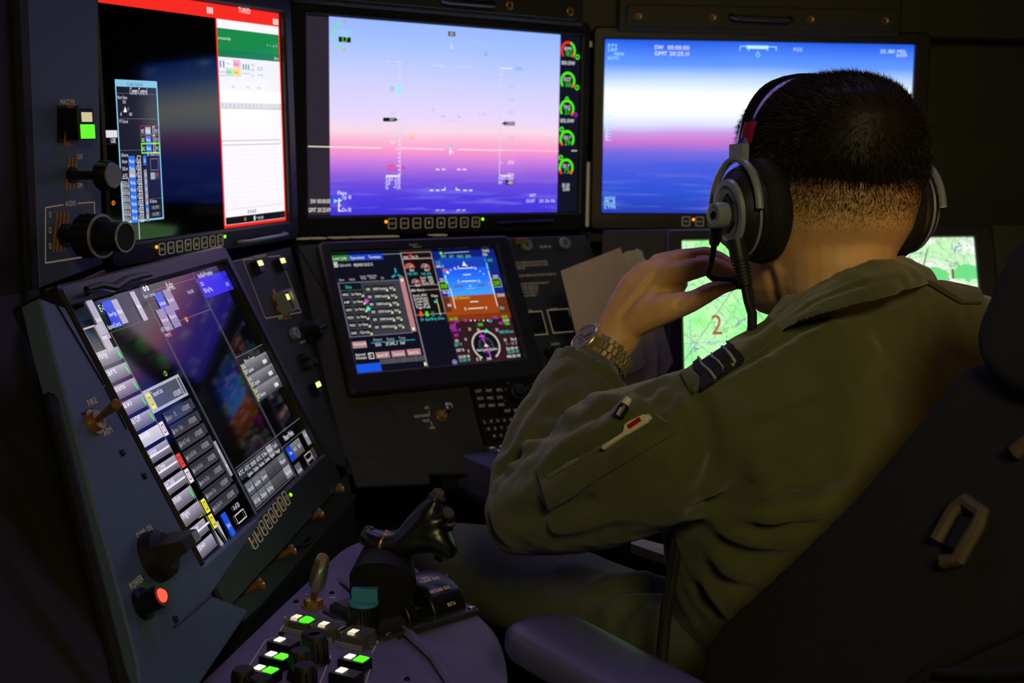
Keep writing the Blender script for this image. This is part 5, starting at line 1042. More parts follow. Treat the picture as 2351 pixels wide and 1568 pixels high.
for x, y in ((-.072, -.012), (.037, -.012), (.038, .077)): MB().cyl((x, y, .006), (0, 0, 1), [(0, .004), (.0012, .004), (.002, .0028), (.002, .0001)], 14).build('screw', M['steel'], t, TQ)
MB().tube([(.034, .036, .022), (.044, .036, .022)], [.006, .006], 14).build('pivot_cap', M['grip'], t, TQ)
def drumtext(s, ang, h, wd_, xoff=0):
    V, Fc = text_geo(s, 0, 0, h, wd_); r = .0373; yc = .036; P_ = []
    for a, b, _ in V:
        q = math.radians(ang)+b/r; P_.append((-.004+xoff+a, yc-r*1.18*math.cos(q)*1.004, +.004+r*.78*math.sin(q)*1.012))
    me = bpy.data.meshes.new('lettering'); me.from_pydata(P_, [], Fc); return link_mesh(me, 'lettering', M['print'], d1_, TQ)
drumtext('IDLE /', 80, .0034, .010, .009); drumtext('FLIGHT IDLE', 72, .0036, .025, .002); drumtext('GROUND IDLE', 47, .0042, .027, .001); drumtext('BETA', 16, .0044, .011, .014)
# bellows and lever leading to the grip
MB().tube([DESK.w(870, 1400, .01), DESK.w(880, 1330, .05), Cw(890, 1270, 1.33)], [.03, .034, .026], 16).build('lever_boot', M['matte'], t)

# ================================================================ hand controller on the throttle lever
def remesh(me, vox, smooth=6, fac=.5, dec=None):
    o = bpy.data.objects.new('tmp', me); COL.objects.link(o)
    m = o.modifiers.new('r', 'REMESH'); m.mode = 'VOXEL'; m.voxel_size = vox; m.adaptivity = 0
    if smooth: s = o.modifiers.new('s', 'SMOOTH'); s.iterations = smooth; s.factor = fac
    dg = bpy.context.evaluated_depsgraph_get(); r = bpy.data.meshes.new_from_object(o.evaluated_get(dg)); bpy.data.objects.remove(o)
    r.polygons.foreach_set('use_smooth', [True]*len(r.polygons)); r.materials.clear(); return r
def limb(mb, pts, n=16, flat=None):
    """tapering limb: pts = (pixel x, pixel y, distance, half width in pixels[, half depth in metres])"""
    P_ = [Cw(p[0], p[1], p[2]) for p in pts]; rings = []
    for i, p in enumerate(P_):
        tg = (P_[min(i+1, len(P_)-1)]-P_[max(i-1, 0)]).normalized(); vd = (p-EYE).normalized()
        a = tg.cross(vd).normalized(); b = a.cross(tg).normalized(); ra = pts[i][3]*pts[i][2]/FP; rb = pts[i][4] if len(pts[i]) > 4 else ra
        rings.append([p+a*ra*math.cos(q)+b*rb*math.sin(q) for q in [2*math.pi*k/n for k in range(n)]])
    # rounded ends
    def capr(i, sgn):
        tg = (P_[1]-P_[0] if i == 0 else P_[-1]-P_[-2]).normalized(); c = P_[i]; r = rings[i]; ra = pts[i][3]*pts[i][2]/FP; rb = pts[i][4] if len(pts[i]) > 4 else ra; rr = min(ra, rb); out = []
        for q in (30, 60, 82): f = math.cos(math.radians(q)); out.append([c+(x-c)*f+tg*sgn*rr*math.sin(math.radians(q)) for x in r])
        return out
    full = capr(0, -1)[::-1]+rings+capr(-1, 1); return mb.loft(full)
gm = MB()
limb(gm, [(848, 1234, 1.30, 24, .02), (880, 1250, 1.30, 31, .024), (930, 1250, 1.29, 37, .025), (965, 1215, 1.29, 42, .026), (985, 1175, 1.29, 30, .024), (1003, 1148, 1.29, 18, .02)])
limb(gm, [(930, 1250, 1.29, 30, .024), (980, 1235, 1.29, 40, .026), (1020, 1245, 1.28, 34, .022), (1030, 1262, 1.28, 22, .018)])
limb(gm, [(965, 1215, 1.29, 30, .024), (1010, 1195, 1.28, 22, .02), (1028, 1188, 1.28, 14, .014)])
limb(gm, [(870, 1250, 1.30, 24, .022), (880, 1300, 1.31, 34, .03), (890, 1350, 1.32, 38, .03)])
HC = thing('hand_controller', 'purple-lit black hand grip with thumb switches, in front of the man\'s knee', 'joystick', Matrix.Translation(Cw(890, 1380, 1.31)))
link_mesh(remesh(gm.mesh(), .0035, 8), 'grip_body', M['grip'], HC)
def ctube(pts, r, mtl, name, parent, n=12, **k): return MB().tube([Cw(*p) for p in pts], r, n).build(name, mtl, parent, **k)
ctube([(838, 1228, 1.295), (846, 1231, 1.297)], [.0105, .011], M['grip'], 'end_socket', HC, 18); ctube([(834, 1226, 1.293), (838, 1228, 1.294)], [.0065, .0065], M['matte'], 'socket_hole', HC)
ctube([(872, 1247, 1.29), (884, 1252, 1.29)], [.0150, .0152], M['brass'], 'brass_band', HC, 24)
hs_ = ctube([(1000, 1150, 1.285), (1004, 1140, 1.283)], [.0095, .009], M['black'], 'hat_switch', HC, 16); ctube([(1003, 1140, 1.283), (1008, 1128, 1.28)], [.0085, .006], M['buckle'], 'hat_cap', hs_, 6)
hs_ = ctube([(1020, 1185, 1.275), (1028, 1178, 1.272)], [.0095, .0095], M['black'], 'hat_switch', HC, 16); ctube([(1027, 1179, 1.272), (1031, 1174, 1.27)], [.007, .006], M['buckle'], 'hat_cap', hs_, 20)
hs_ = ctube([(1022, 1208, 1.268), (1034, 1206, 1.265)], [.006, .006], M['black'], 'small_switch', HC, 12); ctube([(1034, 1206, 1.265), (1045, 1202, 1.263)], [.002, .0025], M['steel'], 'switch_bat', hs_, 8)
hs_ = ctube([(1015, 1262, 1.28), (1026, 1272, 1.278)], [.012, .011], M['rubber'], 'trigger_wheel', HC, 18)
for k in range(9): q = k*40; c_ = Cw(1024+12*math.cos(math.radians(q)), 1270+12*math.sin(math.radians(q)), 1.277); MB().cyl(c_, (0, -1, .2), [(0, .0022), (.004, .0022)], 6).build('wheel_tooth', M['black'], hs_)

# ================================================================ keyboard on its tray
zk = .80; KB = Plane((0, 1.5, zk), (1, 0, 0), (0, 0, 1))
q0, q1, q2 = Vector(KB.uv(1036, 1034)), Vector(KB.uv(1165, 1017)), Vector(KB.uv(1126, 1102))
kx = (q1-q0).normalized(); ky = -Vector((-kx.y, kx.x))
KM = Matrix(((kx.x, -ky.x, 0, KB.o.x+q0.x), (kx.y, -ky.y, 0, KB.o.y+q0.y), (0, 0, 1, zk), (0, 0, 0, 1)))
t = thing('keyboard', 'black keyboard with lit legends, mostly behind the raised sleeve', 'keyboard', KM)
MB().prism(rrect(0, .42, -.17, 0, .004), -.05, 0, .002).build('case', M['map_key'], t, KM)
kk = 0; LT = ['ESC', 'F1', 'F2', 'F3', 'F4', 'F5', 'F6', 'F7', 'F8', 'F9', 'F10']
for r_ in range(5):
    for c__ in range(11):
        x0 = .042+c__*.0175+r_*.002; y0 = -.028-r_*.0185
        if x0 > .23: continue
        k_ = MB().box(x0, x0+.0150, y0-.0155, y0, 0, .006, .0015).build('key', M['map_key'], t, KM)
        V, Fc = text_geo(LT[c__] if r_ == 0 else 'QWERTYUIOPASDFGHJKLZXCVBNM1234567890'[(r_*11+c__) % 36], x0+.004, y0-.010, .005, .0075 if r_ == 0 else .004, .0062)
        me = bpy.data.meshes.new('key_mark'); me.from_pydata(V, [], Fc); link_mesh(me, 'key_mark', M['l_dimwhite'], k_, KM)
tr = thing('keyboard_tray', 'dark metal tray that holds the keyboard above the lap', 'tray', KM.copy())
MB().box(-.005, .44, -.19, .005, -.062, -.0502, .002).build('tray_plate', M['matte'], tr, KM)
MB().box(-.032, -.006, -.03, .012, -.05, -.012, .003).build('hinge_block', M['bezel'], tr, KM)
MB().tube([KM @ Vector((-.02, .02, -.03)), KM @ Vector((-.05, .04, -.05)), KM @ Vector((-.07, .10, -.09))], .006, 10).build('cable', M['black'], tr)
# ================================================================ folders standing by the console
FD = Plane(Cw(1380, 720, 1.86), (.95, -.10, 0), (-.12, -.95, .22))
for i, (pts, h, mt, lb) in enumerate(((((1287, 622), (1424, 568), (1440, 610), (1483, 838), (1470, 850), (1352, 890)), 0, 'paper', 'beige card folder, front of the upright bundle behind the hand'),
        (((1400, 600), (1440, 574), (1458, 572), (1510, 800), (1508, 890), (1410, 900)), -.009, 'paper2', 'cream folder second in the upright bundle, edge behind the beige one'),
        (((1430, 590), (1462, 566), (1474, 572), (1546, 828), (1500, 905), (1440, 905)), -.018, 'paper2', 'cream folder third in the upright bundle, widest at its lower right'),
        (((1440, 610), (1478, 584), (1484, 592), (1525, 760), (1500, 860), (1450, 880)), -.026, 'paper', 'beige folder at the rear of the upright bundle'))):
    q = [FD.uv(*p) for p in pts]
    if sum(q[j-1][0]*q[j][1]-q[j][0]*q[j-1][1] for j in range(len(q))) < 0: q = q[::-1]
    m = FD.M.copy(); m.translation = FD.at(*q[0], h)
    o = MB().prism(q, h-.003, h, .0006).build('folder', M[mt], None, FD.M); tag(o, lb, 'folder', 'folders standing by the console')
bx = plate('document_box', FD, [(1290, 640), (1345, 890), (1550, 905), (1545, 840), (1500, 700)], .03, -.033, .002, M['matte']); tag(bx, 'black document holder behind the upright folders', 'holder')
cb = MB().loft([[Cw(*p) for p in ((1455, 1232, 1.62), (1590, 1268, 1.62), (1590, 1296, 1.58), (1448, 1248, 1.58))], [Cw(*p)+Vector((0, 0, -.012)) for p in ((1455, 1232, 1.62), (1590, 1268, 1.62), (1590, 1296, 1.58), (1448, 1248, 1.58))]]).build('clipboard', M['paper']); tag(cb, 'beige card lying on the lap behind the cable', 'card')
# ================================================================ chair
CHP = [Cw(2225, 780, .99), Cw(1590, 1500, 1.10), Cw(2351, 1300, .86)]
n = (CHP[1]-CHP[0]).cross(CHP[2]-CHP[0]); n = n if n.dot(VIEW) < 0 else -n
CB = Plane(CHP[0], (CHP[2]-CHP[0]), n)
CT = thing('office_chair', 'large dark chair in the lower right, headrest and armrest edged in blue light', 'chair', Matrix.Translation((.45, .95, 0)))
def shell(pts, pl, th, rnd, name, mtl, it=2, vox=.006, sm=12):
    q = [pl.uv(*p) for p in pts]
    if sum(q[j-1][0]*q[j][1]-q[j][0]*q[j-1][1] for j in range(len(q))) < 0: q = q[::-1]
    q = smooth_poly(q, it); c = Vector((sum(a for a, b in q)/len(q), sum(b for a, b in q)/len(q)))
    rings = []
    for k in range(7):
        a = math.pi*k/6; z = -th/2-th/2*math.cos(a)+0; ins = rnd*(1-math.sin(a))
        rings.append([(*(c+(Vector(p)-c)*(1-ins)), z+th*0) for p in q])
    me = MB().loft(rings).mesh(); return link_mesh(remesh(me, vox, sm), name, mtl, CT, pl.M)
shell([(2222, 800), (2150, 900), (2065, 1000), (2000, 1085), (1900, 1190), (1750, 1335), (1600, 1468), (1580, 1620), (1800, 1900), (2500, 2000), (2900, 1600), (2900, 900), (2600, 800), (2330, 850)], CB, .07, .05, 'backrest', M['chair'], 1, .007, 8)
HRP = mplane(CB, .02)
shell([(2420, 470), (2340, 520), (2290, 590), (2250, 690), (2215, 770), (2232, 840), (2300, 905), (2420, 930), (2700, 900), (2760, 600), (2620, 470)], HRP, .085, .10, 'headrest', M['chair'], 2, .006, 10)
MB().tube([CB.w(2420, 900, -.03), CB.w(2430, 800, -.03)], .012, 12).build('headrest_post', M['steel'], CT)
BK = mplane(CB, .006)
def bk(pts, r, name, mtl): return MB().tube([BK.w(*p) for p in pts], r, 8).build(name, mtl, CT)
b_ = bk([(2150, 1240), (2190, 1170), (2215, 1150), (2255, 1178), (2245, 1205), (2200, 1285), (2165, 1290)], .0055, 'strap_buckle', M['buckle'])
MB().tube([BK.w(2190, 1260, .0), BK.w(2225, 1190, .0)], .011, 8, flat=.3).build('buckle_tongue', M['matte'], b_)
bk([(2351, 1440), (2260, 1480), (2150, 1530), (2090, 1580)], .0035, 'piping', M['strap']); bk([(2420, 1540), (2280, 1550), (2150, 1545)], .0035, 'piping', M['strap']); bk([(2450, 960), (2380, 1000), (2330, 1040)], .006, 'strap_end', M['buckle'])
# armrest pad: a rounded bar running back past the camera side
A0, A1 = Cw(1258, 1470, 1.12), Cw(1760, 1720, .90)
d = (A1-A0); d.z = 0; A1 = Vector((A1.x, A1.y, A0.z)); d = (A1-A0).normalized(); sd = Vector((0, 0, 1)).cross(d).normalized()
mb = MB(); rings = []
LA = (A1-A0).length
prof = [(-.030, .3), (-.027, .62), (-.018, .86), (-.004, .98), (.02, 1), (LA*.6, 1), (LA, .96), (LA+.015, .7)]
for s_, f in prof:
    r = []
    for k in range(28):
        q = 2*math.pi*k/28; cx = math.copysign(abs(math.cos(q))**.55, math.cos(q)); cz = math.copysign(abs(math.sin(q))**.6, math.sin(q)); r.append(A0+d*s_+sd*cx*.040*f+Vector((0, 0, 1))*(cz*.0185*f))
    rings.append(r)
mb.loft(rings).build('armrest_pad', M['armpad'], CT, sharp=60)
MB().tube([A0+d*.14+Vector((0, 0, -.015)), A0+d*.15+Vector((0, 0, -.2)), A0+d*.20+Vector((.1, 0, -.32))], .018, 10).build('armrest_post', M['matte'], CT)
MB().box(.05, .62, .95, 1.45, .38, .46, .03).build('seat', M['chair'], CT)
MB().tube([(.34, 1.2, .38), (.34, 1.2, .10)], .03, 14).build('gas_column', M['steel'], CT)
for k in range(5): q = k*math.pi*.4; MB().tube([(.34, 1.2, .10), (.34+.28*math.cos(q), 1.2+.28*math.sin(q), .05)], [.028, .018], 8).build('leg', M['black'], CT); MB().cyl((.34+.28*math.cos(q), 1.2+.28*math.sin(q)-.012, .028), (0, 1, 0), [(0, .028), (.024, .028)], 16).build('caster', M['black'], CT)

# ================================================================ the man
HCp = Cw(1897, 462, 1.237)
hf = Vector((-.42, .9, -.06)).normalized(); hs_ = Vector((hf.y, -hf.x, 0)).normalized(); hu = hs_.cross(hf).normalized()
HL = lambda s, f, u: HCp+hs_*s+hf*f+hu*u
HM = Matrix(((hs_.x, hf.x, hu.x, HCp.x), (hs_.y, hf.y, hu.y, HCp.y), (hs_.z, hf.z, hu.z, HCp.z), (0, 0, 0, 1)))
man = thing('person', 'seated man in olive flight suit seen from behind, left hand raised to his mouth', 'person', Matrix.Translation((.3, 1.2, .45)))
bm_ = MB()
hr = [(.128, .016, .024, -.012), (.122, .036, .052, -.010), (.108, .055, .076, -.007), (.088, .067, .090, -.004), (.060, .0755, .097, -.002), (.030, .079, .099, -.001), (0, .078, .098, 0),
      (-.030, .074, .093, .004), (-.055, .069, .084, .012), (-.078, .063, .072, .024), (-.098, .056, .060, .036), (-.114, .046, .046, .048), (-.127, .032, .030, .058), (-.133, .014, .016, .062)]
rings = []
for u, a, b, f0 in hr:
    r = []
    for k in range(32):
        q = 2*math.pi*k/32; cs, sn = math.cos(q), math.sin(q)
        a2 = a*.94; r.append(HL(a2*math.copysign(abs(cs)**.88, cs), f0+b*math.copysign(abs(sn)**.88, sn), u*.88))
    rings.append(r)
bm_.loft(rings)
def hblob(s, f, u, rs, rf, ru, n=12):
    rr = []
    for i in range(1, 8):
        t_ = math.pi*i/8; rr.append([HL(s+rs*math.sin(t_)*math.cos(q), f+rf*math.sin(t_)*math.sin(q), u+ru*math.cos(t_)) for q in [2*math.pi*k/n for k in range(n)]])
    bm_.loft(rr)
hblob(0, .106, -.030, .012, .020, .014); hblob(0, .098, -.012, .008, .014, .026); hblob(0, .088, .014, .050, .016, .010)   # nose, bridge, brow
for s in (-1, 1): hblob(s*.040, .072, -.030, .022, .022, .022); hblob(s*.080, -.004, -.018, .006, .018, .030)
hblob(0, .090, -.070, .022, .014, .006); hblob(0, .088, -.080, .020, .014, .006); hblob(0, .086, -.103, .020, .016, .012)     # lips, chin
limb(bm_, [(1922, 400, 1.235, 120, .05), (1925, 480, 1.225, 134, .058), (1924, 560, 1.222, 130, .058), (1924, 640, 1.225, 128, .060), (1935, 720, 1.235, 125, .052), (1950, 800, 1.25, 130, .045)], 24)
limb(bm_, [(1790, 660, 1.27, 30, .03), (1850, 640, 1.26, 60, .045)], 16)
# trunk and arms under the clothes
limb(bm_, [(1945, 800, 1.25, 130, .045), (1935, 900, 1.25, 240, .05), (1930, 1000, 1.25, 270, .07), (1920, 1150, 1.26, 290, .085), (1900, 1400, 1.34, 270, .09)], 20)
limb(bm_, [(1640, 960, 1.15, 100), (1480, 1030, 1.19, 95), (1320, 1110, 1.25, 85), (1215, 1160, 1.29, 75)]); limb(bm_, [(1215, 1160, 1.29, 72), (1255, 1040, 1.31, 78), (1310, 930, 1.34, 68), (1352, 860, 1.37, 58, .027), (1392, 808, 1.378, 52, .024), (1422, 765, 1.378, 52, .0215)])
limb(bm_, [(1410, 780, 1.378, 50, .022), (1440, 728, 1.378, 58, .021), (1478, 684, 1.376, 70, .021), (1512, 652, 1.376, 68, .0195), (1538, 632, 1.374, 52, .017)], 20)
FR = {}
def finger(pts): limb(bm_, pts, 12)
finger([(1495, 655, 1.372, 28), (1540, 630, 1.362, 30), (1585, 619, 1.352, 26), (1620, 609, 1.345, 25), (1646, 612, 1.338, 22), (1672, 622, 1.334, 18), (1697, 640, 1.332, 13)])
finger([(1495, 635, 1.388, 26), (1525, 604, 1.386, 23), (1575, 592, 1.384, 21), (1622, 583, 1.380, 18.5), (1650, 592, 1.372, 16.5), (1674, 606, 1.364, 15.5), (1698, 626, 1.356, 12)])
finger([(1480, 640, 1.398, 24), (1512, 602, 1.405, 22), (1560, 590, 1.410, 19), (1604, 584, 1.410, 17.5), (1640, 602, 1.402, 15.5), (1668, 628, 1.392, 12)])
finger([(1470, 650, 1.405, 22), (1500, 612, 1.418, 18), (1545, 600, 1.428, 16), (1590, 600, 1.428, 14.5), (1622, 618, 1.418, 13), (1640, 640, 1.410, 10.5)])
finger([(1440, 750, 1.372, 34), (1485, 722, 1.360, 40), (1530, 707, 1.350, 36), (1565, 698, 1.342, 30), (1594, 690, 1.336, 24), (1626, 672, 1.333, 22.5), (1660, 657, 1.331, 18), (1698, 650, 1.330, 13)])
# right arm hidden in front of him, hand resting on the lap
limb(bm_, [(2230, 900, 1.36, 90), (2200, 1080, 1.45, 80), (2120, 1200, 1.55, 70)]); limb(bm_, [(2120, 1200, 1.55, 68), (2000, 1250, 1.62, 58), (1900, 1280, 1.66, 48)])
limb(bm_, [(1900, 1280, 1.66, 46, .02), (1860, 1290, 1.68, 60, .017), (1830, 1298, 1.69, 56, .015)])
for k in range(4): limb(bm_, [(1845, 1268+k*19, 1.685, 15), (1800, 1278+k*19, 1.69, 14), (1765, 1296+k*18, 1.69, 13), (1750-4*k, 1310+k*17, 1.69, 10)], 10)
limb(bm_, [(1880, 1310, 1.66, 22), (1840, 1345, 1.65, 17), (1800, 1355, 1.65, 13)], 10)
body = remesh(bm_.mesh(), .0026, 5, .5)
def verts(me): a = np.empty(len(me.vertices)*3, np.float32); me.vertices.foreach_get('co', a); return a.reshape(-1, 3).astype(float)
def norms(me): a = np.empty(len(me.vertices)*3, np.float32); me.vertices.foreach_get('normal', a); return a.reshape(-1, 3).astype(float)
def setv(me, v): me.vertices.foreach_set('co', v.astype(np.float32).ravel()); me.update()
def bvh(me): return BVHTree.FromPolygons([tuple(v.co) for v in me.vertices], [tuple(p.vertices) for p in me.polygons])
def ray(tree, x, y):
    h = tree.ray_cast(EYE, RAY(x, y).normalized()); return h[0], h[1]
def crease(me, folds, tree=None):
    """press folds into a surface: (pixels along the fold, half width in m, depth in m; negative = ridge)"""
    tree = tree or bvh(me); v = verts(me); n = norms(me); dsp = np.zeros(len(v))
    for pts, wd_, amp in folds:
        P_ = []
        for i in range(len(pts)-1):
            for f in np.linspace(0, 1, 5)[:-1 if i < len(pts)-2 else None]:
                h = ray(tree, pts[i][0]+(pts[i+1][0]-pts[i][0])*f, pts[i][1]+(pts[i+1][1]-pts[i][1])*f)[0]
                if h: P_.append(np.array(h))
        if len(P_) < 2: continue
        best = np.full(len(v), 9.); tt = np.zeros(len(v)); sdv = np.zeros(len(v)); N_ = len(P_)-1
        lo = np.min(P_, 0)-wd_*4; hi = np.max(P_, 0)+wd_*4; idx = np.where(((v > lo) & (v < hi)).all(1))[0]
        if not len(idx): continue
        vv = v[idx]; bb = np.full(len(idx), 9.); t2_ = np.zeros(len(idx)); s2 = np.zeros(len(idx))
        up = np.array(VIEW)
        for i in range(N_):
            a, b = P_[i], P_[i+1]; ab = b-a; L2 = ab@ab
            if L2 < 1e-9 or L2 > .004: continue
            t_ = np.clip(((vv-a)@ab)/L2, 0, 1); dv = vv-(a+t_[:, None]*ab); d_ = np.linalg.norm(dv, axis=1); m_ = d_ < bb
            side = np.cross(ab/math.sqrt(L2), up); bb[m_] = d_[m_]; t2_[m_] = (i+t_[m_])/N_; s2[m_] = (dv@side)[m_]
        ends = np.clip(np.minimum(t2_, 1-t2_)*5, 0, 1); ends = ends*ends*(3-2*ends)
        x = bb/wd_; prof = -amp*np.exp(-x*x)+amp*.55*np.exp(-((x-1.9)/1.0)**2)*(.35+.65*(s2 > 0))
        dsp[idx] += prof*ends
    setv(me, v+n*dsp[:, None]); return me
tb = bvh(body)
crease(body, [([(1512, 598), (1570, 594), (1626, 591)], .0022, .0012), ([(1585, 668), (1560, 690), (1548, 706)], .004, .0020), ([(1632, 660), (1636, 672), (1636, 684)], .0016, .0006), ([(1640, 658), (1644, 668), (1645, 678)], .0016, .0006),
              ([(1400, 735), (1440, 690), (1480, 640), (1512, 606)], .004, -.0018), ([(1425, 745), (1475, 690), (1536, 625)], .005, -.0014), ([(1590, 600), (1600, 612), (1602, 626)], .0015, .0005),
              ([(1716, 560), (1765, 620), (1778, 660), (1792, 705)], .006, .0035), ([(1800, 610), (1795, 660), (1797, 700)], .008, -.0015),
              ([(1420, 800), (1440, 790), (1460, 785)], .0025, .0005), ([(1925, 470), (1925, 540), (1925, 610)], .03, .0008)], tb)
bv, bn = verts(body), norms(body); bo = link_mesh(body, 'body', M['skin'], man)
me2 = MB().cyl(Cw(1864, 527, 1.16), -VIEW, [(0, .001), (.001, .0001)], 6)
# eyes
for s in (-1, 1):
    c_ = HL(s*.031, .090, -.008)
    mb = MB()
    rr = [[c_+Vector((math.sin(t_)*math.cos(q), math.sin(t_)*math.sin(q), math.cos(t_)))*.0115 for q in [2*math.pi*k/14 for k in range(14)]] for t_ in [math.pi*i/9 for i in range(1, 9)]]
    ey_ = mb.loft(rr).build('eye', M['white'], man); MB().cyl(c_+hf*.0112, hf, [(0, .005), (.0008, .0001)], 14).build('iris', M['hair'], ey_)
# ---- hair: a close cap with short strands, thinning out down the nape
v = bv; n = bn; Hi = np.array(HM.inverted()); loc = v@Hi[:3, :3].T+Hi[:3, 3]
s_, f_, u_ = loc[:, 0], loc[:, 1], loc[:, 2]
def hairmask(s, f, u):
    line = -.006+.062*np.clip((f-.02)/.07, 0, 1)**1.2-.006*np.clip(-f/.09, 0, 1)+.003*np.sin(s*70)
    m_ = np.clip((u-line)/.046, 0, 1); return m_*(np.abs(s) < .12)*(u > -.06)*(f < .11)
hm = hairmask(s_, f_, u_); polys = [p for p in body.polygons if min(hm[i] for i in p.vertices) > 0.02]
capp = [p for p in polys if min(hm[i] for i in p.vertices) > .62]
ids = sorted({i for p in polys for i in p.vertices}); mp = {i: k for k, i in enumerate(ids)}
sm = np.clip((hm-.5)/.5, 0, 1)**1.3; hv = v+n*((.0003+.0040*sm+.0015*np.clip(u_/.1, 0, 1))*1)[:, None]
HV = [tuple(hv[i]) for i in ids]; HF = [tuple(mp[i] for i in p.vertices) for p in capp]
pa = np.array([p.area*min(hm[i] for i in p.vertices)**.6 for p in polys]); pick = RNG.choice(len(polys), 56000, p=pa/pa.sum()); base = len(HV)
for t_ in pick:
    p = polys[t_]; i = p.vertices[RNG.integers(4)]; j = p.vertices[RNG.integers(len(p.vertices))]
    w_ = RNG.random(); q = hv[i]*(1-w_)+hv[j]*w_; nn = n[i]; m_ = hm[i]
    top = min(max((u_[i]-.03)/.06, 0), 1); dr = nn*(.30+.15*top)+np.array(hf)*(.75*top)-np.array(hu)*.9*(1-top)+RNG.normal(0, .16, 3); dr /= np.linalg.norm(dr)
    L_ = (.0028+.0072*m_*m_)*(.6+.7*RNG.random()); sd_ = np.cross(dr, RNG.normal(0, 1, 3)); sd_ = sd_/np.linalg.norm(sd_)*(.00016+.00028*m_)
    k = len(HV); HV += [tuple(q-sd_-nn*.002), tuple(q+sd_-nn*.002), tuple(q+dr*L_)]; HF.append((k, k+1, k+2))
# stubble below the hair line
cand = np.where((hm < .8) & (u_ < .05) & (u_ > -.03) & (np.abs(s_) < .085) & (f_ < .02) & (f_ > -.12))[0]
for i in RNG.choice(cand, 34000):
    fade = min((u_[i]+.03)/.05, 1.15)
    if RNG.random() > fade**1.3: continue
    nn = n[i]; dr = nn*.5-np.array(hu)+RNG.normal(0, .25, 3); dr /= np.linalg.norm(dr); q = v[i]+RNG.normal(0, .001, 3); q = q-nn*((q-v[i])@nn)
    L_ = .0022+.003*max(fade, 0)*RNG.random(); sd_ = np.cross(dr, nn); sd_ = sd_/np.linalg.norm(sd_)*.00017
    k = len(HV); HV += [tuple(q-sd_), tuple(q+sd_), tuple(q+dr*L_)]; HF.append((k, k+1, k+2))
me = bpy.data.meshes.new('hair'); me.from_pydata(HV, [], HF); me.polygons.foreach_set('use_smooth', [True]*len(me.polygons)); link_mesh(me, 'hair', M['hair'], man, kind='stuff')

# ---- flight suit
def ring2(L_, R_, b, n=40, pw=.8, push=0):
    """cross-section between two 3-D points, b thick front and back"""
    L_, R_ = Cw(*L_), Cw(*R_); c = (L_+R_)/2; a = (R_-L_)/2; vd = VIEW; bdir = (vd-vd.dot(a)/a.length_squared*a).normalized()
    return [c+a*math.copysign(abs(math.cos(q))**pw, math.cos(q))+bdir*(b*math.copysign(abs(math.sin(q))**pw, math.sin(q))+push) for q in [2*math.pi*k/n for k in range(n)]]
sm_ = MB()
sm_.loft([ring2((1830, 668, 1.20), (2070, 622, 1.27), .05), ring2((1785, 730, 1.19), (2110, 660, 1.28), .062), ring2((1700, 800, 1.16), (2212, 680, 1.31), .066), ring2((1610, 868, 1.13), (2285, 705, 1.35), .074), ring2((1560, 960, 1.12), (2300, 830, 1.37), .095),
          ring2((1570, 1080, 1.13), (2290, 980, 1.37), .112), ring2((1576, 1180, 1.16), (2270, 1120, 1.37), .118), ring2((1575, 1300, 1.20), (2240, 1260, 1.40), .12), ring2((1592, 1400, 1.24), (2200, 1400, 1.43), .12), ring2((1600, 1500, 1.28), (2180, 1520, 1.46), .125), ring2((1590, 1640, 1.33), (2150, 1650, 1.5), .12)])
limb(sm_, [(1680, 935, 1.17, 112, .066), (1610, 985, 1.15, 150, .072), (1540, 1030, 1.155, 172, .074), (1450, 1062, 1.18, 172, .074), (1370, 1100, 1.21, 160, .07), (1290, 1140, 1.25, 138, .064), (1222, 1172, 1.28, 106, .055)], 28)
fa = [(1212, 1180, 1.29, 98, .052), (1225, 1110, 1.30, 104, .052), (1262, 1020, 1.32, 102, .05), (1300, 945, 1.345, 98, .048), (1336, 888, 1.36, 94, .046), (1353, 862, 1.366, 93, .045)]
limb(sm_, fa[:-1]+[(1340, 882, 1.362, 88, .042)], 28)
limb(sm_, [(2240, 850, 1.37, 110, .06), (2215, 1060, 1.45, 100, .06), (2120, 1210, 1.56, 85, .055)], 20); limb(sm_, [(2120, 1210, 1.56, 82, .05), (2000, 1252, 1.62, 72, .045), (1925, 1275, 1.65, 62, .04)], 20)
suit = remesh(sm_.mesh(), .0045, 8, .6)
def noise_dsp(me, amp, sc, seed=1):
    from mathutils import noise
    v = verts(me); n = norms(me); d_ = np.array([noise.noise(Vector(p)*sc+Vector((seed, 0, 0))) for p in v]); setv(me, v+n*(d_*amp)[:, None])
noise_dsp(suit, .004, 22); noise_dsp(suit, .0016, 60, 5)
def soft(me, it, fac=.5):
    o = bpy.data.objects.new('tmp', me); COL.objects.link(o); m = o.modifiers.new('s', 'SMOOTH'); m.iterations = it; m.factor = fac
    dg = bpy.context.evaluated_depsgraph_get(); r = bpy.data.meshes.new_from_object(o.evaluated_get(dg)); bpy.data.objects.remove(o); return r
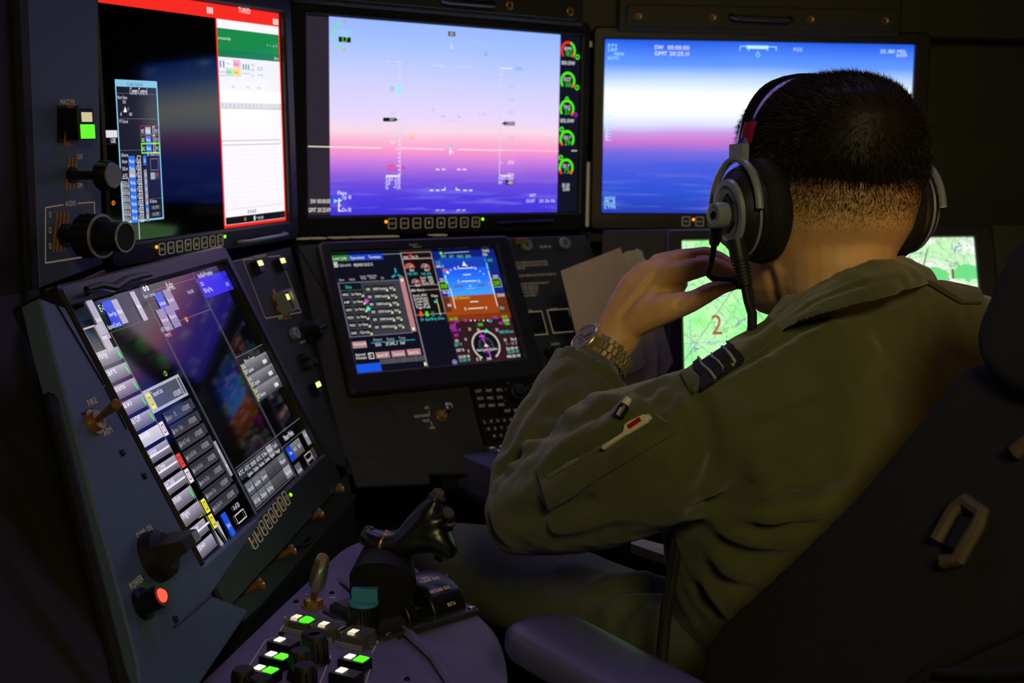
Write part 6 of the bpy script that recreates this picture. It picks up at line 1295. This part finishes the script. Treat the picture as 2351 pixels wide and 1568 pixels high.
FOLDS = [([(1155, 1061), (1231, 1003), (1320, 972), (1391, 946), (1440, 900)], .010, .014),
    ([(1246, 1102), (1300, 1065), (1381, 1021), (1460, 985), (1530, 960)], .006, .005), ([(1236, 1078), (1300, 1010), (1392, 948)], .007, -.005),
    ([(1145, 1205), (1221, 1177), (1291, 1184), (1371, 1132)], .010, .007), ([(1235, 1100), (1232, 1150), (1240, 1200), (1262, 1240)], .008, .005), ([(1130, 1102), (1180, 1051), (1251, 1021)], .007, .006), ([(1122, 1150), (1150, 1100), (1200, 1062)], .006, .004),
    ([(1115, 1180), (1132, 1230), (1160, 1260)], .007, .005), ([(1150, 1060), (1200, 960), (1240, 900)], .008, .004),
    ([(1290, 905), (1330, 930), (1400, 950)], .008, .005), ([(1262, 880), (1300, 860), (1330, 850)], .005, .003), ([(1200, 990), (1260, 950), (1330, 960)], .010, .005),
    ([(1300, 1182), (1400, 1150), (1480, 1100), (1540, 1070)], .012, .006), ([(1250, 1240), (1350, 1235), (1450, 1200)], .010, .004), ([(1400, 1000), (1470, 985), (1530, 1000)], .008, .003),
    ([(1562, 1180), (1633, 1162), (1708, 1132), (1753, 1107)], .009, .011), ([(1613, 1168), (1673, 1142), (1698, 1101), (1708, 1051)], .009, .009), ([(1590, 1150), (1635, 1100), (1655, 1040)], .012, .005),
    ([(1600, 1182), (1733, 1169), (1834, 1154), (1900, 1142), (1990, 1122)], .008, .008), ([(1633, 1199), (1758, 1219), (1880, 1212), (1950, 1190)], .008, .007), ([(1620, 1230), (1700, 1275), (1800, 1290), (1880, 1270)], .010, .006), ([(1600, 1270), (1640, 1330), (1700, 1360), (1760, 1360)], .010, .006), ([(1595, 1330), (1625, 1390), (1660, 1430)], .008, .005),
    ([(1552, 858), (1608, 921), (1633, 991), (1640, 1045), (1632, 1110)], .006, .006), ([(1700, 988), (1728, 1041), (1756, 1107), (1768, 1152), (1770, 1230)], .012, -.0035), ([(1693, 990), (1783, 965), (1874, 930), (1930, 900)], .006, .004),
    ([(1590, 905), (1683, 845), (1760, 800), (1830, 755), (1900, 722), (1990, 705), (2090, 670), (2130, 655)], .007, .007), ([(1700, 790), (1760, 760), (1800, 730)], .008, .006), ([(1640, 845), (1700, 800), (1750, 790)], .006, -.004),
    ([(1480, 880), (1500, 930), (1490, 980)], .008, .005), ([(1440, 905), (1480, 900), (1545, 870)], .006, .004), ([(1520, 860), (1540, 900), (1530, 950)], .006, .004), ([(1900, 780), (1960, 900), (1950, 1050)], .018, .003), ([(2000, 780), (2080, 830), (2160, 840)], .012, .004), ([(1960, 920), (2040, 860), (2120, 850)], .012, .004)]
crease(suit, [(p, w_, max(-.004, min(a*.95, .0065))) for p, w_, a in FOLDS]); suit = soft(suit, 3)
ts = bvh(suit)
so = link_mesh(suit, 'flight_suit', M['suit'], man)
# rolled cuff
mb = MB(); Pc = Cw(1346, 872, 1.364); Tc = (Cw(1400, 790, 1.376)-Cw(1300, 945, 1.345)).normalized(); vd = (Pc-EYE).normalized(); ca = Tc.cross(vd).normalized(); cb_ = ca.cross(Tc).normalized()
def cuff(t_, ra, rb): return [Pc+Tc*t_+ca*ra*math.cos(q)*(1+.03*math.sin(3*q+t_*90))+cb_*rb*math.sin(q)*(1+.04*math.sin(2*q)) for q in [2*math.pi*k/36 for k in range(36)]]
mb.loft([cuff(-.03, .0435, .042), cuff(-.01, .0450, .0435), cuff(.006, .0458, .044), cuff(.012, .0452, .0435), cuff(.013, .0435, .042), cuff(.006, .0415, .040), cuff(-.02, .038, .036)], True, True)
cf = remesh(mb.mesh(), .0024, 3); noise_dsp(cf, .002, 50); link_mesh(cf, 'cuff', M['suit'], man)
# collar
T_ = [(1783, 716, 1.235), (1822, 690, 1.19), (1868, 660, 1.168), (1930, 626, 1.158), (1990, 602, 1.165), (2040, 588, 1.19), (2088, 592, 1.25), (2080, 620, 1.30), (1990, 670, 1.335), (1870, 712, 1.32), (1800, 725, 1.28)]
B1 = [(1722, 800, 1.20), (1790, 762, 1.15), (1850, 733, 1.122), (1925, 708, 1.108), (2005, 690, 1.118), (2080, 664, 1.16), (2144, 650, 1.245), (2120, 680, 1.32), (2000, 740, 1.37), (1850, 800, 1.35), (1750, 815, 1.28)]
cT = Vector((0, 0, 0)); 
for p in T_: cT += Cw(*p)
cT /= len(T_)
def rs(P_, k=3):
    out = []; N_ = len(P_)
    for i in range(N_):
        p0, p1, p2, p3 = (Vector(P_[(i+j) % N_]) for j in (-1, 0, 1, 2))
        for f in range(k): t_ = f/k; out.append(.5*((2*p1)+(-p0+p2)*t_+(2*p0-5*p1+4*p2-p3)*t_*t_+(-p0+3*p1-3*p2+p3)*t_**3))
    return out
Tp = rs([Cw(*p) for p in T_]); Bp = rs([Cw(*p) for p in B1]); Mp = [a.lerp(b, .5)+((a.lerp(b, .5)-cT).normalized())*.006 for a, b in zip(Tp, Bp)]
inn = lambda P_, k: [p+(cT-p).normalized()*k for p in P_]
lowin = [a.lerp(b, .9)+(cT-b).normalized()*.012 for a, b in zip(Tp, Bp)]
mb = MB(); mb.loft([inn(lowin, 0), inn(Mp, .010), inn(Tp, .005), [p+Vector((0, 0, .003)) for p in inn(Tp, .002)], Tp, inn(Mp, -.003), inn(Bp, -.006), inn(Bp, .006)], False, False)
V_, F_ = mb.v, mb.f; nr = len(Tp); mb.f += [(j, (j+1) % nr, 7*nr+(j+1) % nr, 7*nr+j) for j in range(nr)]; mb.m += [0]*nr
cl = remesh(mb.mesh(), .0022, 12); crease(cl, [([(1760, 780), (1840, 735), (1900, 715), (2000, 698), (2100, 660)], .003, .0012), ([(1800, 735), (1870, 695), (1950, 660), (2070, 630)], .004, .0014)]); noise_dsp(cl, .0022, 45, 3)
link_mesh(cl, 'collar', M['suit'], man)
def drape(tree, quad, nu, nv, off, th, name, mtl, parent, label=None):
    """strip of cloth laid on a surface: quad = 4 pixels, bilinear grid cast onto the tree, lifted by off"""
    g_ = []
    last = None
    for s, t_ in ((.5, .5), (.5, .8), (.3, .9), (.7, .9), (.5, .2)):
        p = Vector(quad[0]).lerp(Vector(quad[1]), s).lerp(Vector(quad[3]).lerp(Vector(quad[2]), s), t_); h, nn = ray(tree, p.x, p.y)
        if h is not None: last = (h, nn if nn.dot(VIEW) < 0 else -nn); break
    if last is None: print('drape missed', name); return None
    for j in range(nv+1):
        row = []
        for i in range(nu+1):
            s, t_ = i/nu, j/nv; a = Vector(quad[0]).lerp(Vector(quad[1]), s); b = Vector(quad[3]).lerp(Vector(quad[2]), s); p = a.lerp(b, t_)
            h, nn = ray(tree, p.x, p.y)
            if h is None: h, nn = last
            if nn.dot(VIEW) > 0: nn = -nn
            last = (h, nn); row.append((h, nn))
        g_.append(row)
    mb = MB(); top = [h+nn*(off+th) for r in g_ for h, nn in r]; bot = [h+nn*(off-.002) for r in g_ for h, nn in r]; W_ = nu+1; k = len(top)
    fs = [(j*W_+i, j*W_+i+1, (j+1)*W_+i+1, (j+1)*W_+i) for j in range(nv) for i in range(nu)]; fs += [tuple(x+k for x in f[::-1]) for f in fs]
    bd = [i for i in range(nu)]+[j*W_+nu for j in range(nv)]+[nv*W_+i for i in range(nu, 0, -1)]+[j*W_ for j in range(nv, 0, -1)]
    fs += [(bd[i], bd[(i+1) % len(bd)], bd[(i+1) % len(bd)]+k, bd[i]+k) for i in range(len(bd))]
    return mb.add(top+bot, fs).build(name, mtl, parent, None, label, sharp=50)
ep = drape(ts, [(1562, 868), (1588, 912), (1800, 778), (1768, 738)], 8, 16, .004, .002, 'shoulder_strap', M['suit'], man)
M['navy'] = mat('black_rank_slide', (22, 22, 22), .8)
def lerpq(s0, s1): a, b, c, d_ = [Vector(p) for p in ((1562, 868), (1588, 912), (1800, 778), (1768, 738))]; f = lambda s: (a.lerp(d_, s), b.lerp(c, s)); p, q = f(s0); r, t_ = f(s1); e = (q-p).normalized()*8; return [tuple(p-e), tuple(q+e), tuple(t_+e), tuple(r-e)]
sl = drape(ts, lerpq(.14, .55), 8, 10, .0065, .0015, 'rank_slide', M['navy'], man, 'black rank slide with three grey stripes')
for a, b in ((.20, .225), (.335, .350), (.455, .48)): drape(ts, lerpq(a, b), 8, 2, .0085, .0008, 'rank_stripe', M['slate'], sl)
drape(ts, [(2118, 652), (2240, 672), (2246, 700), (2200, 700)], 8, 6, .005, .003, 'shoulder_strap', M['suit'], man)
drape(ts, [(1238, 1078), (1262, 1165), (1560, 990), (1452, 908)], 22, 10, .0012, .0026, 'sleeve_pocket', M['suit'], man)
drape(ts, [(1262, 1090), (1492, 962), (1500, 974), (1268, 1104)], 16, 2, .0040, .0016, 'pocket_welt', M['suit'], man)
# trousers
tm = MB()
limb(tm, [(1760, 1520, 1.34, 150, .085), (1600, 1500, 1.35, 140, .085), (1450, 1440, 1.40, 128, .08), (1300, 1382, 1.46, 122, .08), (1170, 1330, 1.52, 118, .078), (1060, 1298, 1.57, 98, .07), (1000, 1290, 1.60, 78, .06)], 24)
limb(tm, [(1020, 1290, 1.59, 80, .065), (1000, 1400, 1.62, 88, .06), (990, 1600, 1.66, 80, .055), (980, 1850, 1.70, 70, .05)], 20)
limb(tm, [(1900, 1560, 1.45, 150, .085), (1760, 1500, 1.62, 125, .08), (1640, 1440, 1.80, 100, .075)], 20)
limb(tm, [(1640, 1440, 1.80, 90, .065), (1640, 1700, 1.84, 75, .055), (1640, 1900, 1.86, 65, .05)], 16)
tr_ = remesh(tm.mesh(), .005, 8, .6); noise_dsp(tr_, .004, 18, 7)
crease(tr_, [([(1330, 1390), (1400, 1360), (1480, 1345), (1560, 1352)], .010, .009), ([(1360, 1375), (1430, 1335), (1500, 1345)], .009, .006), ([(1400, 1450), (1440, 1400), (1500, 1365)], .010, .006), ([(1560, 1360), (1585, 1400), (1600, 1440)], .010, .007), ([(1250, 1330), (1330, 1340), (1420, 1330)], .012, .004)])
link_mesh(tr_, 'trousers', M['trouser'], man)
for sx, yy in ((985, 1.72), (1640, 1.88)):
    mb = MB(); c_ = Cw(sx, 1850, yy); c_.z = .0; mb.loft([[c_+Vector((x*w_, y*l, z)) for x, y in rrect(-1, 1, -1, 1, .6, 3)] for z, w_, l in ((0, .045, .13), (.03, .045, .13), (.06, .04, .10), (.09, .038, .06), (.25, .04, .055))]); mb.build('boot', M['black'], man)
# ================================================================ things the man wears and carries
# watch
W0_ = Cw(1388, 820, 1.3765); Wx = Tc; Nn = (C2W @ Vector((-.70, -.56, -.44))); Nn = (Nn-Nn.dot(Wx)*Wx).normalized(); Bn = Wx.cross(Nn)
WMx = Matrix(((Bn.x, Wx.x, Nn.x, W0_.x), (Bn.y, Wx.y, Nn.y, W0_.y), (Bn.z, Wx.z, Nn.z, W0_.z), (0, 0, 0, 1)))
wt = thing('wristwatch', 'steel chronograph wristwatch on the raised left wrist', 'watch', WMx)
Rw = .0285
MB().cyl((0, 0, Rw-.002), (0, 0, 1), [(0, .017), (.001, .0185), (.007, .0192), (.0088, .0185), (.0098, .0172), (.0092, .0162), (.0084, .0160)], 40).build('case', M['gold'], wt, WMx)
dl = MB().cyl((0, 0, Rw+.0062), (0, 0, 1), [(0, .0163), (.0004, .0161), (.0004, .0001)], 36).build('dial', M['dial'], wt, WMx)
for dx, dy in ((-.0068, 0), (.0068, 0), (0, -.0068)): frame_mb((dx-.0035, dx+.0035, dy-.0035, dy+.0035), (dx-.0029, dx+.0029, dy-.0029, dy+.0029), Rw+.0064, Rw+.0070, Rw+.0066, .0034, .0028, .0001).build('sub_dial', M['black'], dl, WMx)
for a, L_, w_ in ((35, .0125, .0005), (150, .009, .0007)): q = math.radians(a); MB().tube([(0, 0, Rw+.0072), (L_*math.cos(q), L_*math.sin(q), Rw+.0072)], w_, 6).build('hand', M['brass'], dl, WMx)
for k in range(12): q = k*math.pi/6; MB().tube([(.0135*math.cos(q), .0135*math.sin(q), Rw+.0068), (.0152*math.cos(q), .0152*math.sin(q), Rw+.0068)], .00035, 4).build('hour_mark', M['silver'], dl, WMx)
for k in (-1, 0, 1): q = math.radians(90+k*24); MB().tube([(.018*math.cos(q), .018*math.sin(q), Rw+.003), (.022*math.cos(q), .022*math.sin(q), Rw+.003)], .0016 if k else .0026, 10).build('crown' if not k else 'pusher', M['gold'], wt, WMx)
nL = 26
for k in range(nL):
    q = math.radians(33+k*(294/(nL-1))); rx_, rz_ = .0268, .0285; c_ = Vector((rx_*math.sin(q)*1.0, 0, rz_*math.cos(q))); tg = Vector((math.cos(q), 0, -math.sin(q))); nn = Vector((math.sin(q), 0, math.cos(q)))
    wd2 = .0095 if 4 < k < nL-5 else .0115
    for j, (y0, y1) in enumerate(((-wd2, -wd2*.42), (-wd2*.40, wd2*.40), (wd2*.42, wd2))):
        a = .0026; h_ = .0030 if j != 1 else .0034; sh_ = tg*(.0026 if j == 1 else 0)
        P_ = lambda s, y, z: c_+sh_+tg*s+Vector((0, y, 0))+nn*z
        MB().loft([[P_(-a, y0, 0), P_(a, y0, 0), P_(a, y1, 0), P_(-a, y1, 0)], [P_(-a, y0, h_*.8), P_(a, y0, h_*.8), P_(a, y1, h_*.8), P_(-a, y1, h_*.8)], [P_(-a*.7, y0+.0003, h_), P_(a*.7, y0+.0003, h_), P_(a*.7, y1-.0003, h_), P_(-a*.7, y1-.0003, h_)]]).build('bracelet_link', M['gold'], wt, WMx)
# pens in the sleeve pocket
def onsuit(x, y, off): h, nn = ray(ts, x, y); print('suit', x, y, h); nn = nn if nn.dot(VIEW) < 0 else -nn; return h+nn*off, nn
a, na = onsuit(1400, 1036, .0065); b, nb_ = onsuit(1492, 960, .0065)
pz = na.lerp(nb_, .5); px_ = (b-a).normalized(); pz = (pz-pz.dot(px_)*px_).normalized(); py_ = pz.cross(px_); PMx = Matrix(((px_.x, py_.x, pz.x, a.x), (px_.y, py_.y, pz.y, a.y), (px_.z, py_.z, pz.z, a.z), (0, 0, 0, 1))); LP = (b-a).length
pn = thing('marker_pen', 'white plastic clip pen with red window on the sleeve pocket', 'pen', PMx)
if (C2W.transposed() @ py_).y > 0: sg = -1
else: sg = 1
yy = lambda y: y*sg
poly = [(0, -.0018), (LP*.52, -.0022), (LP*.56, -.0030), (LP*.95, -.0034), (LP, -.001), (LP, .003), (LP*.95, .0052), (LP*.66, .0075), (LP*.56, .0072), (LP*.50, .0035), (LP*.46, .0020), (0, .0018), (-.0015, 0)]
poly = [(x, yy(y)) for x, y in poly]
if sg < 0: poly = poly[::-1]
MB().prism(poly, .0, .0045, .001).build('clip_body', M['white'], pn, PMx); MB().box(LP*.60, LP*.88, min(yy(.0002), yy(.0046)), max(yy(.0002), yy(.0046)), .004, .0052, .0004).build('red_window', M['penred'], pn, PMx, 'red window')
MB().tube([(LP*.9, 0, .001), (LP*1.05, yy(.001), .001)], .0032, 12).build('pen_barrel', M['white'], pn, PMx)
a, na = onsuit(1427, 955, .0075); b, nb_ = onsuit(1441, 945, .0075)
p2 = thing('pen', 'short dark pen end with pale tip above the white clip pen', 'pen', Matrix.Translation(a)); MB().tube([a, b, b+(b-a)*.1], [.0052, .0052, .004], 16).build('pen_cap', M['black'], p2); MB().tube([a.lerp(b, .2)+na*.0045, a.lerp(b, .9)+na*.0045], .0014, 8).build('pen_clip', M['silver'], p2); MB().tube([b+(b-a)*.15, b+(b-a)*.75], [.0040, .0034], 12).build('pen_tip', M['white'], p2)
# headset
hd = thing('headset', 'black over-ear headset with silver yoke, red band accent and boom microphone', 'headset', HM)
def HB(pts_fn): pass
def band(t0, t1, a, b, w_, th_, name, mtl, parent, off=0, n=24, fo=.0):
    rings = []
    for k in range(n+1):
        q = math.radians(t0+(t1-t0)*k/n); fw = .006+.034*math.sin(q)**2+fo; c_ = Vector((-a*math.cos(q), fw, b*math.sin(q)-.004)); nn = Vector((-b*math.cos(q), 0, a*math.sin(q))).normalized(); e = Vector((0, 1, .0)); taper = .55+.45*math.sin(q)
        rings.append([c_+nn*(off+z)+e*x*taper for x, z in ((-w_, 0), (-w_*.8, th_*.7), (-w_*.3, th_), (w_*.3, th_), (w_*.8, th_*.7), (w_, 0), (w_*.8, -th_*.4), (-w_*.8, -th_*.4))])
    return MB().loft(rings).build(name, mtl, parent, HM, sharp=60)
Abd, Bbd = .098, .1275
M['gloss'] = mat('glossy_black_band', (20, 20, 24), .14, coat=.5)
hb = band(24, 156, Abd, Bbd, .019, .0035, 'headband', M['gloss'], hd)
band(40, 140, Abd, Bbd, .017, .004, 'band_cushion', M['cushion'], hd, -.006)
for t0, t1 in ((27, 38), (142, 153)): band(t0, t1, Abd, Bbd, .013, .0016, 'red_stripe', M['red'], hb, .0026, 10, -.004)
for sg in (-1, 1):
    ec = Vector((sg*.0695, -.004, -.008)); ax_e = Vector((sg, 0, -.06)).normalized()
    ck = MB().cyl(ec, ax_e, [(-.002, .026), (-.001, .034), (.004, .0385), (.012, .040), (.020, .0385), (.024, .034), (.024, .0001)], 40, 1.27, (0, 0, 1)).build('ear_cushion', M['cushion'], hd, HM)
    cp = MB().cyl(ec, ax_e, [(.023, .0345), (.027, .0360), (.031, .0350), (.032, .0325), (.038, .0330), (.042, .0300), (.046, .0260), (.047, .0001)], 40, 1.25, (0, 0, 1)).build('ear_cup', M['bezel'], hd, HM)
    MB().cyl(ec, ax_e, [(.033, .0338), (.0345, .0345), (.036, .0338), (.036, .0325), (.033, .0325)], 40, 1.25, (0, 0, 1)).build('cup_ring', M['silver'], cp, HM)
    MB().cyl(ec, ax_e, [(.046, .0250), (.050, .0240), (.0505, .0200), (.048, .0190), (.048, .0001)], 36, 1.3, (0, 0, 1)).build('outer_plate', M['silver'], cp, HM)
    MB().cyl(ec, ax_e, [(.0478, .0120), (.0505, .0112), (.0505, .0085), (.049, .0080), (.049, .0001)], 6, 1.6, (0, 0, 1)).build('hex_vent', M['black'], cp, HM)
    # yoke fork
    arc = [ec+ax_e*.040+Vector((0, .0385*math.cos(q), .050*math.sin(q))) for q in [math.radians(a) for a in range(-4, 185, 12)]]
    MB().tube(arc, .0032, 8, flat=1.3).build('yoke_fork', M['silver'], hd, HM)
    top = ec+ax_e*.036+Vector((0, 0, .052)); sl0 = Vector((sg*Abd*math.cos(math.radians(26)), .012, Bbd*math.sin(math.radians(26))-.004))
    MB().loft([[top+Vector((0, y, z)) + Vector((sg*x, 0, 0)) for x, y in ((-.003, -.011), (.004, -.011), (.004, .011), (-.003, .011))] for z in (-.004, .012)]+[[top.lerp(sl0, .5)+Vector((sg*x, y*.7, 0)) for x, y in ((-.003, -.010), (.004, -.010), (.004, .010), (-.003, .010))]]).build('yoke_plate', M['silver'], hd, HM)
    MB().tube([top+Vector((-sg*.001, 0, 0)), top.lerp(sl0, .5), sl0, sl0+(sl0-top)*.4], [.006, .0075, .009, .006], 10, flat=1.1).build('slider', M['black'], hd, HM)
    MB().cyl(top.lerp(sl0, .62)+Vector((sg*.006, -.004, 0)), (sg, -.3, 0), [(0, .0022), (.003, .0022), (.0035, .0001)], 10).build('pivot_screw', M['steel'], hd, HM)
# boom and pivot on the left cup
pv = Cw(1643, 494, 1.165)
MB().cyl(pv, C2W @ Vector((-.88, .05, -.46)), [(-.010, .0105), (0, .0108), (.003, .0100), (.0035, .0075), (.0025, .0065), (.0025, .0001)], 28, 1.15).build('boom_pivot', M['silver'], hd)
MB().cyl(pv, C2W @ Vector((-.88, .05, -.46)), [(.0024, .0045), (.0034, .0035), (.0034, .0001)], 6).build('pivot_cap', M['gloss'], hd)
ctube([(1646, 505, 1.17), (1643, 545, 1.19), (1640, 556, 1.20)], [.0065, .0062, .0052], M['bezel'], 'boom_sleeve', hd, 14)
ctube([(1641, 552, 1.20), (1634, 600, 1.24), (1626, 622, 1.26), (1628, 632, 1.268), (1642, 638, 1.28), (1665, 640, 1.30), (1690, 642, 1.318)], .0030, M['rubber'], 'boom_arm', hd, 10)
ctube([(1690, 643, 1.318), (1700, 645, 1.326), (1712, 646, 1.334)], [.005, .009, .007], M['cushion'], 'microphone', hd, 14)
ctube([(1690, 548, 1.175), (1698, 590, 1.176), (1700, 600, 1.176)], [.0085, .009, .0085], M['bezel'], 'cable_gland', hd, 16)
cg = ctube([(1700, 598, 1.176), (1712, 655, 1.176)], [.0068, .006], M['rubber'], 'strain_relief', hd, 14)
for k in range(7): f = k/6; p, q = Cw(1701+10*f, 603+48*f, 1.176), Cw(1702+10*f, 607+48*f, 1.176); MB().tube([p, q], .0088-.0006*k*.5, 14).build('relief_rib', M['rubber'], cg)
cbl = thing('headset_cable', 'black cable hanging from the left ear cup down behind the shoulder', 'cable', Matrix.Translation(Cw(1712, 655, 1.176)))
ctube([(1709, 648, 1.176), (1717, 690, 1.178), (1727, 720, 1.18), (1727, 750, 1.182), (1720, 780, 1.20), (1705, 800, 1.25)], [.0042, .0042, .0046, .0046, .0042, .004], M['rubber'], 'outer_cord', cbl, 10)
ctube([(1716, 648, 1.178), (1725, 670, 1.176), (1727, 700, 1.178), (1728, 722, 1.18)], .0026, M['rubber'], 'inner_cord', cbl, 8)
# cord at the waist
wc = thing('lap_cord', 'dark strap hanging straight down beside the man\'s waist', 'strap', Matrix.Translation(Cw(1530, 1400, 1.22)))
ctube([(1562, 1185, 1.19), (1558, 1240, 1.20), (1545, 1320, 1.21), (1530, 1400, 1.215), (1522, 1480, 1.22), (1517, 1560, 1.22), (1512, 1640, 1.22)], [.0045, .0048, .005, .0058, .006, .006, .006], M['strap'], 'strap_web', wc, 10)
ctube([(1552, 1185, 1.186), (1541, 1270, 1.196), (1531, 1340, 1.206), (1521, 1420, 1.21)], .0022, M['strap'], 'strap_edge', wc, 8)
